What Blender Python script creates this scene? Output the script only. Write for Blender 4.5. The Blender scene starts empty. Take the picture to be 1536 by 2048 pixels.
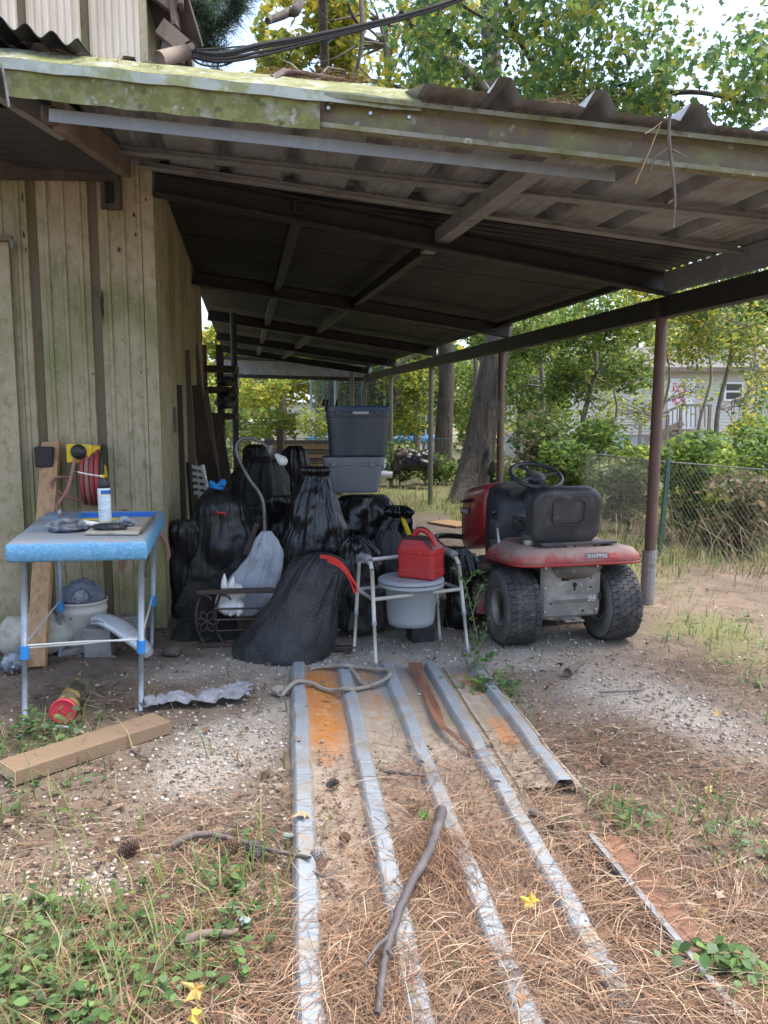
import bpy, math, random
import numpy as np
from mathutils import Vector, Matrix, Euler

# ------------------------------------------------------------------ scene, camera, light
SC = bpy.context.scene
COL = SC.collection
F_PX, HZ, CAM_H = 1538.0, 840.0, 1.45
PITCH = math.atan((1024 - HZ) / F_PX)
cam_d = bpy.data.cameras.new('camera')
cam = bpy.data.objects.new('camera', cam_d)
COL.objects.link(cam)
cam.location = (0, 0, CAM_H)
cam.rotation_euler = (math.pi / 2 - PITCH, 0, 0)
cam_d.sensor_fit = 'VERTICAL'
cam_d.angle_y = 2 * math.atan(1024 / F_PX)
cam_d.clip_start, cam_d.clip_end = 0.05, 1000
SC.camera = cam

SUN_EL, SUN_AZ = math.radians(70), math.radians(78)      # ahead, behind the trees
world = bpy.data.worlds.new('World')
SC.world = world
world.use_nodes = True
wn = world.node_tree
bg = wn.nodes['Background']
sky = wn.nodes.new('ShaderNodeTexSky')
sky.sky_type = 'NISHITA'
sky.sun_disc = False
sky.sun_elevation = SUN_EL
sky.sun_rotation = SUN_AZ
sky.air_density, sky.dust_density, sky.ozone_density = 1.0, 4.0, 1.0
wn.links.new(sky.outputs[0], bg.inputs[0])
bg.inputs[1].default_value = 0.15
sun_d = bpy.data.lights.new('sun', 'SUN')
sun_d.energy = 1.25
sun_d.angle = math.radians(45)
sun_d.color = (1.0, 0.97, 0.92)
sun = bpy.data.objects.new('sun', sun_d)
COL.objects.link(sun)
sdir = Vector((math.sin(SUN_AZ) * math.cos(SUN_EL), math.cos(SUN_AZ) * math.cos(SUN_EL), math.sin(SUN_EL)))
sun.rotation_euler = sdir.to_track_quat('Z', 'Y').to_euler()
sun.location = sdir * 60
SC.view_settings.view_transform = 'Standard'
SC.view_settings.look = 'None'
SC.view_settings.gamma = 1
SC.view_settings.exposure = 1.78
SC.render.engine = 'CYCLES'
SC.cycles.max_bounces = 6
SC.cycles.diffuse_bounces = 4
SC.cycles.transparent_max_bounces = 8
SC.cycles.use_denoising = True

# ------------------------------------------------------------------ pixel helpers (pixel = direction, distance from what it touches)
A3 = lambda *p: np.array(p, dtype=float)
CP = A3(0, 0, CAM_H)
def ray(u, v):
    x, y = (u - 768) / F_PX, (1024 - v) / F_PX
    return A3(x, math.cos(PITCH) + y * math.sin(PITCH), -math.sin(PITCH) + y * math.cos(PITCH))
def G(u, v, z=0.0):
    d = ray(u, v); return CP + d * ((z - CAM_H) / d[2])
def D(u, v, Y):
    d = ray(u, v); return CP + d * (Y / d[1])
CORNER, POST0 = G(333, 1260), G(1295, 1203)
RA, RB = D(325, 345, CORNER[1]), D(1330, 548, POST0[1])
DD = ray(490, 812); DD /= np.linalg.norm(DD)               # carport depth direction
DH = A3(DD[0], DD[1], 0); DH /= np.linalg.norm(DH)
EH = A3(POST0[0] - CORNER[0], POST0[1] - CORNER[1], 0); EH /= np.linalg.norm(EH)
RN = np.cross(RB - RA, DD); RN /= np.linalg.norm(RN)
def zr(x, y): return RA[2] - (RN[0] * (x - RA[0]) + RN[1] * (y - RA[1])) / RN[2]
def RP(u, v):
    d = ray(u, v); return CP + d * (np.dot(RA - CP, RN) / np.dot(d, RN))
def lat(x0, y0, y): return x0 + DH[0] / DH[1] * (y - y0)     # x on the depth line through (x0, y0)

# ------------------------------------------------------------------ numpy noise
def _h(ix, iy, iz, s):
    with np.errstate(over='ignore'):
        n = (ix.astype(np.int64) * 374761393 + iy.astype(np.int64) * 668265263 + iz.astype(np.int64) * 2147483647 + s * 1274126177) & 0xFFFFFFFF
        n = ((n ^ (n >> 13)) * 1274126177) & 0xFFFFFFFF
        n = ((n ^ (n >> 16)) * 2246822519) & 0xFFFFFFFF
    return ((n ^ (n >> 15)) & 0xFFFF) / 65535.0
def vn(P, s=0):
    P = np.asarray(P, float); i = np.floor(P); f = P - i; f = f * f * (3 - 2 * f); i = i.astype(np.int64)
    r = 0
    for dx in (0, 1):
        for dy in (0, 1):
            for dz in (0, 1):
                w = (f[..., 0] if dx else 1 - f[..., 0]) * (f[..., 1] if dy else 1 - f[..., 1]) * (f[..., 2] if dz else 1 - f[..., 2])
                r = r + w * _h(i[..., 0] + dx, i[..., 1] + dy, i[..., 2] + dz, s)
    return r
def fbm(P, o=4, s=0):
    P = np.asarray(P, float); r = 0; a = .5; t = 0
    for k in range(o):
        r = r + a * vn(P * 2 ** k, s + k); t += a; a *= .5
    return r / t
def fb2(x, y, sc, o=4, s=0):
    x, y = np.broadcast_arrays(np.asarray(x, float), np.asarray(y, float))
    return fbm(np.stack([x * sc, y * sc, np.zeros_like(x)], -1), o, s)

def worley(P, s=0):
    P = np.asarray(P, float); i = np.floor(P).astype(np.int64); best = np.full(P.shape[:-1], 9.0)
    for dx in (-1, 0, 1):
        for dy in (-1, 0, 1):
            for dz in (-1, 0, 1):
                c = i + np.array([dx, dy, dz]); q = np.stack([c[..., k] + _h(c[..., 0], c[..., 1], c[..., 2], s + 5 * k) for k in range(3)], -1)
                best = np.minimum(best, np.linalg.norm(P - q, axis=-1))
    return best
# ------------------------------------------------------------------ object helpers
ORI = {}
def _props(o, label=None, cat=None, group=None, kind=None):
    for k, val in (('label', label), ('category', cat), ('group', group), ('kind', kind)):
        if val: o[k] = val
def thing(name, label, cat, loc, group=None):
    o = bpy.data.objects.new(name, None); COL.objects.link(o)
    o.location = loc; o.empty_display_size = .1
    ORI[o] = A3(*loc); _props(o, label, cat, group)
    return o
def mesh_obj(name, V, Fc, m, parent=None, label=None, cat=None, group=None, kind=None, smooth=False, bevel=0, col=None, org=None, attr=None, seg=2):
    V = np.asarray(V, float)
    if parent is not None: off = ORI[parent]
    elif org is not None: off = A3(*org)
    else: off = A3((V[:, 0].min() + V[:, 0].max()) / 2, (V[:, 1].min() + V[:, 1].max()) / 2, V[:, 2].min())
    me = bpy.data.meshes.new(name)
    L = V - off
    if isinstance(Fc, np.ndarray):
        n, k = Fc.shape
        me.vertices.add(len(L)); me.vertices.foreach_set('co', L.ravel())
        me.loops.add(n * k); me.loops.foreach_set('vertex_index', Fc.ravel().astype(np.int32))
        me.polygons.add(n)
        me.polygons.foreach_set('loop_start', np.arange(0, n * k, k, dtype=np.int32))
        me.polygons.foreach_set('loop_total', np.full(n, k, dtype=np.int32))
        me.update(calc_edges=True)
    else:
        me.from_pydata([tuple(p) for p in L], [], Fc); me.update()
    if smooth: me.polygons.foreach_set('use_smooth', np.ones(len(me.polygons), dtype=bool))
    if col is not None:
        ca = me.color_attributes.new('col', 'FLOAT_COLOR', 'POINT')
        c4 = np.ones((len(L), 4)); c4[:, :3] = col; ca.data.foreach_set('color', c4.ravel())
    for an, av in (attr or {}).items():
        at = me.attributes.new(an, 'FLOAT', 'POINT'); at.data.foreach_set('value', np.asarray(av, float))
    me.materials.append(m)
    o = bpy.data.objects.new(name, me); COL.objects.link(o)
    if parent is not None:
        o.parent = parent; ORI[o] = off
    else:
        o.location = off; ORI[o] = off
    _props(o, label, cat, group, kind)
    if bevel:
        b = o.modifiers.new('bevel', 'BEVEL'); b.width = bevel; b.segments = seg; b.limit_method = 'ANGLE'; b.angle_limit = math.radians(40)
    return o
def frame(t, up=(0, 0, 1)):
    t = t / (np.linalg.norm(t) + 1e-12); u = A3(*up)
    if abs(np.dot(t, u)) > .98: u = A3(1, 0, 0)
    s = np.cross(t, u); s /= np.linalg.norm(s)
    return t, s, np.cross(s, t)
class MB:
    def __init__(self, M=None): self.v = []; self.f = []; self.M = M
    def add(self, V, Fc):
        b = len(self.v)
        if self.M is not None:
            R = np.array(self.M.to_3x3()); T = np.array(self.M.translation)
            V = np.asarray(V, float) @ R.T + T
        self.v.extend(tuple(map(float, p)) for p in V); self.f.extend(tuple(i + b for i in q) for q in Fc); return self
    def box(s, c, d, rot=None):
        V = np.array([[x, y, z] for x in (-.5, .5) for y in (-.5, .5) for z in (-.5, .5)]) * np.asarray(d, float)
        if rot is not None: V = V @ np.array(Euler(rot).to_matrix()).T
        return s.add(V + np.asarray(c, float), [(0, 1, 3, 2), (4, 6, 7, 5), (0, 4, 5, 1), (2, 3, 7, 6), (0, 2, 6, 4), (1, 5, 7, 3)])
    def beam(s, a, b, w, h, up=(0, 0, 1)):
        a, b = np.asarray(a, float), np.asarray(b, float); t, sd, u = frame(b - a, up)
        V = [p + sd * x + u * z for p in (a, b) for x, z in ((-w / 2, -h / 2), (w / 2, -h / 2), (w / 2, h / 2), (-w / 2, h / 2))]
        return s.add(V, [(3, 2, 1, 0), (4, 5, 6, 7), (0, 1, 5, 4), (1, 2, 6, 5), (2, 3, 7, 6), (3, 0, 4, 7)])
    def channel(s, a, b, poly, up=(0, 0, 1)):                   # polygon (side, up) swept from a to b
        a, b = np.asarray(a, float), np.asarray(b, float); t, sd, u = frame(b - a, up); n = len(poly)
        V = [p + sd * x + u * z for p in (a, b) for x, z in poly]
        Fc = [(i, (i + 1) % n, n + (i + 1) % n, n + i) for i in range(n)] + [tuple(range(n))[::-1], tuple(range(n, 2 * n))]
        return s.add(V, Fc)
    def tube(s, pts, r, n=8, caps=True):
        pts = [np.asarray(p, float) for p in pts]; k = len(pts); rs = r if hasattr(r, '__len__') else [r] * k
        V = []; sd = None
        for i, p in enumerate(pts):
            t = pts[min(i + 1, k - 1)] - pts[max(i - 1, 0)]; t /= np.linalg.norm(t) + 1e-12
            if sd is None: _, sd, u = frame(t)
            sd = sd - t * np.dot(sd, t); sd /= np.linalg.norm(sd) + 1e-12; u = np.cross(sd, t)
            for j in range(n):
                a = 2 * math.pi * j / n; V.append(p + (sd * math.cos(a) + u * math.sin(a)) * rs[i])
        Fc = [(i * n + j, i * n + (j + 1) % n, (i + 1) * n + (j + 1) % n, (i + 1) * n + j) for i in range(k - 1) for j in range(n)]
        if caps: Fc += [tuple(range(n)), tuple(range((k - 1) * n, k * n))[::-1]]
        return s.add(V, Fc)
    def ring(s, c, R, r, M=None, n=28, m=8):
        V = []; Fc = []
        for i in range(n):
            a = 2 * math.pi * i / n
            for j in range(m):
                b = 2 * math.pi * j / m; q = R + r * math.cos(b); V.append((q * math.cos(a), q * math.sin(a), r * math.sin(b)))
        for i in range(n):
            for j in range(m): Fc.append((i * m + j, ((i + 1) % n) * m + j, ((i + 1) % n) * m + (j + 1) % m, i * m + (j + 1) % m))
        V = np.array(V)
        if M is not None: V = V @ np.array(M.to_3x3()).T
        return s.add(V + np.asarray(c, float), Fc)
    def lathe(s, prof, n=24, M=None, c=(0, 0, 0), cap=True):
        V = []; k = len(prof)
        for r, z in prof:
            for j in range(n):
                a = 2 * math.pi * j / n; V.append((r * math.cos(a), r * math.sin(a), z))
        Fc = [(i * n + j, i * n + (j + 1) % n, (i + 1) * n + (j + 1) % n, (i + 1) * n + j) for i in range(k - 1) for j in range(n)]
        if cap: Fc += [tuple(range(n))[::-1], tuple(range((k - 1) * n, k * n))]
        V = np.array(V)
        if M is not None: V = V @ np.array(M.to_3x3()).T
        return s.add(V + np.asarray(c, float), Fc)
    def loft(s, secs, cap=True):
        secs = [np.asarray(q, float) for q in secs]; n = len(secs[0]); V = np.concatenate(secs)
        Fc = [(i * n + j, i * n + (j + 1) % n, (i + 1) * n + (j + 1) % n, (i + 1) * n + j) for i in range(len(secs) - 1) for j in range(n)]
        if cap: Fc += [tuple(range(n))[::-1], tuple(range((len(secs) - 1) * n, len(secs) * n))]
        return s.add(V, Fc)
    def sheet(s, Gd):                                           # grid (nu, nv, 3)
        nu, nv = Gd.shape[:2]
        Fc = [(i * nv + j, (i + 1) * nv + j, (i + 1) * nv + j + 1, i * nv + j + 1) for i in range(nu - 1) for j in range(nv - 1)]
        return s.add(Gd.reshape(-1, 3), Fc)
    def build(s, name, m, parent=None, solid=0, **k):
        o = mesh_obj(name, np.array(s.v), s.f, m, parent, **k)
        if solid:
            q = o.modifiers.new('solid', 'SOLIDIFY'); q.thickness = solid; q.offset = 0
        return o
def rrect(w, h, r, n=5):                                        # rounded rectangle outline
    P = []
    for cx, cy, a0 in ((w / 2 - r, h / 2 - r, 0), (-w / 2 + r, h / 2 - r, 90), (-w / 2 + r, -h / 2 + r, 180), (w / 2 - r, -h / 2 + r, 270)):
        for i in range(n + 1):
            a = math.radians(a0 + 90 * i / n); P.append((cx + r * math.cos(a), cy + r * math.sin(a)))
    return P
def spline(pts, n=8):                                           # Catmull-Rom
    P = [np.asarray(p, float) for p in pts]; P = [2 * P[0] - P[1]] + P + [2 * P[-1] - P[-2]]; out = []
    for i in range(1, len(P) - 2):
        for j in range(n):
            t = j / n; a, b, c, d = P[i - 1:i + 3]
            out.append(.5 * ((2 * b) + (c - a) * t + (2 * a - 5 * b + 4 * c - d) * t * t + (3 * b - a - 3 * c + d) * t ** 3))
    return out + [P[-2]]

# ------------------------------------------------------------------ materials
MATS = {}
def mat(name, base, rough=.7, metal=0, layers=(), bump=(), spec=.5, attr=None, trans=0, dust=None, coat=0, alpha=1, rlayer=None):
    """layers: (colour, scale, lo, hi, stretch); bump: (kind, scale, strength, stretch); dust: (colour, lo, hi) on upward faces"""
    m = bpy.data.materials.new(name); m.use_nodes = True; t = m.node_tree; N = t.nodes; LK = t.links.new
    bs = N['Principled BSDF']; out = N['Material Output']
    tc = N.new('ShaderNodeTexCoord')
    def coords(st):
        if tuple(st) == (1, 1, 1): return tc.outputs['Object']
        mp = N.new('ShaderNodeMapping'); mp.inputs['Scale'].default_value = st; LK(tc.outputs['Object'], mp.inputs[0]); return mp.outputs[0]
    def noise(sc, st, det=5):
        n = N.new('ShaderNodeTexNoise'); n.inputs['Scale'].default_value = sc; n.inputs['Detail'].default_value = det; n.inputs['Roughness'].default_value = .62
        LK(coords(st), n.inputs['Vector']); return n.outputs[0]
    def ramp(src, lo, hi):
        r = N.new('ShaderNodeMapRange'); r.inputs[1].default_value = lo; r.inputs[2].default_value = hi; LK(src, r.inputs[0]); return r.outputs[0]
    def mix(f, a, b, mode='MIX'):
        x = N.new('ShaderNodeMix'); x.data_type = 'RGBA'; x.blend_type = mode
        for i, q in ((0, f), (6, a), (7, b)):
            if isinstance(q, (int, float)): x.inputs[i].default_value = q
            elif isinstance(q, tuple): x.inputs[i].default_value = (*q, 1)
            else: LK(q, x.inputs[i])
        return x.outputs[2]
    cur = tuple(base)
    if attr == 'col':
        at = N.new('ShaderNodeVertexColor'); at.layer_name = 'col'; cur = at.outputs[0]
    for L in layers:
        c, sc, lo, hi = L[:4]; st = L[4] if len(L) > 4 else (1, 1, 1)
        if isinstance(sc, str):
            a = N.new('ShaderNodeAttribute'); a.attribute_name = sc
            nz = noise(lo[0], st); ad = N.new('ShaderNodeMath'); ad.operation = 'ADD'; LK(a.outputs['Fac'], ad.inputs[0])
            sb = N.new('ShaderNodeMath'); sb.operation = 'MULTIPLY_ADD'; LK(nz, sb.inputs[0]); sb.inputs[1].default_value = lo[1]; sb.inputs[2].default_value = -lo[1] / 2
            LK(sb.outputs[0], ad.inputs[1]); f = ramp(ad.outputs[0], *hi)
        else: f = ramp(noise(sc, st), lo, hi)
        cur = mix(f, cur, tuple(c))
    if dust:
        ge = N.new('ShaderNodeNewGeometry'); sp = N.new('ShaderNodeSeparateXYZ'); LK(ge.outputs['Normal'], sp.inputs[0])
        n1 = noise(14, (1, 1, 1)); ad = N.new('ShaderNodeMath'); ad.operation = 'MULTIPLY_ADD'; LK(n1, ad.inputs[0]); ad.inputs[1].default_value = .8; LK(sp.outputs[2], ad.inputs[2])
        cur = mix(ramp(ad.outputs[0], dust[1] + .4, dust[2] + .4), cur, tuple(dust[0]))
    if isinstance(cur, tuple): bs.inputs['Base Color'].default_value = (*cur, 1)
    else: LK(cur, bs.inputs['Base Color'])
    bs.inputs['Roughness'].default_value = rough; bs.inputs['Metallic'].default_value = metal
    bs.inputs['Specular IOR Level'].default_value = spec; bs.inputs['Coat Weight'].default_value = coat
    bs.inputs['Alpha'].default_value = alpha
    if rlayer:
        LKr = ramp(noise(rlayer[0], (1, 1, 1)), .3, .7); r2 = N.new('ShaderNodeMapRange'); r2.inputs[3].default_value = rlayer[1]; r2.inputs[4].default_value = rlayer[2]
        LK(LKr, r2.inputs[0]); LK(r2.outputs[0], bs.inputs['Roughness'])
    prev = None
    for b in bump:
        kind, sc, st = b[:3]; sx = b[3] if len(b) > 3 else (1, 1, 1)
        if kind == 'noise': h = noise(sc, sx, 6)
        else:
            vo = N.new('ShaderNodeTexVoronoi'); vo.inputs['Scale'].default_value = sc; LK(coords(sx), vo.inputs['Vector'])
            if kind == 'edge': vo.feature = 'DISTANCE_TO_EDGE'
            h = ramp(vo.outputs['Distance'], 0, .3 if kind == 'edge' else .8)
        bp = N.new('ShaderNodeBump'); bp.inputs['Strength'].default_value = st; bp.inputs['Distance'].default_value = b[4] if len(b) > 4 else .01
        LK(h, bp.inputs['Height'])
        if prev: LK(prev, bp.inputs['Normal'])
        prev = bp.outputs[0]
    if prev: LK(prev, bs.inputs['Normal'])
    if trans:
        tl = N.new('ShaderNodeBsdfTranslucent'); ms = N.new('ShaderNodeMixShader'); ms.inputs[0].default_value = trans
        if isinstance(cur, tuple): tl.inputs[0].default_value = (*cur, 1)
        else: LK(cur, tl.inputs[0])
        LK(bs.outputs[0], ms.inputs[1]); LK(tl.outputs[0], ms.inputs[2]); LK(ms.outputs[0], out.inputs[0])
    MATS[name] = m
    return m
ST = lambda k: (k, k, .12)
ALG, BRN, DIRT = (.16, .17, .045), (.12, .075, .04), (.17, .12, .075)
m_wall = mat('shed siding', (.40, .34, .225), .5, layers=[((.31, .26, .16), .9, .42, .66, (1, 1, .8)), ((.19, .19, .07), 1.7, .46, .62, (1, 1, .7)), ((.23, .22, .10), 24, .50, .66, (1, 1, .5)), ((.12, .115, .045), 9, .62, .74, (1.6, 1.6, .35)), ((.17, .11, .06), 30, .70, .76, (1, 1, .6)), ((.46, .41, .32), 60, .58, .74, (1, 1, .8)), ((.08, .06, .04), 48, .68, .74, (1, 1, .8))], bump=[('noise', 60, .1)])
m_wall2 = mat('upper siding', (.60, .53, .42), .7, layers=[((.46, .39, .29), 4, .4, .7, (3, 3, .3)), ((.34, .25, .15), 16, .60, .78, (5, 5, .1))], bump=[('noise', 60, .2)])
m_groove = mat('siding groove', (.15, .115, .075), .8, layers=[((.11, .115, .04), 6, .50, .68, (2, 2, .3)), ((.07, .045, .025), 9, .58, .7, (1, 1, .3))])  # stained strip, base kept dark to paint in shade beside the siding ribs
m_moss = mat('mossy flashing', (.31, .33, .28), .8, layers=[((.14, .15, .045), 6, .36, .50), ((.21, .215, .08), 19, .46, .60), ((.08, .08, .03), 11, .58, .68), ((.36, .36, .33), 13, .62, .68), ((.50, .51, .46), 40, .67, .72)], bump=[('noise', 70, .3)])
m_mint = mat('weathered flashing', (.29, .335, .30), .7, layers=[((.20, .22, .10), 7, .46, .60), ((.37, .42, .39), 18, .55, .75), ((.20, .20, .10), 22, .62, .74)])
m_cpur = mat('algae stained purlin', (.22, .22, .165), .65, layers=[((.15, .155, .055), 7, .42, .58, (1, 1, 1)), ((.10, .075, .05), 17, .56, .68), ((.20, .12, .08), 9, .55, .75, (.6, 3, 3)), ((.50, .47, .44), 14, .62, .72)], bump=[('noise', 60, .2)])
m_cpurd = mat('stained purlin web', (.16, .12, .085), .7, layers=[((.20, .20, .08), 6, .45, .65), ((.36, .33, .30), 10, .62, .72)], bump=[('noise', 60, .2)])
m_galv = mat('galvanised steel', (.22, .235, .24), .6, .2, layers=[((.30, .30, .29), 9, .5, .72), ((.22, .14, .09), 14, .66, .78)], bump=[('noise', 40, .1)])
m_galvd = mat('dull galvanised steel', (.25, .25, .245), .55, .2, layers=[((.15, .12, .10), 9, .52, .68, (.6, .6, 2)), ((.36, .36, .35), 20, .6, .75)], bump=[('noise', 40, .15)])
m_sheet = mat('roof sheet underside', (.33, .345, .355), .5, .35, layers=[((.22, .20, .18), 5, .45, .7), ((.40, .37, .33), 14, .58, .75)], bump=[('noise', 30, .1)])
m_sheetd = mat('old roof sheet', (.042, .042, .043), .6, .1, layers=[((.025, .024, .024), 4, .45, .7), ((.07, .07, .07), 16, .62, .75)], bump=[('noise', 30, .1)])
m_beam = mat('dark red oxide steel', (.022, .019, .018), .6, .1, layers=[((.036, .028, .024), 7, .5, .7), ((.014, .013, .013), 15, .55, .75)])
m_post = mat('rusty pipe', (.12, .075, .06), .62, .15, layers=[((.18, .10, .07), 8, .5, .7, (1, 1, .4)), ((.28, .28, .27), 6, .60, .68, (1, 1, .3)), ((.06, .04, .03), 20, .6, .7)], bump=[('noise', 50, .25)])
m_postg = mat('greenish pipe', (.17, .16, .13), .6, .2, layers=[((.15, .17, .08), 6, .48, .66, (1, 1, .3)), ((.23, .14, .10), 9, .55, .7, (1, 1, .3))], bump=[('noise', 50, .2)])
m_oldwood = mat('grey weathered wood', (.17, .13, .10), .85, layers=[((.10, .075, .055), 8, .45, .7, (1, 1, .15)), ((.26, .22, .18), 18, .6, .75)], bump=[('noise', 30, .3, (1, 1, .1))])
m_darkwood = mat('dark timber', (.07, .055, .045), .85, layers=[((.12, .095, .075), 9, .5, .7, (1, 1, .2))], bump=[('noise', 30, .3, (1, 1, .1))])
m_bolt = mat('zinc bolt', (.5, .52, .55), .35, .8)
m_black = mat('black paint', (.018, .018, .019), .5)
m_white = mat('white plastic', (.72, .72, .70), .5, layers=[((.5, .48, .43), 12, .58, .75)])
# ------------------------------------------------------------------ ground
def blobs(L):
    out = []
    for u, v, ru, rv, w in L:
        c = G(u, v); rx = ru * c[1] / F_PX; ry = max(.05, (G(u, v - rv)[1] - G(u, v + rv)[1]) / 2); out.append((c[0], c[1], rx, ry, w))
    return out
def field(B, x, y):
    r = np.zeros_like(np.asarray(x, float))
    for cx, cy, rx, ry, w in B: r = r + w * np.exp(-(((x - cx) / rx) ** 2 + ((y - cy) / ry) ** 2))
    return r
GRV = blobs([(480, 1340, 150, 40, 1.1), (760, 1290, 200, 40, 1.2), (1000, 1320, 130, 30, .8), (470, 1470, 110, 50, .85), (560, 1430, 60, 60, .7), (380, 1545, 90, 40, .8),
             (190, 1770, 60, 40, 1.0), (140, 1710, 60, 30, .6), (1230, 1370, 150, 50, .65), (1360, 1430, 140, 45, .6), (1470, 1500, 90, 40, .55), (860, 1150, 250, 60, .9), (840, 1050, 120, 30, .5), (1120, 1280, 120, 30, 1.), (330, 1340, 60, 20, .4), (1250, 1420, 330, 110, .28), (450, 1500, 220, 120, .35), (700, 1330, 300, 60, .5)])
GRN = blobs([(60, 1900, 160, 120, .9), (260, 1960, 160, 100, .9), (440, 1850, 110, 100, .6), (90, 1600, 110, 70, .45), (80, 1470, 110, 45, .9), (470, 1720, 90, 60, .4), (1430, 1260, 150, 45, .9), (1500, 1330, 80, 40, .7),
             (1200, 1640, 110, 50, .7), (1460, 1680, 100, 90, .5), (1480, 2000, 80, 60, .8), (980, 1370, 50, 50, .8), (930, 1290, 60, 30, .5), (860, 1880, 80, 60, .35), (450, 1500, 80, 30, .35), (1330, 1170, 70, 60, .5), (960, 2000, 120, 50, .3)])
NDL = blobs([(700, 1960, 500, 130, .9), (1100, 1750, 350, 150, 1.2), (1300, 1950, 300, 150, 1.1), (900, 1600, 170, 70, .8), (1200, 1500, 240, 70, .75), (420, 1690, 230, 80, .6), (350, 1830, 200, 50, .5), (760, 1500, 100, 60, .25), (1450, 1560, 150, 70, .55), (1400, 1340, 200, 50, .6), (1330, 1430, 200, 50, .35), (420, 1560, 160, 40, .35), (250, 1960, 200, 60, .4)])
def m_gravel(x, y):
    g = field(GRV, x, y) * np.clip(-.1 + 2.2 * fb2(x, y, 2.6, 5, 3), .15, 1.7)
    return np.clip(g, 0, 1.2)
def m_green(x, y):
    far = np.clip((y - 6.6) / 2, 0, 1) * np.clip(.45 + 1.6 * (fb2(x, y, .5, 3, 9) - .3), 0, 1) * np.where((x < lat(1.9, 6, y)) & (y < 12), .05, 1)
    return np.clip(field(GRN, x, y) * (.3 + 1.4 * fb2(x, y, 1.7, 4, 5)) + far, 0, 1.2)
def gz(x, y): return (fb2(x, y, 1.3, 4, 1) - .62) * .04
def axis(lo, hi, dlo, dhi, step, grow=1.22):
    a = list(np.arange(dlo, dhi + 1e-6, step)); s = step
    while a[-1] < hi: s *= grow; a.append(a[-1] + s)
    s = step
    while a[0] > lo: s *= grow; a.insert(0, a[0] - s)
    return np.array(a)
gx, gy = axis(-260, 260, -3.2, 4.2, .045), axis(-60, 400, .8, 7.5, .045)
X, Y = np.meshgrid(gx, gy, indexing='ij')
Zg = gz(X, Y)
nu, nv = X.shape
ii = (np.arange(nu - 1)[:, None] * nv + np.arange(nv - 1)[None]).ravel()
m_ground = mat('yard earth', (.165, .123, .088), .92, layers=[((.21, .16, .11), 9, .42, .7), ((.085, .057, .038), 3.2, .5, .72), ((.23, .195, .16), 'gravel', (9, 1.1), (.10, .9)), ((.20, .155, .115), 'gravel', (40, 1.5), (.75, 1.25)), ((.40, .36, .31), 'gravel', (130, 1.6), (.6, 1.3)),
               ((.15, .155, .055), 'green', (9, .8), (.45, 1.0)), ((.075, .052, .037), 'mould_shade', (7, .9), (.25, .8)), ((.25, .16, .09), 70, .60, .76), ((.06, .04, .03), 120, .62, .75)], bump=[('noise', 45, .6, (1, 1, 1), .02), ('noise', 220, .5, (1, 1, 1), .006)])
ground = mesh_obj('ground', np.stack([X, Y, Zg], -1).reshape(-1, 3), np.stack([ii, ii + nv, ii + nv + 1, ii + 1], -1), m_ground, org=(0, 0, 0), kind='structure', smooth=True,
                  attr={'gravel': m_gravel(X, Y).ravel(), 'green': m_green(X, Y).ravel(), 'mould_shade': np.clip(field(NDL, X, Y) - .6 * m_gravel(X, Y), 0, 1).ravel()})  # earth under the needles: leaf mould tone that paints in shade between them

# ------------------------------------------------------------------ metal shed
wall_dir = EH.copy()
wall_n = A3(EH[1], -EH[0], 0)                                  # towards the yard
side_n = A3(DH[1], -DH[0], 0)                                  # towards the carport
def ribbed(origin, along, out, s0, s1, z0, z1f, rib=.009, nper=9, depth=0):
    """one siding panel: minor ribs between s0 and s1, vertical, top height z1f(s)"""
    W = s1 - s0; pr = [(0, -.03), (.006, -.03), (.014, 0)]
    for k in range(nper):
        c = .014 + (W - .028) * (k + .5) / nper; pr += [(c - .017, 0), (c - .010, rib), (c + .010, rib), (c + .017, 0)]
    pr += [(W - .014, 0), (W - .006, -.03), (W, -.03)]; rows = []
    for q, o in pr:
        p = origin + along * (s0 + q) + out * (o + depth); zt = z1f(s0 + q); rows.append([p + A3(0, 0, z) for z in (z0, z0 + (zt - z0) * .5, zt)])
    return np.array(rows)
shed = thing('metal_shed', 'tall beige ribbed metal shed with algae streaks, left of the carport', 'shed', (CORNER[0] - 1, CORNER[1] - .2, 0))
PW = .365
rake = lambda s: 4.32 + (-s) * .75                             # gable slope, s measured from the corner
for k in range(12):
    s1 = -.02 - k * PW; s0 = s1 - PW + .034
    jit = .004 * math.sin(k * 7)
    MB().sheet(ribbed(CORNER, wall_dir, wall_n, s0, s1, .02 + .02 * abs(math.sin(k * 3)), lambda s: 3.17, .011, 3, jit)).build('siding_panel', m_wall, shed)
    MB().beam(CORNER + wall_dir * (s0 - .023) + wall_n * -.022 + A3(0, 0, .03), CORNER + wall_dir * (s0 - .023) + wall_n * -.022 + A3(0, 0, 3.17), .075, .01, wall_n).build('siding_groove', m_groove, shed)
    MB().sheet(ribbed(CORNER, wall_dir, wall_n, s0, s1, 3.175, rake, .006, 7, .006 + jit)).build('siding_panel', m_wall2, shed)
    MB().beam(CORNER + wall_dir * (s0 - .023) + wall_n * -.02 + A3(0, 0, 3.18), CORNER + wall_dir * (s0 - .023) + wall_n * -.02 + A3(0, 0, rake(s0)), .07, .01, wall_n).build('siding_groove', m_groove, shed)
for k in range(16):                                            # the long side inside the carport
    s0 = .02 + k * PW; s1 = s0 + PW - .045
    MB().sheet(ribbed(CORNER, DH, side_n, s0, s1, .03, lambda s: 4.3, .004, 4)).build('siding_panel', m_wall, shed)
    MB().beam(CORNER + DH * (s1 + .022) + side_n * -.02 + A3(0, 0, .03), CORNER + DH * (s1 + .022) + side_n * -.02 + A3(0, 0, 4.3), .07, .01, side_n).build('siding_groove', m_groove, shed)
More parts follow.
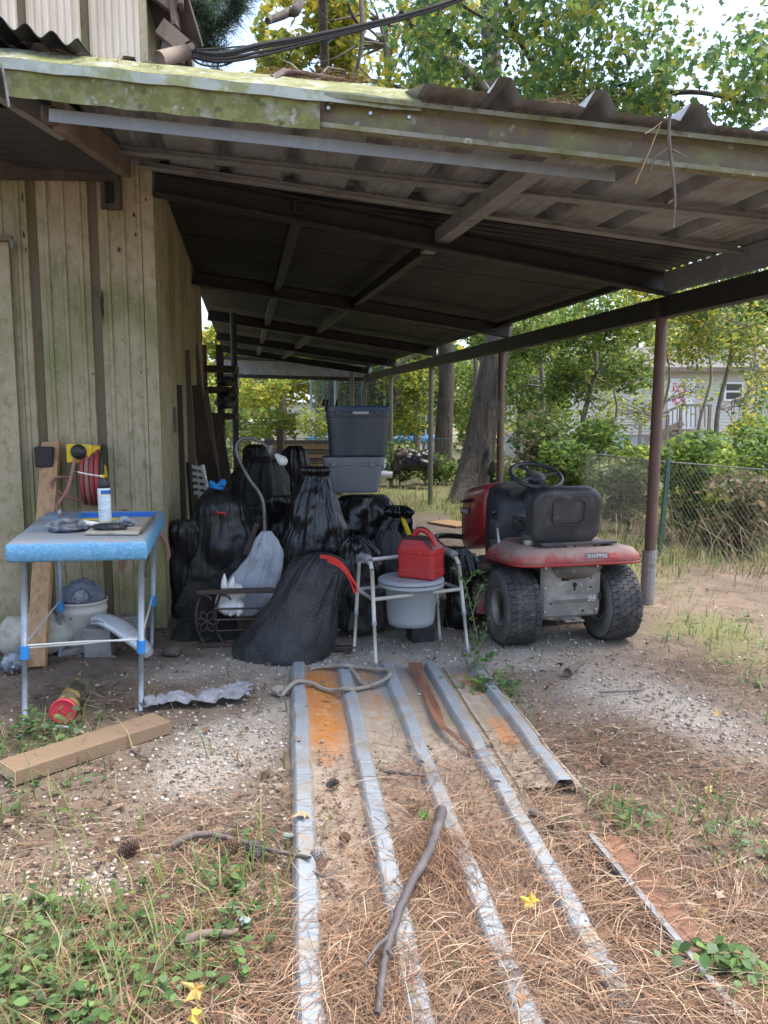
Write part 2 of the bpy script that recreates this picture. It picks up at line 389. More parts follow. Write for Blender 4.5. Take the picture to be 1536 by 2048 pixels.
MB().beam(CORNER + wall_n * .004 + side_n * -.03 + A3(0, 0, .02), CORNER + wall_n * .004 + side_n * -.03 + A3(0, 0, 4.3), .075, .012, wall_n).build('corner_trim', m_wall, shed)
# back and far sides close the shed
bk = CORNER + DH * 5.9; fl = CORNER - wall_dir * 4.4
MB().beam(bk + A3(0, 0, 2.1), bk - wall_dir * 4.4 + A3(0, 0, 2.1), .04, 4.2).build('back_wall', m_wall, shed)
MB().beam(fl + A3(0, 0, 2.1) - wall_n * .05, fl + DH * 5.9 + A3(0, 0, 2.1), .04, 4.2).build('far_wall', m_wall, shed)
roof_o = CORNER + side_n * .22
rf = MB()
for a, b in ((0.0, 6.0),):
    e0 = roof_o + DH * a - wall_n * -.02; e1 = roof_o + DH * b
    t0 = e0 - wall_dir * 4.7 + A3(0, 0, 4.7 * .75); t1 = e1 - wall_dir * 4.7 + A3(0, 0, 4.7 * .75)
    q = [e0 + A3(0, 0, 4.24), e1 + A3(0, 0, 4.24), t1 + A3(0, 0, 4.24), t0 + A3(0, 0, 4.24)]
    rf.add(q + [p + A3(0, 0, .05) for p in q], [(0, 1, 2, 3), (7, 6, 5, 4), (0, 4, 5, 1), (1, 5, 6, 2), (2, 6, 7, 3), (3, 7, 4, 0)])
srf = rf.build('roof', m_darkwood, shed)
MB().beam(roof_o + A3(0, 0, 4.16), roof_o + DH * 6 + A3(0, 0, 4.16), .03, .14).build('fascia', m_oldwood, srf)
for k in range(6):
    p = CORNER + DH * (.06 + k * .9)
    MB().beam(p + A3(0, 0, 4.28) - wall_dir * .1, p + side_n * .2 + A3(0, 0, 4.10), .05, .12).build('rafter_tail', m_oldwood, srf)
# loose eave boards at the front corner
MB().beam(D(318, 52, CORNER[1] + .03), D(384, 108, CORNER[1] + .12), .04, .11).build('rafter_tail', m_oldwood, srf)
MB().beam(D(322, 95, CORNER[1] + .05), D(372, 116, CORNER[1] + .1), .05, .10).build('rafter_tail', m_darkwood, srf)
MB().beam(D(345, -20, CORNER[1] + .1), D(352, 55, CORNER[1] + .12), .12, .03).build('soffit_board', m_oldwood, srf)
MB().beam(D(330, -20, CORNER[1] + .12), D(368, 100, CORNER[1] + .3), .3, .02).build('soffit_board', m_darkwood, srf)
# rafter pocket cut in the wall and its dark box
pk = D(222, 385, 5.0); wp = lambda u, v, o=.02: (lambda d: CP + d * (np.dot(CORNER - CP, wall_n) / np.dot(d, wall_n)) + wall_n * o)(ray(u, v))
box = MB()
for (u0, v0, u1, v1) in ((205, 352, 213, 420), (232, 350, 243, 418), (205, 410, 243, 422)):
    a, b = wp(u0, v0, .01), wp(u1, v1, .04); c = (a + b) / 2
    box.box(c, (abs(b[0] - a[0]) + .004, .05, abs(b[2] - a[2])))
box.build('wall_bracket', m_darkwood, shed)
a, b = wp(213, 350, .012), wp(232, 410, .012)
MB().box((a + b) / 2, (abs(b[0] - a[0]), .012, abs(b[2] - a[2])), (0, 0, math.atan2(EH[1], EH[0]))).build('rust_hole', m_black, shed)
hd = MB().beam(wp(-300, 335, .05), wp(238, 345, .05), .05, .13); hd.build('header_beam', m_darkwood, shed)
# rust holes and dark drips eaten into the siding
rng = random.Random(4)
m_rusth = mat('rust hole edge', (.05, .032, .022), .9, layers=[((.015, .012, .01), 60, .45, .6)])
for (u, v, w, h) in ((205, 610, 8, 55), (125, 470, 5, 22), (160, 505, 5, 14), (48, 470, 5, 10), (238, 500, 5, 9), (268, 430, 5, 8), (271, 470, 4, 7), (126, 385, 4, 8), (292, 400, 5, 6), (58, 352, 5, 5), (45, 395, 3, 12), (160, 560, 3, 8), (128, 540, 3, 7), (52, 500, 3, 6), (282, 745, 4, 2), (186, 748, 5, 3), (284, 795, 4, 2), (5, 900, 3, 3)):
    c = wp(u, v, .0075); sx, sz = w / 300, h / 300; pts = []
    n = 14
    for i in range(n):
        a = 2 * math.pi * i / n; r = rng.uniform(.7, 1.15); pts.append(c + wall_dir * math.cos(a) * sx * r / 2 + A3(0, 0, math.sin(a) * sz * r / 2 * .8)) if i % 2 else pts.append(c + wall_dir * math.cos(a) * sx * r / 4 + A3(0, 0, math.sin(a) * sz * r * .75))
    MB().loft([[p + wall_n * -.004 for p in pts], [p + wall_n * .0015 for p in pts]]).build('rust_hole', m_rusth, shed)
# sliding door leaf at the left
dr = MB(); a, b = wp(-260, 500, .05), wp(22, 500, .05)
dr.beam(A3(a[0], a[1], 1.3), A3(b[0], b[1], 1.3), .03, 2.5)
door = dr.build('door', m_wall, shed)
MB().beam(wp(-200, 478, .09), wp(32, 484, .09), .05, .03).build('door_rail', m_oldwood, door)
MB().tube([wp(30, 484, .10), wp(33, 505, .10)], .012, 6).build('door_hook', m_galvd, door)

# ------------------------------------------------------------------ carport
cp = thing('carport', 'long open metal carport with sagging mossy front edge and pipe posts', 'carport', (.4, 6, 0))
YF, YB = 3.42, 5.2
def prof(s, per, rib, top, h):
    q = (s % per); b = (rib - top) / 2
    return h * np.clip(np.minimum(q / b, (rib - q) / b), 0, 1)
def fx(s, y): return s + DH[0] / DH[1] * (y - 3.6)               # s = x at Y 3.6
PER = .405
for k in range(7):                                             # front sheets, ribs running into the depth
    s0 = -2.83 + k * 2 * PER; s1 = s0 + 2 * PER + .06
    ss = []
    for r in range(3):
        b = s0 + r * PER
        for q in (0, .0425, .0925, .135): ss.append(b + q)
        for q in np.linspace(.155, PER - .03, 9): ss.append(b + q)
    ss = np.array([s for s in ss if s <= s1 + 1e-6]); ys = np.linspace(0, 1, 6)
    rows = []
    for s in ss:
        h = prof(s - s0, PER, .135, .05, .072) + (.006 if int((s - s0) * 40) % 2 else 0)
        yf = YF if s > .14 else 3.74
        yb = YB + .05 * math.sin(s * 9) + .03 * math.sin(s * 31)
        rows.append([A3(fx(s, y), y, zr(fx(s, y), y) + .008 + h + .003 * (k % 2)) for y in yf + (yb - yf) * ys])
    MB().sheet(np.array(rows)).build('roof_sheet', m_sheet, cp)
eave = lambda y: lat(POST0[0] + .2, POST0[1], y)
wallx = lambda y: lat(CORNER[0], CORNER[1], y)
y = 4.72; k = 0
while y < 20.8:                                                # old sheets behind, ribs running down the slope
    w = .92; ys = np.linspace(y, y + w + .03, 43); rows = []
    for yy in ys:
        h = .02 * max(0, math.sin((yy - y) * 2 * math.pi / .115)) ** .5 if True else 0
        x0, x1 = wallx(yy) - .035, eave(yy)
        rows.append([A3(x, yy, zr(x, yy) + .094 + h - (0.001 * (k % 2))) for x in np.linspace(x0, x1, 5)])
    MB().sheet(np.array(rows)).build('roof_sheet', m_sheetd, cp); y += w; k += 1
# cross beams and posts
PY = [POST0[1], 9.72, 13.38, 17.04, 20.7]
for i, py in enumerate(PY):
    px = lat(POST0[0], POST0[1], py); ly = py - .87; lx = wallx(ly) + .02
    a, b = A3(lx, ly, zr(lx, ly) - .075), A3(px + .1, py, zr(px + .1, py) - .075)
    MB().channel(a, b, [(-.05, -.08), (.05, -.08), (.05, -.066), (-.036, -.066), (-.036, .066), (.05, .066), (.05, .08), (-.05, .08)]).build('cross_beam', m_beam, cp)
    lean = .02 if i == 0 else 0
    top = zr(px, py) - .30
    MB().tube([A3(px, py, -.02), A3(px + lean * .5, py, top * .5), A3(px + lean, py, top)], [.045, .044, .043], 14).build('post', m_post if i < 2 else m_postg, cp)
    if i == 0:
        MB().tube([A3(px - .004, py, -.01), A3(px, py, .42)], .056, 14).build('post_sleeve', m_galvd, cp)
        MB().box((px + lean, py, top + .03), (.13, .1, .1)).build('post_cap', m_beam, cp)
eb = lambda y, dz: A3(lat(POST0[0] + .03, POST0[1], y), y, zr(lat(POST0[0], POST0[1], y), y) + dz)
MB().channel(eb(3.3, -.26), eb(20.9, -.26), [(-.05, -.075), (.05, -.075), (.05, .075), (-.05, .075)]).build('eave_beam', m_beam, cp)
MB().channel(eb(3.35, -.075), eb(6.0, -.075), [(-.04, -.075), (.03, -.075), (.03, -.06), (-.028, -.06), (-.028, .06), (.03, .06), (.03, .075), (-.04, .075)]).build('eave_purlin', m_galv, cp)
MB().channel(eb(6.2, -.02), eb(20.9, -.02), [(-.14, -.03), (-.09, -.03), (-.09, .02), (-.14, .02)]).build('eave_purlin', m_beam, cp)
# purlins along the depth
def dp(u0, v0, u1, v1, y0, y1, m, w=.05, h=.09):
    a, b = RP(u0, v0), RP(u1, v1); k = (b[0] - a[0]) / (b[1] - a[1]); f = lambda y: A3(a[0] + k * (y - a[1]), y, zr(a[0] + k * (y - a[1]), y) - h / 2 - .006)
    MB().channel(f(y0), f(y1), [(-w, -h / 2), (w, -h / 2), (w, -h / 2 + .015), (-w + .02, -h / 2 + .015), (-w + .02, h / 2 - .01), (w, h / 2 - .01), (w, h / 2), (-w, h / 2)]).build('purlin', m, cp)
dp(1040, 335, 655, 640, 3.72, 6.06, m_galvd); dp(1040, 335, 655, 640, 6.12, 20.6, m_beam, .04)  # same purlin throughout: lit front and shaded rear put into two steel colours
dp(590, 430, 555, 560, 5.4, 20.4, m_beam, .04)
# thin front purlins across
for (u0, v0, u1, v1, dz) in ((230, 290, 1536, 430, -.02), (280, 322, 1490, 497, -.02)):
    a, b = RP(u0, v0), RP(u1, v1); b = b + (b - a) * .04
    MB().channel(a + A3(0, 0, dz), b + A3(0, 0, dz), [(-.035, -.02), (.035, -.02), (.035, -.012), (.006, -.012), (.006, .02), (-.006, .02), (-.006, -.012), (-.035, -.012)]).build('front_purlin', m_galvd, cp)
# front edge: mossy flashing at the left, C purlin at the right
gl, gm, gr = RP(0, 165), RP(650, 243), RP(1536, 338)
f3 = lambda u, v, Yk=3.6: D(u, v, Yk)
Lf, Rf = f3(-140, 86), f3(842, 190)
def strip(name, L, m, parent=cp, sol=.004):
    MB().sheet(np.array(L)).build(name, m, parent, solid=sol)
def along(pa, pb, n=16): return [pa + (pb - pa) * i / n for i in range(n + 1)]
topb = along(f3(-140, 82, 3.72), f3(842, 182, 3.72)); top = along(f3(-140, 100, 3.55), f3(842, 202, 3.55)); mid = along(f3(-140, 122, 3.545), f3(842, 223, 3.545))
wav = lambda L, k: [p + A3(0, .002 * math.sin(i * 1.7 + k), .003 * math.sin(i * 2.3 + k)) for i, p in enumerate(L)]
strip('flashing', [wav(topb, 1), wav(top, 1)], m_moss)
strip('flashing', [wav(top, 1), wav(mid, 2)], m_mint)
lowL = along(f3(10, 138, 3.56), f3(640, 204, 3.56)); lowB = along(f3(12, 192, 3.565), f3(640, 261, 3.565))
strip('flashing', [wav(lowL, 2), wav(lowB, 3)], m_moss)
strip('galvanised_angle', [along(f3(98, 217, 3.63), f3(1230, 341, 3.63)), along(f3(98, 243, 3.63), f3(1230, 364, 3.63))], m_galv)
# C purlin
ca, cb = f3(648, 228, 3.60), f3(1640, 340, 3.50)
hh = .073
MB().channel(ca, cb, [(.055, -hh), (.055, -hh + .02), (.05, -hh + .02), (.05, -hh + .006), (0, -hh + .006), (0, hh - .006), (.05, hh - .006), (.05, hh - .02), (.055, hh - .02), (.055, hh), (-.006, hh), (-.006, -hh)]).build('front_channel', m_cpur, cp)
MB().channel(ca - A3(0, .0, 0), cb, [(.003, -hh + .03), (.003, hh - .03), (.0005, hh - .03), (.0005, -hh + .03)]).build('channel_web', m_cpurd, cp)
for (u, v) in ((657, 217), (741, 228), (818, 236), (818, 270)):
    p = f3(u, v, 3.58)
    MB().lathe([(.011, 0), (.011, .007), (.008, .012)], 6, Matrix.Rotation(math.pi / 2, 3, 'X'), p).build('bolt', m_bolt, cp)
# braces from the front edge back to the wall
MB().beam(f3(118, 232, 3.7), D(252, 332, 5.0), .06, .13).build('brace', m_oldwood, cp)
MB().beam(f3(-30, 160, 3.7), f3(128, 262, 4.15), .05, .09).build('brace', m_galvd, cp)
MB().beam(f3(96, 240, 3.7), f3(100, 220, 3.66), .06, .06).build('brace', m_darkwood, cp)
MB().tube([f3(3, 128, 3.5), f3(10, 165, 3.52), f3(18, 214, 3.53)], .006, 6).build('hanger_wire', m_galvd, cp)
# dark corrugated awning ceiling left of the carport, over the shed door
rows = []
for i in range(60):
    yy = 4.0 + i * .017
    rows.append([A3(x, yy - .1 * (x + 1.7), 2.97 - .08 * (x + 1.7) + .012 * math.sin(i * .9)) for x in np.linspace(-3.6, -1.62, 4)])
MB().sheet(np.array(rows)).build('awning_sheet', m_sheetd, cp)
# crumpled wavy sheet end lying on the roof over the flashing
rows = []
for i in range(70):
    s = i / 69; x = -2.3 + s * .95
    rows.append([A3(x, yy, zr(x, yy) + .19 - .13 * s + .022 * math.sin(i * .75)) for yy in (3.62, 3.9, 4.5)])
MB().sheet(np.array(rows)).build('roof_sheet', m_sheetd, cp, solid=.004)
# far end frame behind the last posts
fe = MB(); a, b = D(430, 733, 21.5), D(742, 742, 21.5)
MB().beam(a, b, .03, .36).build('end_panel', m_sheet, cp)
MB().beam(a + A3(0, -.05, -.24), b + A3(0, -.05, -.24), .1, .1).build('end_beam', m_beam, cp)
MB().beam(a + A3(0, -.05, .24), b + A3(0, -.05, .22), .1, .1).build('end_beam', m_beam, cp)
q = D(704, 800, 21.3); MB().tube([A3(q[0], 21.3, 0), A3(q[0], 21.3, 2.75)], .06, 10).build('post', m_postg, cp)
q = D(470, 800, 12.2); MB().tube([A3(q[0], 12.2, 0), A3(q[0], 12.2, zr(q[0], 12.2) - .02)], .05, 10).build('post', m_beam, cp)
# ------------------------------------------------------------------ more materials
m_blue = mat('faded blue plastic', (.09, .28, .47), .55, layers=[((.16, .37, .56), 70, .48, .60), ((.15, .30, .46), 6, .5, .75), ((.42, .56, .66), 24, .66, .76)], dust=((.24, .255, .27), .6, 1.0))
m_bluein = mat('clean blue plastic', (.03, .16, .50), .45, layers=[((.12, .15, .18), 14, .55, .7)])
m_bluecl = mat('blue clamp', (.03, .24, .62), .4)
m_legs = mat('grey leg tube', (.30, .35, .40), .42, .3, layers=[((.20, .22, .24), 14, .5, .75)])
m_wire = mat('white coated wire', (.62, .63, .60), .5)
m_board = mat('cutting board', (.40, .37, .30), .7, layers=[((.25, .22, .17), 12, .45, .7)])
m_pine = mat('fresh pine board', (.43, .26, .13), .7, layers=[((.30, .165, .075), 6, .45, .65, (6, 6, .35)), ((.52, .34, .18), 20, .55, .7, (6, 6, .2)), ((.18, .09, .04), 4, .70, .76)], bump=[('noise', 40, .15, (4, 4, .2))])
m_lumber = mat('lumber on ground', (.24, .165, .10), .8, layers=[((.22, .15, .09), 5, .45, .68, (.5, 4, 4)), ((.36, .29, .21), 60, .64, .74), ((.13, .10, .07), 10, .6, .75)], bump=[('noise', 40, .2, (.4, 4, 4))])
m_endgrain = mat('sawn end grain', (.62, .47, .27), .8, layers=[((.48, .33, .17), 30, .45, .65)])
m_yel = mat('yellow plastic', (.72, .50, .02), .45, layers=[((.35, .25, .03), 9, .56, .7), ((.12, .10, .05), 18, .64, .72)])
m_red = mat('red hose', (.34, .055, .05), .55, layers=[((.22, .06, .05), 11, .5, .7)])
m_pink = mat('faded red hose', (.33, .15, .12), .65, layers=[((.22, .15, .10), 9, .5, .7)])
m_bk = mat('black plastic', (.022, .022, .024), .45, layers=[((.10, .09, .08), 12, .58, .75)])
m_can = mat('can label', (.55, .68, .76), .4, layers=[((.70, .78, .83), 30, .5, .56, (.3, .3, 3))])
m_canblue = mat('can blue print', (.02, .13, .36), .4)
m_bucket = mat('paint-splashed white plastic', (.60, .58, .53), .6, layers=[((.40, .37, .32), 6, .48, .7), ((.10, .16, .34), 9, .67, .70), ((.34, .22, .06), 30, .68, .72)])
m_cloth = mat('grey blue fabric', (.20, .22, .28), .85, layers=[((.12, .13, .17), 8, .45, .7)], bump=[('noise', 30, .5)])
m_jug = mat('dirty translucent plastic', (.52, .51, .45), .5, layers=[((.33, .30, .22), 7, .42, .65), ((.20, .17, .11), 16, .6, .75)])
m_grey = mat('grey concrete', (.30, .28, .27), .85, layers=[((.20, .19, .18), 12, .45, .7)], bump=[('noise', 80, .3)])
m_silver = mat('silver moulding', (.62, .64, .66), .3, .25, layers=[((.40, .38, .35), 9, .55, .75)])
m_rag = mat('grey rag', (.24, .25, .28), .9, layers=[((.22, .21, .21), 9, .48, .7), ((.33, .34, .37), 20, .55, .7)], bump=[('noise', 60, .5)])
m_lid = mat('pink red lid', (.62, .05, .07), .4, layers=[((.45, .10, .09), 16, .6, .75)])
m_tin = mat('camouflage paper tube', (.13, .11, .06), .6, layers=[((.30, .22, .06), 9, .52, .56), ((.05, .045, .03), 7, .56, .62), ((.30, .27, .20), 30, .64, .72)])
m_clear = mat('clear plastic bag', (.30, .33, .37), .14, layers=[((.06, .07, .09), 7, .42, .56), ((.5, .53, .56), 22, .62, .68)], bump=[('noise', 14, .6, (1, 1, 1), .02)])

# ------------------------------------------------------------------ folding sink table
TZ = .885
tc4 = [G(12, 1084, TZ), G(291, 1079, TZ), G(327, 1020, TZ), G(93, 1022, TZ)]     # FL FR BR BL
def TT(a, b, z=TZ):
    p = tc4[0] * (1 - a) * (1 - b) + tc4[1] * a * (1 - b) + tc4[2] * a * b + tc4[3] * (1 - a) * b
    return A3(p[0], p[1], z)
tbl = thing('camp_sink_table', 'blue plastic folding sink table on thin grey legs against the shed', 'table', TT(.5, .5, 0))
n = 64; rows = []
def rr_edge(a, b, w, h, r):                                     # distance inside a rounded rectangle (metres)
    dx, dy = w / 2 - abs(a), h / 2 - abs(b)
    if dx < r and dy < r: return r - math.hypot(r - dx, r - dy)
    return min(dx, dy)
for i in range(n + 1):
    row = []
    for j in range(n + 1):
        a, b = i / n, j / n
        z = TZ
        def pit(a0, a1, b0, b1, dep, z):
            q = min((a - a0) * .7, (a1 - a) * .7, (b - b0) * 1.1, (b1 - b) * 1.1)
            return z - dep * max(0, min(1, q / .02)) if q > 0 else z
        z = pit(.30, .95, .70, .96, .11, z)
        for ca, cb, rad, dep in ((.18, .36, .13, .022), (.13, .72, .10, .03)):
            q = rad - math.hypot((a - ca) * .7, (b - cb) * 1.1)
            if q > 0: z -= dep * min(1, q / .02)
        e = min(a * .7, (1 - a) * .7, b * 1.1, (1 - b) * 1.1)
        if e < .02: z -= .012 * (1 - e / .02)
        row.append(TT(a, b, z))
    rows.append(row)
top = MB().sheet(np.array(rows)).build('table_top', m_blue, tbl, smooth=True)
out = []
for i in range(n): out.append((i / n, 0))
for i in range(n): out.append((1, i / n))
for i in range(n): out.append((1 - i / n, 1))
for i in range(n): out.append((0, 1 - i / n))
def sc(p, k, z): return TT(.5 + (p[0] - .5) * k, .5 + (p[1] - .5) * k, z)
MB().loft([[sc(p, 1, TZ - .012) for p in out], [sc(p, 1.012, TZ - .022) for p in out], [sc(p, 1.012, TZ - .085) for p in out], [sc(p, 1.0, TZ - .098) for p in out], [sc(p, .96, TZ - .096) for p in out]], cap=False).build('table_skirt', m_blue, tbl, smooth=True)
rows = []
for a in (.32, .93):
    rows.append([TT(a, b, TZ - .1085) for b in (.72, .945)])
MB().sheet(np.array(rows)).build('basin_floor', m_bluein, top)
bw = MB()
bw.add([TT(.315, .952, TZ - .105), TT(.935, .952, TZ - .105), TT(.935, .957, TZ - .006), TT(.315, .957, TZ - .006)], [(0, 1, 2, 3)])
bw.build('basin_wall', m_bluein, top)
LG = [((38, 1118), G(50, 1440), .34), ((274, 1112), G(282, 1420), .34), ((119, 1118), G(120, 1313), .31), ((303, 1095), G(303, 1292), .31)]
tops = [TT(.10, .05, TZ - .09), TT(.955, .05, TZ - .09), TT(.12, .93, TZ - .09), TT(.93, .93, TZ - .09)]
cols = []
for (tp, (uv, ft, zc)) in zip(tops, LG):
    ft = A3(ft[0], ft[1], .0); k = zc / (TZ - .09); c = ft + (tp - ft) * k; cols.append(c)
    g = MB().tube([c, tp], .0155, 10).build('leg', m_legs, tbl, smooth=True)
    MB().tube([ft, c], .0125, 10).build('leg_extension', m_legs, g, smooth=True)
    d = (tp - ft) / np.linalg.norm(tp - ft)
    MB().tube([c - d * .035, c + d * .03], .0215, 10).build('leg_clamp', m_bluecl, g)
up = A3(0, 0, .03)
MB().tube([cols[0] + up, (cols[0] + cols[1]) / 2 + up * .9 + A3(0, .03, 0), cols[1] + up], .005, 6).build('brace_rod', m_wire, tbl)
MB().tube([cols[0] + up * .6, (cols[0] + cols[1]) / 2 + up * .3 + A3(0, .06, 0), cols[1] + up * 1.4], .004, 6).build('brace_rod', m_wire, tbl)
MB().tube([cols[1] + up, cols[3] + up], .005, 6).build('brace_rod', m_wire, tbl)
MB().tube([cols[0] + up, cols[2] + up], .005, 6).build('brace_rod', m_wire, tbl)
# on the table
cb = [TT(.52, .13, TZ + .004), TT(.93, .10, TZ + .004), TT(.955, .62, TZ + .004), TT(.60, .62, TZ + .004)]
MB().loft([cb, [p + A3(0, 0, .012) for p in cb]]).build('cutting_board', m_board, None, bevel=.003, label='worn tan cutting board lying on the blue sink table', cat='cutting board')
MB().beam(TT(.95, .12, TZ + .022), TT(.975, .6, TZ + .022), .012, .010).build('wood_strip', m_oldwood, None, label='thin brown wood strip along the edge of the cutting board', cat='strip')
cpos = G(211, 1050, TZ + .016)
can = thing('spray_can', 'pale blue aerosol spray can with black cap and straw on the cutting board', 'spray can', cpos)
MB().lathe([(.030, 0), (.0325, .004), (.0325, .19), (.030, .198), (.022, .206)], 28, None, cpos).build('can_body', m_can, can, smooth=True)
MB().lathe([(.031, .196), (.031, .215), (.026, .235), (.02, .248), (.012, .252)], 24, None, cpos).build('cap', m_bk, can, smooth=True)
MB().box(cpos + A3(0, -.01, .258), (.022, .022, .014)).build('nozzle', m_yel, can, bevel=.002)
MB().tube([cpos + A3(.0, -.02, .258), cpos + A3(-.07, -.03, .27), cpos + A3(-.125, -.035, .283)], .0035, 6).build('straw', m_wire, can)
MB().lathe([(.006, 0), (.007, .012), (.004, .018)], 8, Matrix.Rotation(-1.4, 3, 'Y'), cpos + A3(-.12, -.035, .282)).build('straw_tip', m_bk, can)
for z0, z1, m in ((.02, .024, m_yel), (.16, .163, m_yel)):
    MB().lathe([(.0329, z0), (.0329, z1)], 28, None, cpos, cap=False).build('label_band', m, can)
lb = MB()
for i in range(9):
    a0 = math.radians(-100 + i * 12); lb.add([cpos + A3(.0331 * math.cos(q), .0331 * math.sin(q), z) for q in (a0, a0 + math.radians(12)) for z in (.165, .186)], [(0, 2, 3, 1)])
lb.build('label_print', m_canblue, can)
lt = MB(); rng = random.Random(8)
for r in range(14):
    z = .15 - r * .008; q = -125
    while q < -50:
        w = rng.uniform(4, 14); a0, a1 = math.radians(q), math.radians(q + w); lt.add([cpos + A3(.0330 * math.cos(t), .0330 * math.sin(t), zz) for t in (a0, a1) for zz in (z, z + .0025)], [(0, 2, 3, 1)]); q += w + 4
        if rng.random() < .2: break
lt.build('label_text', m_legs, can)
def lump(name, label, cat, c, r, m, seed, amp=.35, n=22, flat=True, **k):
    V = []; Fc = []; c = np.asarray(c, float); r = np.asarray(r, float)
    T, P = np.meshgrid(np.linspace(0, 2 * math.pi, 2 * n, endpoint=False), np.linspace(.02, math.pi - .02, n), indexing='ij')
    d = np.stack([np.cos(T) * np.sin(P), np.sin(T) * np.sin(P), np.cos(P)], -1)
    q = d * (1 - amp + 2 * amp * fbm(d * 2.3 + seed * 3.1, 4, seed))[..., None]
    rg = 1 - abs(2 * fbm(d * 4.5 + seed, 3, seed + 9) - 1)
    q = q * (1 - .25 * amp * rg)[..., None]
    if flat: q[..., 2] = np.maximum(q[..., 2], -.55)
    W = c + q * r; N2, M2 = T.shape
    for i in range(N2):
        for j in range(M2 - 1): Fc.append((i * M2 + j, i * M2 + j + 1, ((i + 1) % N2) * M2 + j + 1, ((i + 1) % N2) * M2 + j))
    Fc.append(tuple(i * M2 for i in range(N2))); Fc.append(tuple(i * M2 + M2 - 1 for i in range(N2))[::-1])
    V = W.reshape(-1, 3)
    return mesh_obj(name, V, Fc, m, k.pop('parent', None), label=label, cat=cat, smooth=True, **k)
lump('parts_bag', 'clear plastic bag of dark parts on the blue sink table', 'plastic bag', TT(.36, .28, TZ + .022), (.115, .10, .045), m_clear, 3, .22)
fc = TT(.50, .33, TZ + .012)
MB().tube(spline([fc + A3(-.03, .05, 0), fc + A3(-.06, .0, .02), fc + A3(-.02, -.06, .03), fc + A3(.05, -.05, .02), fc + A3(.04, .02, .01)], 6), .014, 10).build('pipe_elbow', m_white, None, smooth=True, label='curled white and chrome pipe fitting beside the clear parts bag', cat='fitting')
q = TT(.70, .20, TZ + .03)
lump('black_wrapper', 'crumpled black plastic wrapper in front of the spray can', 'wrapper', q, (.10, .05, .022), m_bk, 5)
lump('clear_cup', 'small crushed clear plastic cup behind the black wrapper', 'plastic cup', TT(.80, .30, TZ + .035), (.05, .04, .035), m_clear, 6)
MB().tube([TT(.40, .55, TZ + .012), TT(.62, .52, TZ + .018), TT(.75, .56, TZ + .016)], [.006, .005, .004], 8).build('brass_rod', m_yel, None, label='thin brass tube lying across the sink table behind the bag', cat='tube')
MB().tube([TT(.17, .5, TZ - .012), TT(.30, .49, TZ + .004)], .011, 10).build('screwdriver', m_lid, None, label='short red handled tool in the round recess of the sink table', cat='tool')

# ------------------------------------------------------------------ leaning board, hose reel, bracket
a, b = G(72, 1338), wp(106, 884, .05)
t = (b - a) / np.linalg.norm(b - a)
MB().beam(a + A3(0, 0, .01), b, .118, .036, A3(-.05, -1, .2)).build('leaning_board', m_pine, None, bevel=.003, label='new brown pine board leaning upright against the shed behind the table', cat='board')
c = wp(97, 912, .08)
MB().beam(c - wall_n * .08, c + wall_n * .08, .11, .13).build('steel_stub', m_beam, shed, bevel=.008)
rc = wp(190, 935, .14)
reel = thing('hose_reel', 'yellow wall hose reel wound with red hose above the sink table', 'hose reel', rc - A3(0, 0, .2))
ang = math.atan2(EH[1], EH[0])
RM = Matrix.Translation(Vector(rc)) @ Matrix.Rotation(ang, 4, 'Z')
MB(RM).add([(-.135, -.10, .045), (.01, -.10, .045), (.02, -.10, .16), (-.135, -.10, .165), (-.135, .10, .045), (.06, .10, .0), (.07, .10, .12), (-.135, .10, .165)], [(0, 1, 2, 3), (7, 6, 5, 4), (0, 4, 5, 1), (1, 5, 6, 2), (2, 6, 7, 3), (3, 7, 4, 0)]).build('housing', m_yel, reel, bevel=.008)
MB(RM).loft([[(.01, -.09, .15), (.06, -.05, .15), (.06, .05, .15), (.01, .09, .15)], [(.03, -.08, 0), (.085, -.04, 0), (.085, .05, 0), (.03, .09, 0)], [(.06, -.03, -.16), (.1, -.02, -.16), (.1, .05, -.16), (.06, .08, -.16)]]).build('side_arm', m_yel, reel, bevel=.006)
MB(RM).lathe([(.045, 0), (.048, .02), (.03, .045)], 16, Matrix.Rotation(math.pi / 2, 3, 'X'), (-.06, -.10, .115)).build('outlet', m_bk, reel, smooth=True)
MB(RM).lathe([(.19, -.006), (.19, .006)], 28, Matrix.Rotation(math.pi / 2, 3, 'Y') , (.075, .04, -.03)).build('spool_disc', m_bk, reel)
for k, x in enumerate((-.045, -.015, .015, .045)):
    MB(RM).ring((x, .03, -.05), .175 + .004 * k, .0145, Matrix.Rotation(math.pi / 2, 3, 'Y'), 36, 8).build('hose_coil', m_red if k != 1 else m_pink, reel, smooth=True)
q = lambda u, v, o: wp(u, v, o)
MB().tube(spline([q(163, 915, .27), q(158, 945, .30), q(150, 975, .32), q(133, 1002, .34), G(123, 1031, TZ + .02)], 8), .0115, 8).build('hose_end', m_pink, reel, smooth=True)
MB().tube(spline([q(172, 998, .16), q(140, 985, .2), q(118, 970, .22), q(116, 957, .22), q(128, 950, .2), q(150, 952, .16)], 8), .010, 8).build('hose_loop', m_pink, reel, smooth=True)
e = G(120, 1033, TZ + .012); MB().lathe([(.010, -.02), (.014, 0), (.012, .02), (.006, .03)], 10, None, e + A3(0, 0, .01)).build('hose_tip', m_legs, reel)
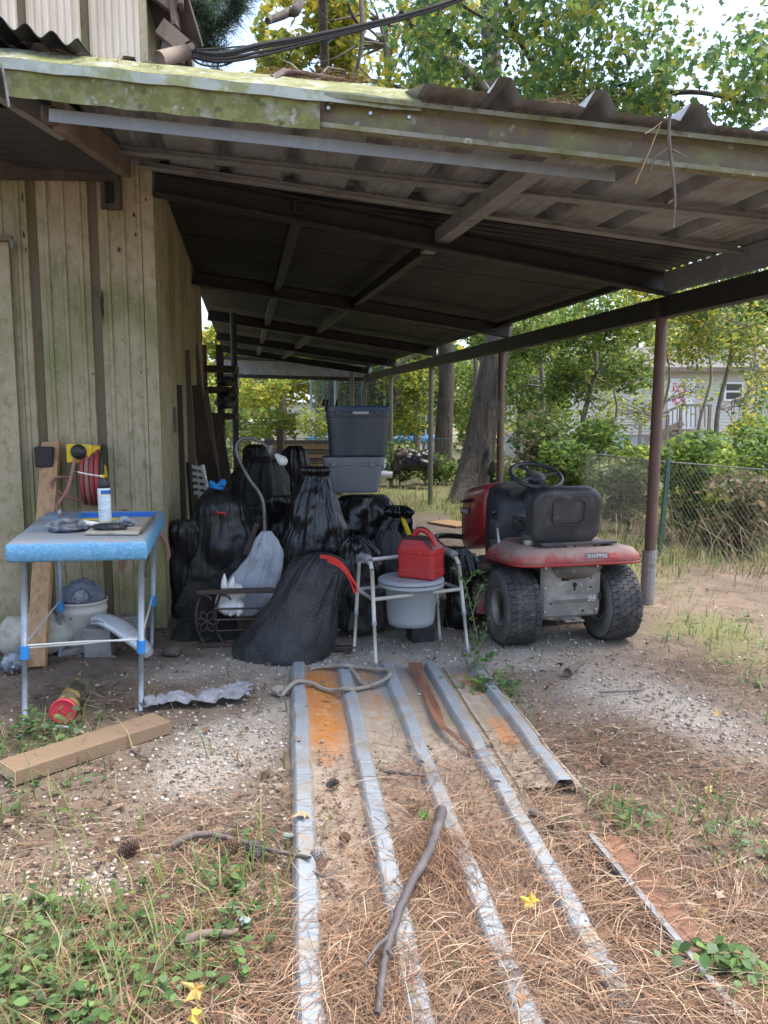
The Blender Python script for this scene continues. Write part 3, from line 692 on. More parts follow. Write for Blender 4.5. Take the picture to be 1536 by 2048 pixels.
# red handle pole and cords behind the table
MB().tube([G(238, 1252), q(247, 1100, .06), q(252, 1018, .03)], .017, 8).build('red_pole', m_pink, None, smooth=True, label='faded red pole standing against the shed behind the table legs', cat='pole')
MB().tube(spline([q(318, 1062, .05), q(332, 1080, .05), q(338, 1105, .04), q(335, 1118, .04)], 6), .014, 8).build('hanging_hose', m_pink, None, smooth=True, label='short faded hose end hanging at the shed corner', cat='hose')
cd = thing('extension_cord', 'brown cord with plug hanging under the table by the shed corner', 'cord', q(292, 1150, .05))
MB().tube(spline([q(300, 1098, .05), q(297, 1118, .06), q(292, 1133, .06)], 5), .004, 6).build('cable', m_beam, cd)
MB().lathe([(.006, .03), (.012, .02), (.015, -.01), (.011, -.03)], 10, None, q(291, 1143, .06)).build('plug', m_oldwood, cd, smooth=True)

# ------------------------------------------------------------------ things under the table
bc = G(169, 1294); bc = A3(bc[0], bc[1], 0)
bk = thing('paint_bucket', 'white paint-splashed bucket full of old cloth under the sink table', 'bucket', bc)
MB().lathe([(.125, 0), (.128, .004), (.146, .24), (.150, .245), (.150, .262), (.146, .266), (.148, .30), (.155, .302), (.155, .315), (.146, .315), (.142, .30), (.12, .02)], 32, None, bc, cap=True).build('pail', m_bucket, bk, smooth=True)
MB().tube([bc + A3(.153 * math.cos(a), .153 * math.sin(a) * .9 - .012 * math.sin(a * 2), .27 - .19 * math.sin(max(0, a + .35) / 1.3 * math.pi / 2.4) if a < 1 else .2) for a in np.linspace(-.9, .5, 12)], .0025, 6).build('handle', m_wire, bk)
lump('cloth_bundle', 'grey blue cloth bundle stuffed in the paint bucket', 'cloth', bc + A3(.01, 0, .33), (.135, .12, .115), m_cloth, 12, .4)
lump('clear_wrapper', 'crinkled clear plastic on the cloth in the bucket', 'plastic wrap', bc + A3(.035, -.10, .345), (.06, .04, .06), m_clear, 14, .4, flat=False)
jc = G(62, 1318); jg = thing('plastic_jug', 'dirty white plastic jug lying on its side under the table', 'jug', jc)
JM = Matrix.Translation(Vector(jc) + Vector((0, .1, .12))) @ Matrix.Rotation(.15, 4, 'Z') @ Matrix.Rotation(math.pi / 2, 4, 'Y')
MB(JM).lathe([(.02, -.2), (.10, -.195), (.125, -.17), (.122, -.06), (.115, -.05), (.125, -.04), (.122, .09), (.095, .16), (.04, .20), (.038, .22)], 28).build('body', m_jug, jg, smooth=True)
MB(JM).tube(spline([(-.1, -.02, .12), (-.15, -.02, .08), (-.15, -.02, 0), (-.115, -.02, -.05)], 5), .016, 8).build('handle', m_jug, jg, smooth=True)
lump('crumpled_bag', 'crumpled clear bag on the ground beside the plastic jug', 'plastic bag', G(28, 1345) + A3(0, 0, .05), (.07, .07, .07), m_clear, 15, .4)
lc = G(152, 1296); lp = thing('clamp_light', 'white cone lamp shade with black clamp under the table', 'clamp light', lc)
LM = Matrix.Translation(Vector(lc) + Vector((-.02, .06, .13))) @ Matrix.Rotation(.2, 4, 'Z') @ Matrix.Rotation(math.pi / 2, 4, 'Y')
MB(LM).lathe([(.028, -.075), (.04, -.06), (.085, .02), (.088, .02), (.03, -.075)], 24, cap=False).build('shade', m_white, lp, smooth=True)
MB(LM).lathe([(.08, .018), (.083, .03), (.05, .03)], 24).build('rim', m_bk, lp)
k = lc + A3(.05, .02, .10)
for pth in ([(0, 0, -.02), (0, 0, .09)], [(.075, 0, 0), (.075, 0, .10)], [(0, 0, .085), (.08, 0, .095)], [(0, 0, 0), (.06, 0, .0)]):
    MB().tube([k + A3(*p) for p in pth], .010, 6).build('clamp_bar', m_bk, lp)
bp = G(194, 1316); MB().box(bp + A3(0, .05, .092), (.165, .09, .185), (.06, 0, .05)).build('grey_box', m_grey, None, bevel=.006, label='plain grey metal box standing under the sink table', cat='box')
MB().box(G(146, 1312) + A3(0, .06, .022), (.20, .09, .042), (0, -.1, .35)).build('flat_block', m_grey, None, bevel=.005, label='flat grey concrete block lying beside the grey box', cat='block')
cw = G(262, 1284); MB().box(cw + A3(0, .07, .08), (.16, .1, .17), (0, 0, .2)).build('cinder_block', m_grey, None, bevel=.006, label='small concrete block against the shed foot behind the silver shell', cat='block')
# curved silver shell
P0 = [D(186, 1242, 4.62), D(205, 1240, 4.60), D(235, 1253, 4.58), D(265, 1275, 4.56), D(290, 1298, 4.54), D(298, 1312, 4.54)]
sp = spline(P0, 6); sh = thing('plastic_shell', 'curved silver grey plastic shell propped against the grey box', 'shell', G(290, 1318))
secs = []
for i, p in enumerate(sp):
    tt = sp[min(i + 1, len(sp) - 1)] - sp[max(i - 1, 0)]; _, sd, u = frame(tt); k = i / (len(sp) - 1); w = .05 + .05 * math.sin(k * math.pi); h = .026 + .022 * math.sin(k * math.pi)
    secs.append([p + A3(0, 1, 0) * math.cos(a) * w * .9 + u * max(-.5, math.sin(a)) * h for a in np.linspace(0, 2 * math.pi, 18, endpoint=False)])
MB().loft(secs).build('shell', m_silver, sh, smooth=True)
MB().tube([p + A3(0, -.07, .012) for p in sp[1:-2]], .006, 6).build('trim_line', m_grey, sh)

# ------------------------------------------------------------------ litter in front of the table
tcn = G(127, 1446); tcf = G(165, 1392)
tu = thing('paper_tube', 'dark paper tube with a bright red lid lying on the ground', 'tube', tcn)
R = .058; a = tcn + A3(0, .0, R); b = a + (tcf - tcn) / np.linalg.norm(tcf - tcn) * .33
b[2] = R
MB().tube([a, b], R, 28).build('tube_body', m_tin, tu, smooth=False)
d = (a - b) / np.linalg.norm(a - b)
Q = Vector(d).to_track_quat('Z', 'Y').to_matrix()
MB().lathe([(R + .003, -.018), (R + .004, .004), (R, .006), (R - .006, .001), (.02, .001), (.006, .003)], 30, Q, a).build('lid', m_lid, tu, smooth=True)
ba, bb = G(10, 1566), G(322, 1461)
bd = (bb - ba) / np.linalg.norm(bb - ba)
ba, bb = ba + A3(0, .03, .03), bb + A3(0, .02, .03)
lum = thing('lumber_beam', 'short thick brown lumber beam lying flat on the yard ground', 'lumber', (ba + bb) / 2 * A3(1, 1, 0))
MB().beam(ba, bb, .155, .062).build('timber', m_lumber, lum, bevel=.004)
MB().beam(ba - bd * .0025, ba, .150, .056).build('sawn_end', m_endgrain, lum)
# rag
RW, RH = 46, 20
x0, x1 = G(292, 1418), G(500, 1392); rows = []
for i in range(RW + 1):
    row = []
    for j in range(RH + 1):
        s, tt = i / RW, j / RH - .5; p = x0 + (x1 - x0) * s; w = .17 * (1 - .65 * abs(math.sin(s * 3.1 + .4))) + .05
        row.append([p[0] + .015 * math.sin(tt * 20 + i), p[1] + tt * w + .02 * math.sin(s * 9), 0])
    rows.append(row)
Rg = np.array(rows); hN = fbm(np.stack([Rg[..., 0] * 16, Rg[..., 1] * 16, Rg[..., 0] * 0], -1), 3, 41); rd = 1 - np.abs(2 * hN - 1)
Rg[..., 2] = .008 + .065 * rd ** 2 * (1 - .4 * np.linspace(0, 1, RW + 1))[:, None]
MB().sheet(Rg).build('rag', m_rag, None, smooth=True, solid=.004, label='crumpled grey rag on the gravel beside the table leg', cat='rag')
lump('pebble_lump', 'dark clod of earth by the shed corner near the rag', 'clod', G(345, 1312) + A3(0, 0, .03), (.06, .05, .04), m_darkwood, 17)
# ------------------------------------------------------------------ garbage bags
m_bagt = mat('embossed black film', (.020, .021, .023), .42, layers=[((.045, .045, .045), 3, .42, .78)], spec=.5, bump=[('edge', 96, .55, (1, 1, .6), .0045), ('noise', 6, .3, (1, 1, .4), .03)], rlayer=(6, .32, .5))
m_bagg = mat('glossy black film', (.010, .010, .011), .2, layers=[((.045, .043, .04), 4, .56, .75)], spec=.6, bump=[('noise', 5, .5, (2.4, 2.4, .35), .04), ('noise', 16, .25, (1.5, 1.5, .5), .02)], rlayer=(5, .15, .34))
m_bagd = mat('dusty black film', (.016, .016, .017), .5, layers=[((.05, .047, .043), 5, .48, .7)], bump=[('noise', 7, .55, (1.6, 1.6, .4), .04), ('noise', 26, .3, (1, 1, .5), .015)], rlayer=(6, .28, .5))
m_bagf = mat('ribbed dusty film', (.018, .018, .019), .45, layers=[((.06, .056, .05), 6, .46, .7)], bump=[('noise', 14, 1, (.6, .6, 3.5), .05), ('noise', 40, .5, (1, 1, 1), .02)])
m_redtie = mat('red drawstring', (.62, .035, .03), .4)
m_bluetie = mat('blue tie', (.01, .22, .55), .45)
m_wbag = mat('milky white film', (.66, .69, .74), .35, layers=[((.50, .54, .62), 6, .45, .7)], trans=.45, bump=[('noise', 9, .8, (1, 1, .6), .04)])
def smooth_interp(zs, vals, z):
    v = np.interp(z, zs, vals); return v
def bag(name, label, secs, Yc, thick, m, seed, pleat=.5, crum=.03, topr=.02, rows=84, cols=150, tilt=0.0, group=None, rnd=2.2, freq=9, parent=None):
    """secs: (v, uL, uR) from the top down, at distance Yc; the bottom rests on the ground or on what is below"""
    pts = [(D(0, v, Yc)[2], D(l, v, Yc)[0], D(r, v, Yc)[0]) for v, l, r in secs]
    pts.sort(); zs = np.array([p[0] for p in pts]); L = np.array([p[1] for p in pts]); Rr = np.array([p[2] for p in pts])
    z0, z1 = zs[0], zs[-1]; t = np.linspace(0, 1, rows); z = z0 + (z1 - z0) * t
    ker = np.exp(-np.linspace(-2, 2, 9) ** 2); ker /= ker.sum()
    sm = lambda a: np.convolve(np.pad(a, 4, 'edge'), ker, 'valid')
    l, r = sm(np.interp(z, zs, L)), sm(np.interp(z, zs, Rr)); xc, hw = (l + r) / 2, (r - l) / 2
    th = np.linspace(0, 2 * math.pi, cols, endpoint=False); T, TH = np.meshgrid(t, th, indexing='ij')
    c, s = np.cos(TH), np.sin(TH); ex = 2 / rnd
    cx = np.sign(c) * np.abs(c) ** ex; sy = np.sign(s) * np.abs(s) ** ex
    wmax = hw.max(); dep = np.maximum(hw * thick, .0) * .55 + .45 * wmax * thick * np.minimum(1, hw / wmax * 1.6)
    # vertical folds, stronger towards the gathered neck
    ang = np.stack([np.cos(TH) * freq * .33, np.sin(TH) * freq * .33, T * 1.3], -1)
    fold = 1 - np.abs(2 * fbm(ang + seed * 7.3, 3, seed) - 1); fold = (fold - .75) * 2.2
    fine = 1 - np.abs(2 * fbm(ang * 3.1 + seed, 2, seed + 3) - 1); fine = (fine - .75) * 1.2
    P = np.stack([xc[:, None] + hw[:, None] * cx, Yc + tilt * (z[:, None] - z0) + dep[:, None] * sy, z[:, None] + 0 * TH], -1)
    n3 = fbm(P * 5.5 + seed, 4, seed + 11); rid = 1 - np.abs(2 * fbm(P * 7.5 + seed * 2, 3, seed + 17) - 1)
    w = pleat * (.18 * T + .82 * T ** 3.5)
    cre2 = (1 - np.abs(2 * vn(P * A3(11, 11, 9) + seed * 2.3, seed + 37) - 1)) ** 4
    cre = (1 - np.abs(2 * vn(P * A3(5, 5, 3.2) + seed * 1.7, seed + 31) - 1)) ** 5
    disp = w * .075 * fold + w * .02 * fine + crum * ((fbm(P * 3.4 + seed, 2, seed + 11) - .5) * 2.2 + (.5 - worley(P * A3(5.5, 5.5, 4.2) + seed * 1.3, seed)) * 1.5 + (.5 - worley(P * A3(13, 13, 9) + seed * 2.1, seed + 2)) * .4 + (cre - .3) * .35)
    nrm = np.stack([c, s * 1.0, 0 * c], -1)
    k = np.minimum(1, hw / wmax * 1.3)[:, None]
    P = P + nrm * (disp * k)[..., None]
    P[..., 2] += (vn(P * 5 + 5, seed + 23) - .5) * .04 * (.25 + .75 * np.sin(np.pi * np.clip(T, 0, 1)))
    P[0, :, 0] = xc[0] + (P[0, :, 0] - xc[0]) * .9
    P[..., 2] = np.maximum(P[..., 2], .004)
    V = P.reshape(-1, 3); i = np.arange(rows - 1)[:, None] * cols; j = np.arange(cols)[None]
    Fc = np.stack([i + j, i + (j + 1) % cols, i + cols + (j + 1) % cols, i + cols + j], -1).reshape(-1, 4)
    V = np.concatenate([V, [P[0].mean(0)], [P[-1].mean(0) + A3(0, 0, .004)]]); nb, nt = len(V) - 2, len(V) - 1
    cap = [(int((q + 1) % cols), int(q), nb, nb) for q in range(cols)]
    Fl = [tuple(map(int, f)) for f in Fc] + [(q[0], q[1], q[2]) for q in cap] + [((rows - 1) * cols + q, (rows - 1) * cols + (q + 1) % cols, nt) for q in range(cols)]
    base = A3(xc[0], Yc, z0)
    o = mesh_obj(name, V, Fl, m, parent, label=label, cat=None if parent is not None else 'garbage bag', smooth=True, org=base, group=group)
    return o
GB = 'garbage bags heaped under the carport'
def tbag(label, at, *a, **k):
    t = thing('garbage_bag', label, 'garbage bag', at, GB); a = list(a); bag('sack', None, *a, parent=t, **k); return t
t1 = tbag('big embossed black garbage bag with red drawstring, slumped in front of the heap', G(560, 1325), [(1112, 622, 655), (1118, 600, 676), (1135, 576, 690), (1165, 560, 690), (1210, 534, 682), (1260, 492, 672), (1295, 462, 664), (1320, 470, 660), (1338, 520, 655)], 4.62, .62, m_bagt, 2, pleat=.9, crum=.024, tilt=.12, freq=7)
tie = spline([D(640, 1116, 4.45), D(668, 1122, 4.40), D(690, 1140, 4.40), D(703, 1160, 4.42), D(714, 1180, 4.45), D(708, 1186, 4.46), D(697, 1158, 4.42), D(680, 1136, 4.4), D(655, 1124, 4.42)], 5)
rows = [[p, p + A3(.003, -.004, .022)] for p in tie]
MB().sheet(np.array(rows)).build('drawstring', m_redtie, t1, solid=.004)
t2 = tbag('black garbage bag with bright blue tie, standing against the shed wall', G(430, 1215), [(972, 424, 448), (985, 412, 456), (1005, 394, 480), (1050, 376, 500), (1100, 362, 508), (1150, 356, 510), (1190, 360, 500), (1222, 380, 480)], 5.75, .7, m_bagd, 5, pleat=.9, crum=.03, freq=10)
kb = D(433, 972, 5.6)
MB().tube(spline([kb + A3(-.05, 0, .03), kb + A3(-.02, 0, .01), kb, kb + A3(.03, 0, .015), kb + A3(.05, 0, .035), kb + A3(.055, 0, 0)], 5), [.016] * 2 + [.02] * 22 + [.012] * 2, 8).build('tie', m_bluetie, t2, smooth=True)
MB().tube(spline([kb + A3(-.045, 0, 0), kb + A3(0, -.01, -.012), kb + A3(.05, 0, -.02)], 5), .012, 8).build('tie', m_bluetie, t2, smooth=True)
MB().tube([D(432, 1024, 5.42), D(452, 1027, 5.42)], .006, 6).build('drawstring', m_redtie, t2)
tbag('low flattened black garbage bag behind the wrought iron bench end', G(400, 1290), [(1163, 380, 412), (1178, 366, 432), (1205, 358, 462), (1245, 352, 478), (1275, 346, 478), (1292, 344, 470)], 5.02, .45, m_bagf, 8, pleat=.3, crum=.04)
t4 = tbag('tall cone-shaped glossy black garbage bag with vertical folds', G(620, 1200), [(934, 612, 652), (941, 602, 662), (949, 613, 650), (965, 606, 657), (1000, 588, 668), (1050, 566, 684), (1100, 550, 694), (1150, 542, 698), (1195, 548, 690)], 5.85, .7, m_bagg, 11, pleat=1.5, crum=.03, freq=13)
tbag('wide embossed black garbage bag at the back behind the lamp', G(530, 1150), [(912, 508, 552), (920, 490, 566), (945, 470, 576), (1000, 462, 584), (1060, 466, 596), (1120, 470, 600), (1150, 480, 590)], 7.0, .8, m_bagt, 14, pleat=.5, crum=.03)
tbag('dark garbage bag topping the heap beside the lamp neck', G(520, 1100), [(889, 500, 525), (897, 490, 538), (915, 486, 545), (960, 484, 548), (1100, 490, 540)], 8.2, .8, m_bagd, 15, pleat=.4, crum=.03)
tbag('round black garbage bag at the back under the light bulb', G(595, 1100), [(892, 578, 602), (902, 566, 612), (925, 560, 620), (970, 560, 626), (1090, 565, 622)], 8.4, .8, m_bagd, 16, pleat=.5, crum=.03)
t7 = tbag('broad glossy black garbage bag under the stacked totes', G(740, 1180), [(991, 690, 770), (997, 676, 784), (1015, 668, 796), (1050, 668, 810), (1090, 672, 812), (1140, 680, 805), (1180, 690, 800)], 6.35, .7, m_bagg, 19, pleat=.4, crum=.05, freq=8)
tbag('knotted glossy black garbage bag beside the yellow handle', G(795, 1200), [(1012, 788, 806), (1022, 778, 816), (1034, 786, 812), (1048, 770, 816), (1080, 762, 820), (1120, 760, 822), (1185, 765, 815)], 5.8, .8, m_bagg, 23, pleat=1.6, crum=.05, freq=14)
tbag('small glossy black garbage bag behind the red drawstring', G(720, 1230), [(1074, 702, 722), (1082, 690, 738), (1105, 680, 757), (1140, 676, 766), (1190, 682, 764), (1235, 690, 755)], 5.35, .8, m_bagg, 27, pleat=1.2, crum=.035, freq=12)
tbag('upright embossed black garbage bag behind the red fuel can', G(775, 1235), [(1058, 772, 790), (1068, 760, 802), (1090, 748, 812), (1150, 742, 816), (1210, 742, 812), (1240, 750, 805)], 5.5, .7, m_bagt, 29, pleat=.3, crum=.025)
tbag('black garbage bag low behind the left commode legs', G(715, 1262), [(1165, 690, 745), (1180, 676, 770), (1215, 668, 780), (1250, 672, 770), (1262, 690, 750)], 5.12, .7, m_bagd, 31, pleat=.4, crum=.04)
tbag('shiny crumpled black garbage bag between commode and mower wheel', G(905, 1262), [(1095, 895, 925), (1110, 885, 940), (1150, 878, 946), (1200, 874, 945), (1250, 876, 940), (1266, 886, 930)], 5.30, .7, m_bagg, 33, pleat=.6, crum=.05)
tbag('glossy black garbage bag wedged between the two upright bags', G(560, 1190), [(992, 545, 590), (1000, 536, 600), (1030, 534, 600), (1080, 530, 590), (1190, 535, 580)], 6.15, .8, m_bagg, 35, pleat=.5, crum=.04)
tbag('dark garbage bag in the shadow along the shed wall', G(385, 1240), [(1040, 352, 380), (1060, 344, 396), (1120, 340, 400), (1200, 342, 405), (1240, 350, 398)], 5.6, .7, m_bagd, 36, pleat=.5, crum=.04)
tbag('dull black garbage bag squeezed behind the white plastic bag', G(500, 1200), [(1010, 490, 520), (1030, 474, 535), (1080, 466, 545), (1140, 462, 550), (1205, 470, 540)], 6.3, .7, m_bagd, 44, pleat=.5, crum=.04)
tbag('slumped glossy garbage bag in front of the grey tote', G(670, 1190), [(1040, 655, 690), (1055, 645, 705), (1100, 640, 712), (1150, 642, 712), (1195, 650, 700)], 6.05, .7, m_bagg, 45, pleat=.6, crum=.045)
tbag('dark garbage bag filling the corner under the leaning planks', G(440, 1160), [(985, 440, 470), (1000, 428, 490), (1060, 420, 500), (1160, 425, 495)], 7.0, .8, m_bagd, 46, pleat=.4, crum=.04)
# white bag and figurine
wb = thing('white_plastic_bag', 'milky white plastic bag leaning on the black bags', 'plastic bag', G(500, 1245))
bag('sack', None, [(1064, 526, 540), (1085, 510, 555), (1110, 495, 562), (1140, 478, 562), (1170, 460, 557), (1200, 446, 540), (1228, 440, 515)], 5.14, .4, m_wbag, 41, pleat=1.2, crum=.035, parent=wb)
m_china = mat('white ceramic', (.74, .73, .71), .3, layers=[((.55, .53, .50), 9, .55, .75)])
fg = thing('donkey_figurine', 'white ceramic animal figurine with two long upright ears', 'figurine', G(455, 1262))
def blob(path, rad, name, n=14, par=fg): MB().tube(spline(path, 5), np.interp(np.linspace(0, 1, 5 * (len(path) - 1) + 1), np.linspace(0, 1, len(rad)), rad), n).build(name, m_china, par, smooth=True)
blob([D(432, 1212, 4.9), D(440, 1200, 4.9), D(455, 1188, 4.9), D(472, 1185, 4.92), D(485, 1190, 4.95)], [.008, .03, .055, .066, .03], 'body')
blob([D(436, 1216, 4.88), D(448, 1215, 4.87), D(470, 1213, 4.9), D(486, 1205, 4.92)], [.01, .05, .06, .02], 'head')
for a, b in (((452, 1190), (449, 1147)), ((464, 1188), (467, 1152))):
    blob([D(a[0], a[1], 4.88), D((a[0] + b[0]) / 2 - 2, (a[1] + b[1]) / 2, 4.87), D(b[0], b[1], 4.88)], [.02, .026, .018, .004], 'ear')
for u in (462, 478):
    blob([D(u, 1208, 4.88), D(u + 1, 1222, 4.86), D(u - 2, 1232, 4.85)], [.035, .03, .022, .008], 'foot')
# ------------------------------------------------------------------ wrought iron bench end
m_iron = mat('brown wrought iron', (.055, .04, .034), .5, .2, layers=[((.10, .065, .05), 14, .52, .7)])
bn = thing('iron_bench', 'dark wrought iron bench frame with flower scroll lying under the bags', 'bench', G(430, 1292))
BY = 4.78
bpt = lambda u, v, o=0: D(u, v, BY + o)
MB().beam(bpt(393, 1184), bpt(548, 1180, .05), .05, .028).build('arm_rail', m_iron, bn, bevel=.005)
for du in (0, 38):
    P = [(402 + du, 1190), (394 + du, 1215), (393 + du, 1245), (400 + du, 1272), (412 + du, 1290)]
    MB().tube(spline([bpt(u, v, .01 * i) for i, (u, v) in enumerate(P)], 6), .010, 8).build('scroll', m_iron, bn, smooth=True)
    P = [(402 + du, 1190), (416 + du, 1192), (424 + du, 1200)]
    MB().tube(spline([bpt(u, v) for u, v in P], 6), .008, 8).build('scroll', m_iron, bn, smooth=True)
for k in range(6):
    a = k * math.pi / 3; c = bpt(414, 1243); r = .075; dx, dz = math.cos(a), math.sin(a)
    MB().tube(spline([c, c + A3(dx * r * .5 - dz * .02, 0, dz * r * .5 + dx * .02), c + A3(dx * r, 0, dz * r), c + A3(dx * r * .5 + dz * .02, 0, dz * r * .5 - dx * .02), c], 5), .0045, 6).build('flower_petal', m_iron, bn, smooth=True)
for v, u0, u1 in ((1218, 428, 520), (1240, 430, 520), (1262, 432, 500)):
    MB().tube([bpt(u0, v), bpt(u1, v - 2, .1)], .007, 6).build('cross_rod', m_iron, bn)
MB().beam(bpt(396, 1290), bpt(480, 1288, .05), .05, .028).build('foot_rail', m_iron, bn, bevel=.004)
MB().beam(G(640, 1297, .02), G(712, 1296, .02), .04, .03).build('foot_rail', m_iron, bn, bevel=.004)
# ------------------------------------------------------------------ gooseneck lamp
m_lampm = mat('grey lamp tube', (.17, .16, .15), .4, .4, layers=[((.09, .08, .07), 12, .5, .7)])
m_bulb = mat('frosted bulb', (.78, .78, .74), .15, trans=.25)
LY = 5.25
lm = thing('gooseneck_lamp', 'bent gooseneck floor lamp with bare white bulb rising from the bags', 'lamp', G(535, 1190))
lp_ = [(536, 1200), (534, 1150), (531, 1100), (529, 1050), (527, 1010), (518, 985), (500, 960), (484, 932), (474, 908), (474, 890), (484, 878), (500, 876), (518, 882), (530, 890), (538, 898)]
MB().tube(spline([D(u, v, LY) for u, v in lp_], 5), .0115, 10).build('neck', m_lampm, lm, smooth=True)
MB().tube([D(538, 896, LY), D(550, 912, LY - .02)], [.03, .036], 14).build('socket', m_lampm, lm, smooth=True)
q0, q1 = D(548, 906, LY - .02), D(572, 928, LY - .06); dq = Vector(q1 - q0).normalized()
MB().lathe([(.014, 0), (.015, .02), (.022, .045), (.033, .075), (.034, .092), (.026, .11), (.01, .12)], 20, dq.to_track_quat('Z', 'Y').to_matrix(), q0).build('bulb', m_bulb, lm, smooth=True)
MB().beam(D(494, 1104, LY - .1), D(530, 1094, LY - .05), .028, .02).build('cross_handle', m_darkwood, lm)
MB().tube(spline([D(524, 1120, LY - .05), D(532, 1108, LY - .05), D(528, 1090, LY - .05), D(516, 1080, LY - .05)], 5), .011, 8).build('bracket', m_darkwood, lm, smooth=True)
MB().beam(D(490, 1110, 5.4), D(514, 1048, 5.55), .03, .02).build('brown_stick', m_darkwood, None, label='brown wood slat sticking up beside the white plastic bag', cat='slat')
# ------------------------------------------------------------------ storage totes
m_toteg = mat('grey tote plastic', (.19, .205, .225), .5, layers=[((.19, .20, .22), 6, .5, .75)], dust=((.16, .15, .14), .6, 1.0))
m_toteb = mat('dusty blue tote plastic', (.028, .05, .068), .5, layers=[((.075, .085, .085), 5, .42, .68, (1, 1, .4)), ((.17, .17, .165), 14, .66, .75, (1, 1, .5))])
m_lidb = mat('blue tote lid', (.018, .055, .11), .45, layers=[((.10, .12, .14), 9, .5, .72)])
def tote(label, Yt, uL, uR, vt, vb, taper, dep, mB, mL, lidh=.035, zrot=.06):
    a, b = D(uL, vt, Yt), D(uR, vt, Yt); z1 = a[2]; z0 = D(uL, vb, Yt)[2]; w = b[0] - a[0]; c = A3((a[0] + b[0]) / 2, Yt + dep / 2, 0)
    t = thing('storage_tote', label, 'storage tote', (c[0], c[1], z0)); M = Matrix.Translation(Vector((c[0], c[1], 0))) @ Matrix.Rotation(zrot, 4, 'Z')
    sec = lambda k, z, r=.05: [(x, y, z) for x, y in rrect(w * k, dep * k, r)]
    h = z1 - z0
    MB(M).loft([sec(taper - .04, z0), sec(taper, z0 + .02), sec(.955, z1 - h * .22), sec(.975, z1 - h * .21), sec(.975, z1 - lidh)]).build('tub', mB, t, smooth=False, bevel=.004)
    MB(M).loft([sec(1.0, z1 - lidh - .01, .055), sec(1.01, z1 - .012, .055), sec(.99, z1, .05), sec(.95, z1 + .002, .05), sec(.93, z1 - .008, .05)]).build('lid', mL, t, bevel=.003)
    for sx in (-.3, .3):
        MB(M).box((sx * w, -dep / 2 - .008, z1 - lidh - .02), (.05, .018, .035)).build('latch', mB, t, bevel=.004)
    return t, M, w, z0, z1
tg = tote('grey lidded storage tote under the blue tote', 6.2, 640, 766, 915, 987, .82, .42, m_toteg, m_toteg)
tb = tote('dusty dark blue storage tote on top of the grey tote', 6.22, 647, 779, 812, 915, .88, .40, m_toteb, m_lidb)
MB(tb[1]).box((.02 * 1, -.215, tb[4] - .055), (.13, .022, .028)).build('handle', m_legs, tb[0], bevel=.005)
sticks = thing('tool_sticks', 'short brown tool handles lying on the blue tote lid', 'handles', D(655, 811, 6.3))
for u, v in ((646, 806), (653, 808), (673, 800)):
    p = D(u, v, 6.32); MB().tube([A3(p[0], p[1], tb[4] + .006), A3(p[0] + .005, p[1] + .05, tb[4] + .05)], .011, 8).build('stick', m_beam, sticks)
# yellow stick
MB().tube([D(805, 1036, 5.75), D(824, 1085, 5.55), D(830, 1140, 5.4)], [.018, .018, .016], 10).build('yellow_pole', m_yel, None, label='bright yellow tool handle sticking out behind the fuel can', cat='handle')
# ------------------------------------------------------------------ commode chair
m_comm = mat('ivory painted tube', (.47, .47, .41), .4, .1, layers=[((.40, .39, .34), 10, .55, .75), ((.25, .2, .15), 24, .68, .76)])
m_pad = mat('grey vinyl pad', (.30, .31, .31), .5, layers=[((.20, .20, .20), 9, .5, .7)])
m_pail = mat('grey commode pail', (.30, .325, .35), .45, layers=[((.33, .35, .37), 5, .5, .75)])
FL, FR, BL, BR = G(752, 1333), G(936, 1304), G(708, 1303), G(880, 1280)
cm = thing('commode_chair', 'ivory tube commode chair with grey pail and lid, missing its backrest', 'commode chair', (FL + BR) / 2)
tz = lambda uv, base: D(uv[0], uv[1], base[1])[2]
ZT = .66
def leg(base, topp, bend_to):
    up = A3(topp[0], topp[1], 0); c = base + (A3(topp[0], topp[1], .6) - base) * .45
    g = MB().tube([base + (topp - base) * .45, topp], .0125, 10).build('leg', m_comm, cm, smooth=True)
    MB().tube([base, base + (topp - base) * .47], .0105, 10).build('leg_extension', m_comm, g, smooth=True)
    cc = base + (topp - base) * .45; MB().tube([cc - (topp - base) * .02, cc + (topp - base) * .02], .0155, 10).build('leg_collar', m_legs, g)
    MB().tube([base, base + (topp - base) * .04], .015, 10).build('leg_tip', m_pad, g)
tFL, tFR, tBL, tBR = D(744, 1140, FL[1] + .03), D(918, 1130, FR[1] + .03), D(718, 1130, BL[1]), D(868, 1112, BR[1])
for b, t in ((FL, tFL), (FR, tFR), (BL, tBL), (BR, tBR)): leg(b, t, None)
for f, b in ((tFL, tBL), (tFR, tBR)):
    q = [f, f + (b - f) * .12 + A3(0, 0, .035), f + (b - f) * .3 + A3(0, 0, .05), f + (b - f) * .75 + A3(0, 0, .05), f + (b - f) * .92 + A3(0, 0, .035), b]
    MB().tube(spline(q, 5), .0125, 10).build('arm_tube', m_comm, cm, smooth=True)
    MB().tube(spline([q[1] + A3(0, 0, .01), q[2] + A3(0, 0, .008), q[3] + A3(0, 0, .008), q[4] + A3(0, 0, .01)], 4), [.018] + [.024] * 11 + [.018], 12).build('armrest', m_pad, cm, smooth=True)
def at_h(base, top, z): k = (z - base[2]) / (top[2] - base[2]); return base + (top - base) * k
zs_ = .40
s4 = [at_h(b, t, zs_) for b, t in ((FL, tFL), (FR, tFR), (BR, tBR), (BL, tBL))]
for i in range(4): MB().tube([s4[i], s4[(i + 1) % 4]], .0115, 10).build('seat_rail', m_comm, cm, smooth=True)
MB().tube([tBL + A3(0, 0, .045) * .6, tBR + A3(0, 0, .02)], .0115, 10).build('back_rail', m_white, cm, smooth=True)
sc_ = (s4[0] + s4[1] + s4[2] + s4[3]) / 4 + A3(.02, 0, 0)
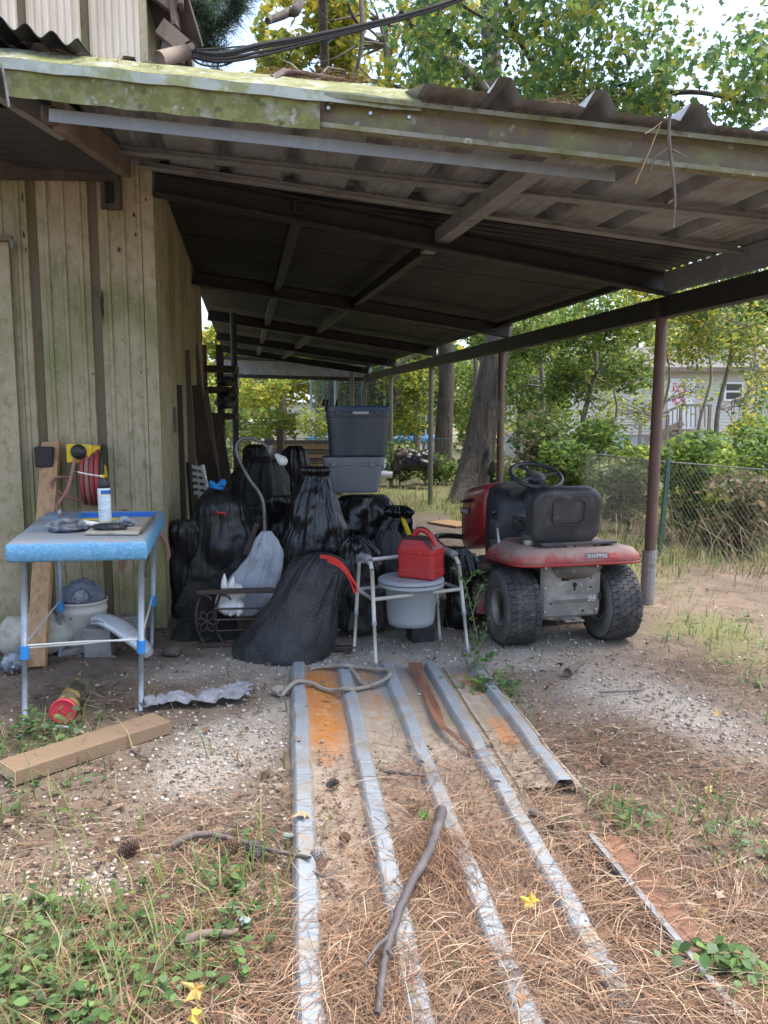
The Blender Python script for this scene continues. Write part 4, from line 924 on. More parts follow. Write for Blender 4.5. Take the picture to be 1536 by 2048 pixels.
pl = MB().lathe([(.125, -.235), (.14, -.232), (.148, -.2), (.163, .0), (.175, .004), (.175, .012)], 36, None, sc_ + A3(0, 0, .02)).build('pail', m_pail, cm, smooth=True)
def oval(z, k, n=40): return [sc_ + A3(.205 * k * math.cos(a), .20 * k * math.sin(a), z) for a in np.linspace(0, 2 * math.pi, n, endpoint=False)]
MB().loft([oval(.026, .93), oval(.03, 1), oval(.045, 1), oval(.05, .96)]).build('seat_ring', m_pail, cm, smooth=False, bevel=.002)
MB().loft([oval(.054, .95), oval(.057, 1.01), oval(.07, 1.01), oval(.078, .95), oval(.08, .5)]).build('lid', m_pail, cm, smooth=False, bevel=.002)
# ------------------------------------------------------------------ fuel can
m_can_r = mat('scuffed red fuel can', (.40, .02, .018), .42, layers=[((.34, .03, .03), 5, .48, .7), ((.60, .09, .07), 24, .64, .74)], dust=((.05, .035, .03), .45, .85), bump=[('noise', 26, .12)])
zc = sc_[2] + .083; cc = sc_ + A3(.06, 0, .083); fcn = thing('fuel_can', 'dirty red plastic fuel can standing on the commode lid', 'fuel can', cc)
FM = Matrix.Translation(Vector(cc)) @ Matrix.Rotation(math.radians(-28), 4, 'Z')
def fs(w, d, z, r, dx=0): return [(x + dx, y, z) for x, y in rrect(w, d, r, 5)]
MB(FM).loft([fs(.235, .18, .0, .022), fs(.25, .195, .012, .028), fs(.25, .195, .05, .028), fs(.243, .188, .056, .028), fs(.243, .188, .15, .028), fs(.25, .195, .156, .028), fs(.25, .195, .185, .028), fs(.18, .14, .235, .03, -.02), fs(.11, .09, .252, .03, -.04)]).build('body', m_can_r, fcn, bevel=.006, seg=3)
hp = [(-.05, 0, .235), (-.035, 0, .275), (.0, 0, .295), (.05, 0, .275), (.09, 0, .22), (.105, 0, .165), (.10, 0, .13)]
MB(FM).tube(spline(hp, 5), [.019] * 31, 12).build('handle', m_can_r, fcn, smooth=True)
MB(FM).lathe([(.03, .245), (.033, .25), (.033, .27), (.025, .275)], 16, None, (-.085, 0, -.03)).build('cap', m_bk, fcn)
# small black plastic box under the pail
MB().box(G(842, 1288) + A3(0, .1, .05), (.16, .12, .1), (0, 0, .3)).build('black_box', m_bk, None, bevel=.006, label='small black box on the gravel under the commode pail', cat='box')

# ------------------------------------------------------------------ clutter along the shed wall
def plank(label, a, b, w, h, m, up=(0, -1, .2), cat='plank', name='leaning_plank'):
    MB().beam(a, b, w, h, up).build(name, m, None, bevel=.003, label=label, cat=cat)
gp = lambda u, v, Yk: D(u, v, Yk)
plank('long dark plank leaning steeply on the shed wall behind the bags', A3(*gp(448, 1075, 8.3)[:2], .02), gp(384, 772, 8.4), .2, .05, m_darkwood)
plank('pale grey board leaning high against the wall rack', A3(*gp(425, 1060, 9.3)[:2], .02), gp(382, 690, 9.4), .16, .03, m_oldwood)
plank('narrow pale strip leaning beside the dark plank', A3(*gp(452, 1050, 9.0)[:2], .02), gp(412, 780, 9.2), .05, .03, m_oldwood)
plank('dark plank standing upright on the shed wall near the white slats', A3(*gp(362, 1120, 6.6)[:2], .02), gp(350, 770, 6.65), .12, .03, m_darkwood)
plank('grey lath leaning beside the white slatted chair', A3(*gp(396, 1090, 7.6)[:2], .02), gp(372, 700, 7.7), .07, .025, m_oldwood)
plank('short dark board propped in front of the wall rack', A3(*gp(470, 1040, 10)[:2], .02), gp(430, 830, 10.1), .14, .03, m_darkwood)
rk = thing('wall_rack', 'dark wall rack loaded with lumber at the shed end', 'rack', (gp(440, 1040, 11.2)[0], 11.2, 0))
for u, v0 in ((414, 690), (447, 690)):
    p = gp(u, 1000, 11.3); MB().beam(A3(p[0], p[1], 0), A3(p[0], p[1], gp(u, v0, 11.3)[2]), .09, .09).build('upright', m_darkwood, rk)
for v in (738, 780, 832):
    MB().beam(gp(414, v, 11.2), gp(474, v + 1, 11.2), .3, .09).build('shelf', m_darkwood, rk)
lump('tarp_bundle', 'black tarp bundle on the wall rack shelf', 'tarp', gp(452, 808, 11.1) + A3(0, 0, .03), (.16, .15, .17), m_bagd, 51)
lump('dark_sack', 'dark sack on the top shelf of the wall rack', 'sack', gp(452, 765, 11.1) + A3(0, 0, .0), (.14, .15, .09), m_bagd, 52)
wc = thing('white_chair_frame', 'white slatted plastic chair back leaning on the shed wall', 'chair', A3(*gp(408, 1010, 7.2)[:2], 0))
for k, (u0, v0, u1, v1) in enumerate(((384, 985, 376, 925), (428, 990, 404, 930))):
    MB().beam(gp(u0, v0 + 60, 7.2), gp(u1, v1, 7.25), .035, .03).build('stile', m_white if k else m_bk, wc)
for k in range(5):
    MB().beam(gp(388 - k, 985 - k * 13, 7.2), gp(424 - k * 5, 990 - k * 13, 7.2), .02, .03).build('slat', m_white, wc)
MB().box(wp(327, 830, .01) * 0 + (CORNER + DH * 1.0 + side_n * .02 + A3(0, 0, 1.45)), (.01, .09, .2), (0, 0, math.atan2(DH[1], DH[0]) - math.pi / 2)).build('switch_plate', m_oldwood, shed)
# lumber stack and a grey post stub far under the roof
st = 0
for k, (u0, u1, v, L) in enumerate(((590, 664, 884, 0), (588, 668, 893, 0), (592, 660, 902, 0), (600, 668, 911, 0), (588, 655, 920, 0), (595, 668, 930, 0))):
    a, b = gp(u0 - 40, v, 15.0), gp(u1 + 20, v + 1, 15.2)
    MB().beam(a, b, .3, .075).build('stacked_plank', m_pine if k % 2 else m_oldwood, None, label=('topmost weathered plank of the lumber stack behind the bags', 'second plank from the top of the lumber stack, reddish', 'grey third plank from the top of the lumber stack', 'reddish plank third from the bottom of the lumber stack', 'grey plank second from the bottom of the lumber stack', 'lowest reddish plank of the lumber stack behind the bags')[k], cat='plank', group='lumber stacked far under the carport', bevel=.004)
for u in (560, 680): p = gp(u, 935, 15.1); MB().box((p[0], 15.1, .25), (.12, .3, .5)).build('stack_support', m_darkwood, None, label='dark block holding up the lumber stack beside the post stub' if u < 600 else 'dark block holding up the lumber stack beside the totes', cat='block', group='lumber stacked far under the carport')
p = gp(561, 900, 10.5); MB().beam(A3(p[0], 10.5, 0), A3(p[0], 10.5, gp(561, 858, 10.5)[2]), .11, .09).build('post_stub', m_oldwood, None, bevel=.005, label='grey square post stub standing behind the bags', cat='post')
# ------------------------------------------------------------------ riding mower
m_mred = mat('dusty red paint', (.36, .022, .022), .38, layers=[((.26, .03, .03), 5, .5, .72), ((.42, .14, .11), 18, .62, .75)], dust=((.30, .245, .20), .62, 1.02), coat=.2)
m_mredd = mat('very dusty red paint', (.36, .055, .05), .6, layers=[((.33, .13, .11), 5, .40, .60), ((.36, .25, .20), 7, .52, .70)], dust=((.37, .27, .22), .45, .95))
m_mblk = mat('dusty black plastic', (.030, .031, .034), .48, layers=[((.09, .085, .08), 5, .48, .70), ((.15, .14, .125), 20, .62, .75)], dust=((.20, .165, .13), .7, 1.1))
m_seat = mat('black vinyl seat', (.028, .030, .033), .42, layers=[((.075, .075, .075), 4, .48, .70), ((.14, .135, .125), 16, .62, .74)])
m_tyre = mat('tyre rubber', (.030, .031, .033), .75, layers=[((.11, .10, .09), 9, .46, .7)])
m_tyres = mat('dusty tyre sidewall', (.10, .095, .085), .85, layers=[((.19, .175, .15), 6, .44, .68)])
m_rim = mat('dusty pale rim', (.40, .38, .34), .7, layers=[((.28, .255, .22), 7, .45, .68)])
m_plate = mat('dusty steel plate', (.17, .16, .145), .65, .15, layers=[((.27, .25, .22), 5, .46, .62), ((.17, .15, .13), 9, .56, .68), ((.52, .48, .40), 22, .62, .72)], bump=[('noise', 50, .2)])
m_hole = mat('dark opening', (.008, .008, .008), .9)
m_decal = mat('grey decal', (.17, .12, .11), .6); m_decalw = mat('white lettering', (.60, .56, .52), .6); m_decalr = mat('red decal', (.48, .06, .06), .5)
MA = math.radians(12)
MW = Matrix.Translation((1.175, 4.98, 0)) @ Matrix.Rotation(MA, 4, 'Z')
mw = thing('riding_mower', 'dusty red riding lawn mower seen from behind with black seat', 'riding mower', (1.175, 4.98, 0))
RY = Matrix.Rotation(math.pi / 2, 3, 'Y')
def wheel(x, y, R, w, rr, tread=True, side=1):
    prof_ = [(rr, -w * .40), (rr + .012, -w * .46), (R * .78, -w * .5), (R * .93, -w * .47), (R * .985, -w * .40), (R, -w * .2), (R * 1.003, 0), (R, w * .2), (R * .985, w * .40), (R * .93, w * .47), (R * .78, w * .5), (rr + .012, w * .46), (rr, w * .40)]
    o = MB(MW).lathe(prof_, 48, RY, (x, y, R), cap=False).build('wheel', m_tyres, mw, smooth=True)
    rim = [(rr + .004, -w * .42), (rr - .004, -w * .43), (rr - .012, -w * .36), (rr * .82, -w * .20), (rr * .5, -w * .16), (rr * .42, -w * .20), (rr * .30, -w * .21), (rr * .28, -w * .26), (.012, -w * .27)]
    MB(MW).lathe(rim, 36, RY, (x, y, R)).build('rim', m_rim, o, smooth=True)
    MB(MW).lathe([(a, -b) for a, b in rim], 36, RY, (x, y, R)).build('rim', m_rim, o, smooth=True)
    if tread:
        tr = MB(MW); nr = 34
        for i in range(nr):
            for j in range(5):
                a0 = 2 * math.pi * (i + (.5 if j % 2 else 0)) / nr; da = 2 * math.pi / nr * .38
                b0, b1 = -.44 + j * .178, -.44 + j * .178 + .168
                V = []
                for bb in np.linspace(b0, b1, 3):
                    zig = .022 * math.sin((bb + .44) * 2 * math.pi / .178 * .5 * 2) / R * .6
                    for a in (a0 - da + zig, a0 + da + zig):
                        for rr2 in (R * .97, R * (1.032 - .10 * max(0, abs(bb) - .30))):
                            V.append((x + bb * w, y + rr2 * math.cos(a), R + rr2 * math.sin(a)))
                Fc = []
                for s in (0, 4): Fc += [(s + 1, s + 3, s + 7, s + 5), (s + 0, s + 1, s + 5, s + 4), (s + 2, s + 6, s + 7, s + 3)]
                Fc += [(0, 2, 3, 1), (8, 9, 11, 10)]
                tr.add(V, Fc)
        tr.build('tread', m_tyre, o)
        MB(MW).lathe([(R * .9, -w * .47), (R * .99, -w * .40), (R * 1.004, 0), (R * .99, w * .40), (R * .9, w * .47)], 48, RY, (x, y, R), cap=False).build('tread_base', m_tyre, o, smooth=True)
    return o
wheel(-.345, 0, .245, .235, .118); wheel(.345, 0, .245, .235, .118)
wheel(-.34, 1.22, .18, .15, .09, False); wheel(.34, 1.22, .18, .15, .09, False)
MB(MW).tube([(-.34, 0, .245), (.34, 0, .245)], .025, 10).build('axle', m_plate, mw)
MB(MW).tube([(-.34, 1.22, .18), (.34, 1.22, .18)], .02, 10).build('axle', m_plate, mw)
# rear plate with punched holes
n_, rows = 20, []
for i in range(n_ + 1):
    x = -.235 + .4 * i / n_; row = []
    for j in range(15):
        z = .195 + .36 * j / 14; y = -.20 + (.014 if abs(x + .04) > .185 else 0) - .010 * (1 if (.30 < z < .345 and abs(x) < .15) else 0) + (.02 if z < .22 else 0)
        row.append((x, y, z + (.012 * math.sin(x * 16) if j == 0 else 0)))
    rows.append(row)
fr = MB(MW).sheet(np.array(rows)).build('rear_plate', m_plate, mw, solid=.005)
for cx, cz, w, h in ((-.075, .465, .05, .045), (.165, .335, .016, .045)): MB(MW).box((cx, -.204, cz), (w, .004, h)).build('slot', m_hole, fr)
for cx, cz, r in ((-.01, .415, .014), (.10, .395, .006), (.10, .455, .005), (.18, .46, .006), (.05, .245, .008), (-.17, .30, .006), (.165, .50, .007), (-.16, .52, .006)):
    MB(MW).lathe([(r, -.002), (r, .003)], 12, Matrix.Rotation(math.pi / 2, 3, 'X'), (cx, -.203, cz)).build('hole', m_hole, fr)
MB(MW).box((-.01, -.204, .392), (.009, .004, .03)).build('hole', m_hole, fr)
for k in range(4):
    for q in range(2): MB(MW).box((.085 + q * .03 + .01 * (k % 2), -.216, .312 + k * .009), (.022, .003, .004)).build('warning_label', m_decalw, fr)
MB(MW).box((0, .12, .38), (.36, .6, .3)).build('frame_box', m_plate, mw, bevel=.01)
MB(MW).box((0, .75, .30), (.34, .9, .14)).build('frame_box', m_mblk, mw, bevel=.01)
MB(MW).loft([[(-.17, -.215, .52), (.17, -.215, .52), (.17, -.17, .56), (-.17, -.17, .56)], [(-.12, -.222, .47), (.10, -.222, .475), (.10, -.18, .5), (-.12, -.18, .5)], [(-.05, -.212, .452), (.05, -.212, .455), (.05, -.19, .47), (-.05, -.19, .47)]]).build('grease_boss', m_plate, mw, smooth=True)
for cx, cz in ((-.21, .53), (.14, .53), (-.21, .25), (.14, .25), (-.21, .40), (.06, .52)):
    MB(MW).lathe([(.010, 0), (.010, .006), (.007, .009)], 6, Matrix.Rotation(math.pi / 2, 3, 'X'), (cx, -.2035, cz)).build('bolt', m_bolt, fr)
hp_ = MB(MW).box((-.04, -.235, .20), (.13, .10, .008)).build('hitch_plate', m_plate, mw, bevel=.003)
MB(MW).lathe([(.014, .0045), (.014, .0055)], 14, None, (-.04, -.255, .20)).build('hole', m_hole, hp_)
for sx in (-.16, .09): MB(MW).tube(spline([(sx, -.16, .56), (sx + .03, -.19, .50), (sx - .02, -.15, .42)], 5), .005, 6).build('cable', m_bk, mw, smooth=True)
MB(MW).tube([(-.22, -.06, .30), (-.28, .3, .33), (-.30, .6, .34)], .010, 8).build('linkage_rod', m_plate, mw)
MB(MW).tube([(.18, -.10, .33), (.25, .3, .30)], .009, 8).build('linkage_rod', m_plate, mw)
# fender pan
def fo(w, y0, y1, r, z, arch=0, n=9):
    P = []
    for x, y in rrect(2 * w, y1 - y0, r, n):
        yy = y + (y0 + y1) / 2; zz = z
        if arch: zz = z - arch * max(0, min(1, (abs(x) - .27) / .12)) * max(0, (yy - .02) / .34) ** 1.4
        P.append((x, yy, zz))
    return P
MB(MW).loft([fo(.425, -.27, .36, .12, .555, .06), fo(.445, -.285, .37, .13, .57, .06), fo(.44, -.28, .365, .13, .60, .06), fo(.41, -.255, .34, .12, .635, .055), fo(.34, -.2, .30, .10, .652, .03), fo(.24, -.14, .26, .06, .645), fo(.20, -.11, .24, .05, .60), fo(.05, -.05, .12, .02, .595)], cap=False).build('fender', m_mredd, mw, smooth=True)
MB(MW).loft([fo(.448, -.287, .372, .13, .552, .06), fo(.450, -.289, .374, .13, .566, .06)], cap=False).build('fender_edge', m_mred, mw, smooth=True, solid=.004)
def text(s, size, M, m, name, parent):
    c = bpy.data.curves.new('t', 'FONT'); c.body = s; c.size = size; c.extrude = .0008; c.align_x = 'CENTER'
    o = bpy.data.objects.new('t', c); COL.objects.link(o); bpy.context.view_layer.update()
    me = bpy.data.meshes.new_from_object(o.evaluated_get(bpy.context.evaluated_depsgraph_get()))
    V = np.array([tuple(M @ v.co) for v in me.vertices]); Fc = [tuple(p.vertices) for p in me.polygons]
    bpy.data.objects.remove(o); bpy.data.curves.remove(c)
    return mesh_obj(name, V, Fc, m, parent)
R3 = Matrix.Rotation(math.radians(72), 4, 'X')
MB(MW).loft([[(.02, -.283, .594), (.175, -.283, .594), (.175, -.283, .597), (.02, -.283, .597)], [(.02, -.266, .626), (.175, -.266, .626), (.175, -.264, .628), (.02, -.264, .628)]]).build('decal', m_decal, mw)
text('SNAPPER', .034, MW @ Matrix.Translation((.098, -.286, .599)) @ Matrix.Rotation(math.radians(62), 4, 'X'), m_decalw, 'lettering', mw)
MB(MW).loft([[(.18, -.284, .597), (.235, -.284, .597), (.235, -.282, .60), (.18, -.282, .60)], [(.18, -.27, .622), (.235, -.27, .622), (.235, -.268, .623), (.18, -.268, .623)]]).build('decal', m_decalr, mw)
# seat
SM = MW @ Matrix.Translation((-.03, -.02, .66)) @ Matrix.Rotation(math.radians(8), 4, 'X')
def so(w, h, y, dz=0, r=.09): return [(x, y, z + .21 + dz) for x, z in rrect(w, h, r, 7)]
sb = MB(SM).loft([so(.40, .30, -.080, -.02, .07), so(.455, .345, -.074, -.02, .095), so(.478, .365, -.05, -.02, .11), so(.485, .37, 0, -.02, .115), so(.47, .35, .045, -.02, .11), so(.38, .28, .065, -.02, .09)]).build('seat_back', m_seat, mw, smooth=True)
MB(SM).loft([[(x, -.089, z + .225) for x, z in rrect(.225, .175, .045, 6)], [(x, -.094, z + .225) for x, z in rrect(.222, .172, .045, 6)], [(x, -.094, z + .225) for x, z in rrect(.212, .162, .04, 6)], [(x, -.087, z + .225) for x, z in rrect(.208, .158, .04, 6)]], cap=False).build('embossed_ridge', m_seat, sb, smooth=True)
MB(SM).loft([so(.24, .04, .0, -.16, .015), so(.44, .05, .03, -.16, .02), so(.46, .09, .12, -.155, .03), so(.44, .10, .30, -.16, .03), so(.36, .08, .38, -.16, .03)]).build('seat_cushion', m_seat, mw, smooth=True)
MB(MW).beam((-.22, -.12, .662), (.30, -.1, .668), .10, .016).build('seat_bracket', m_mblk, mw, bevel=.003)
for x in (-.08, -.03, .04, .18): MB(MW).ring((x, -.1, .63), .018, .004, Matrix.Rotation(1.2, 3, 'Y'), 14, 6).build('spring', m_plate, mw)
# fuel filler
MB(MW).lathe([(.032, 0), (.032, .05)], 18, None, (-.245, .0, .64)).build('filler_neck', m_jug, mw, smooth=True)
cp_ = MB(MW).lathe([(.046, 0), (.05, .006), (.05, .034), (.042, .042), (.01, .044)], 22, None, (-.245, .0, .685)).build('fuel_cap', m_mblk, mw, smooth=False)
# lever, armrest-like grip
lv = MB(MW).tube([(-.36, .22, .62), (-.385, .20, .74)], .008, 8).build('lever', m_wire, mw, smooth=True)
MB(MW).tube([(-.385, .20, .74), (-.40, .18, .80), (-.415, .17, .845)], [.017, .021, .018], 10).build('grip', m_mblk, lv, smooth=True)
MB(MW).lathe([(.02, 0), (.05, .01), (.055, .03), (.03, .04)], 16, None, (-.2, .25, .77)).build('knob', m_mblk, mw, smooth=True)
# dash cowl
def dc(y, zt, zb, w, top): return [(x * w, y, zb + (zt - zb) * k) for x, k in ((-1, 0), (-1.02, .35), (-1, .8), (-.9, .95), (-.6, 1), (0, 1.02), (.6, 1), (.9, .95), (1, .8), (1.02, .35), (1, 0))]
MB(MW).loft([dc(.56, .86, .40, .16, 0), dc(.60, .90, .38, .21, 0), dc(.66, .955, .37, .24, 0), dc(.78, .985, .37, .255, 0), dc(.80, .975, .37, .25, 0)]).build('dash_cowl', m_mblk, mw, smooth=True)
for (x, z, r) in ((-.15, .885, .035), (-.12, .80, .018)):
    MB(MW).lathe([(r, 0), (r * 1.1, .01), (r * .8, .014), (r * .7, .004)], 16, Matrix.Rotation(math.radians(65), 3, 'X'), (x, .605, z)).build('dash_knob', m_bk, mw)
MB(MW).tube([(.01, .62, .80), (.01, .53, .97), (.0, .48, 1.04)], [.075, .055, .04], 14).build('steering_column', m_mblk, mw, smooth=True)
SWM = Matrix.Rotation(math.radians(24), 3, 'X')
sw = MB(MW).ring((.0, .47, 1.06), .18, .0165, SWM, 40, 10).build('steering_wheel', m_seat, mw, smooth=True)
MB(MW).lathe([(.07, -.02), (.075, 0), (.05, .018), (.01, .022)], 20, SWM, (.0, .47, 1.055)).build('hub', m_mblk, sw, smooth=True)
for a in (.2, 1.9, 3.6 , 4.7):
    v = SWM @ Vector((math.cos(a) * .165, math.sin(a) * .165, 0)); MB(MW).beam((v.x * .3, .47 + v.y * .3, 1.057 + v.z * .3), (v.x, .47 + v.y, 1.06 + v.z), .035, .014).build('spoke', m_seat, sw)
# hood
def hs(y, zt, zb, w): return [(x * w, y, zb + (zt - zb) * k) for x, k in ((-.9, 0), (-1, .15), (-1.03, .5), (-.98, .82), (-.85, .96), (-.5, 1.0), (0, 1.015), (.5, 1.0), (.85, .96), (.98, .82), (1.03, .5), (1, .15), (.9, 0))]
hd = MB(MW).loft([hs(.80, .985, .60, .262), hs(.84, .985, .56, .268), hs(1.0, .965, .48, .27), hs(1.2, .935, .42, .268), hs(1.36, .90, .39, .255), hs(1.44, .85, .39, .22), hs(1.47, .76, .42, .17)]).build('hood', m_mred, mw, smooth=True)
MB(MW).loft([[(-.283, 1.06, .845), (-.283, 1.34, .795), (-.283, 1.34, .785), (-.283, 1.06, .82)], [(-.262, 1.06, .845), (-.262, 1.34, .795), (-.262, 1.34, .785), (-.262, 1.06, .82)]]).build('vent_slot', m_hole, hd)
MB(MW).loft([[(-.2855, 1.12, .765), (-.2805, 1.34, .745), (-.2805, 1.34, .695), (-.2855, 1.12, .705)], [(-.28, 1.12, .765), (-.275, 1.34, .745), (-.275, 1.34, .695), (-.28, 1.12, .705)]]).build('decal', m_decal, hd)
for k, s in enumerate('SNAPPER'):
    pass
hx = MW @ Matrix.Translation((-.287, 1.225, .712)) @ Matrix.Rotation(-math.pi / 2 - .025, 4, 'Z') @ Matrix.Rotation(math.pi / 2, 4, 'X')
text('SNAPPER', .045, hx, m_decalw, 'lettering', hd)
# mower deck, foot rests, bumper tube, tow pipe
MB(MW).loft([[(x, y + .62, .11) for x, y in rrect(1.06, .62, .2, 6)], [(x, y + .62, .20) for x, y in rrect(1.06, .62, .2, 6)], [(x, y + .62, .235) for x, y in rrect(.96, .52, .18, 6)], [(x, y + .62, .24) for x, y in rrect(.5, .3, .1, 6)]]).build('cutting_deck', m_mredd, mw, smooth=False, bevel=.006)
for sx in (-1, 1): MB(MW).box((sx * .36, .62, .40), (.22, .46, .03), (.06, 0, 0)).build('foot_rest', m_mblk, mw, bevel=.01)
MB(MW).box((-.43, .62, .455), (.10, .09, .035), (.5, 0, 0)).build('pedal', m_pad, mw, bevel=.006)
MB(MW).tube(spline([(-.30, .95, .36), (-.42, 1.0, .40), (-.50, 1.18, .47), (-.49, 1.34, .50), (-.36, 1.42, .50), (-.2, 1.42, .48)], 7), .023, 10).build('bumper_tube', m_bk, mw, smooth=True)
MB(MW).tube([(.42, .10, .24), (.56, .02, .235)], .042, 14).build('deck_chute', m_galvd, mw, smooth=True)
MB(MW).tube([(-.36, .55, .30), (-.41, .66, .44), (-.43, .62, .45)], .008, 8).build('pedal_arm', m_bk, mw)
MB(MW).box((-.30, .30, .47), (.12, .36, .16), (.5, 0, 0)).build('wheel_arch', m_mblk, mw, bevel=.02)
# ------------------------------------------------------------------ roofing sheet on the ground
SX = A3(-.122, .9925, 0)                                       # along the ribs, away from the camera
s_off = [-.495, -.232, .022, .277, .53]
SXx = lambda x0, y: x0 + SX[0] / SX[1] * (y - 4.32)
m_gsheet = mat('weathered galvanised sheet', (.27, .305, .33), .55, .2, layers=[((.37, .40, .42), 14, .5, .7), ((.27, .23, .18), 7, .50, .68), ((.30, .19, .11), 19, .62, .72), ((.33, .265, .20), 'dirt', (11, .8), (.25, .75)), ((.43, .37, .30), 'dirt', (24, 1.4), (.75, 1.2)), ((.16, .11, .08), 'dirt', (6, 2.2), (1.15, 1.6)), ((.50, .21, .06), 'rust', (13, 1.3), (.25, .95)), ((.62, .40, .22), 'rust', (34, 1.8), (1.05, 1.5)), ((.30, .115, .035), 'rust', (16, 1.6), (1.25, 1.7))], bump=[('noise', 30, .15)])
def ground_sheet(name, label, s0, ribs, s1, y0, y1, bays, parentless=True, z=.012, rw=.088, rt=.050, rh=.036):
    ss, hs_, dirt, bay = [], [], [], []
    edges = [s0] + ribs + [s1]
    def put(s, h, d, b): ss.append(s); hs_.append(h); dirt.append(d); bay.append(b)
    cur = s0; b = 0
    for r in ribs:
        for s in np.linspace(cur, r - rw / 2, 7)[:-1]: put(s, 0, 1, b)
        put(r - rw / 2, 0, .7, b); put(r - rt / 2 - .004, rh - .006, .05, b); put(r - rt / 2 + .003, rh, 0, b); put(r + rt / 2 - .003, rh, 0, b); put(r + rt / 2 + .004, rh - .006, .05, b); b += 1; put(r + rw / 2, 0, .7, b); cur = r + rw / 2
    for s in np.linspace(cur, s1, 7)[1:]: put(s, 0, 1, b)
    ys = np.linspace(y0, y1, 70); ss, hs_, dirt, bay = map(np.array, (ss, hs_, dirt, bay))
    S, Yy = np.meshgrid(ss, ys, indexing='ij')
    Xx = S + SX[0] / SX[1] * (Yy - 4.32)
    dent = (fb2(S, Yy, 3, 3, 77) - .5) * .02; Xx = Xx + (fb2(S * 0, Yy, 2.2, 3, 78) - .5) * .02 + (fb2(S, Yy, 9, 2, 79) - .5) * .008
    Z = z + hs_[:, None] * (1 - .15 * (fb2(S * 3, Yy, 4, 2, 7) - .5)) + dent + .004 * ((S * 60).astype(int) % 2) * (hs_[:, None] == 0)
    rust = np.zeros_like(S)
    for bb, yc, yr, sc0, sr, a in bays: rust += a * (bay[:, None] == bb) * np.exp(-((Yy - yc) / yr) ** 4) * np.exp(-((S - sc0) / sr) ** 2) * (hs_[:, None] < .02)
    o = MB().sheet(np.stack([Xx, Yy, Z], -1)).build(name, m_gsheet, None, label=label, cat='metal sheet', attr={'dirt': np.broadcast_to(dirt[:, None], S.shape).ravel() * np.clip(.65 + (4.4 - Yy) * .35 + (fb2(S, Yy, 2.5, 3, 31) - .5) * 1.2, .35, 1).ravel(), 'rust': rust.ravel()}, solid=.0015, group=None)
    return o
ground_sheet('roofing_sheet', 'long ribbed galvanised roofing sheet with orange rust lying flat on the ground', -.53, s_off[:4], .37, 1.30, 4.36, [(1, 3.80, .70, -.375, .12, 1.1), (2, 4.0, .5, -.12, .07, .5), (3, 4.1, .4, .15, .07, .3), (4, 3.9, .5, .34, .04, .3)])
ground_sheet('roofing_sheet', 'short ribbed sheet piece with rust patches along the long sheet', .35, s_off[4:], .60, 2.86, 4.33, [(0, 4.05, .2, .45, .05, .75), (0, 3.4, .22, .43, .05, .85)], z=.018)
m_rustst = mat('brown rusty strip', (.20, .095, .055), .7, layers=[((.13, .06, .04), 8, .48, .7), ((.28, .15, .09), 22, .6, .72)], bump=[('noise', 50, .2)])
a, b = G(1190, 1700), G(1500, 2080)
rs = thing('flat_iron_strip', 'brown rusty metal strip with a pale turned-up edge half buried in needles', 'metal strip', (a + b) / 2)
MB().beam(a + A3(.03, 0, .046), b + A3(.03, 0, .046), .085, .006).build('strip', m_rustst, rs)
MB().beam(a + A3(-.018, 0, .042), b + A3(-.02, 0, .042), .018, .036).build('turned_edge', m_galv, rs)
# torn brown strap twisted across the sheet
P = [G(830, 1326, .05), G(838, 1350, .055), G(856, 1390, .05), G(870, 1420, .05), G(885, 1452, .055), G(915, 1478, .06), G(945, 1498, .05), G(975, 1514, .04)]
sp = spline(P, 6); rows = []
for i, p in enumerate(sp):
    k = i / (len(sp) - 1); w = .035 * (1 - k) + .008; tw = math.sin(k * 7) * .9; rows.append([p + A3(-w * math.cos(tw), 0, -.3 * w * math.sin(tw)), p + A3(0, .01, .012 * math.sin(k * 12)), p + A3(w * math.cos(tw), 0, .5 * w * math.sin(tw))])
MB().sheet(np.array(rows)).build('torn_strap', m_rustst, None, solid=.004, label='torn brown strap twisted across the roofing sheet ribs', cat='strap')
# ------------------------------------------------------------------ rope
m_rope = mat('grey braided rope', (.30, .27, .225), .9, layers=[((.20, .175, .14), 14, .45, .7)], bump=[('noise', 120, .4)])
rp = [G(562, 1392, .03), G(580, 1372, .05), G(598, 1362, .068), G(622, 1366, .04), G(645, 1377, .03), G(668, 1381, .035), G(690, 1378, .07), G(715, 1377, .035), G(745, 1370, .035), G(768, 1360, .05), G(780, 1348, .07), G(772, 1341, .055), G(745, 1338, .035), G(715, 1334, .04), G(692, 1331, .07), G(665, 1333, .04), G(640, 1334, .035), G(620, 1338, .03)]
sp = spline(rp, 10); rope = thing('rope', 'loose grey braided rope looped over the end of the roofing sheet', 'rope', A3(*G(680, 1378)[:2], 0))
for ph in range(3):
    path = []
    for i, p in enumerate(sp):
        tt = sp[min(i + 1, len(sp) - 1)] - sp[max(0, i - 1)]; _, sd, u = frame(tt); a = i * .95 + ph * 2.094; path.append(p + (sd * math.cos(a) + u * math.sin(a)) * .0065)
    MB().tube(path, .0066, 6).build('strand', m_rope, rope, smooth=True)
MB().tube(spline([G(700, 1336, .05), G(712, 1350, .04), G(722, 1365, .03), G(736, 1372, .02)], 6), [.011] * 12 + [.014] * 4 + [.018] * 3, 8).build('frayed_end', m_rope, rope, smooth=True)
lump('frayed_knot', 'frayed rope knot on the gravel at the sheet corner', 'knot', G(560, 1388) + A3(0, 0, .02), (.05, .045, .03), m_rope, 61, .5)
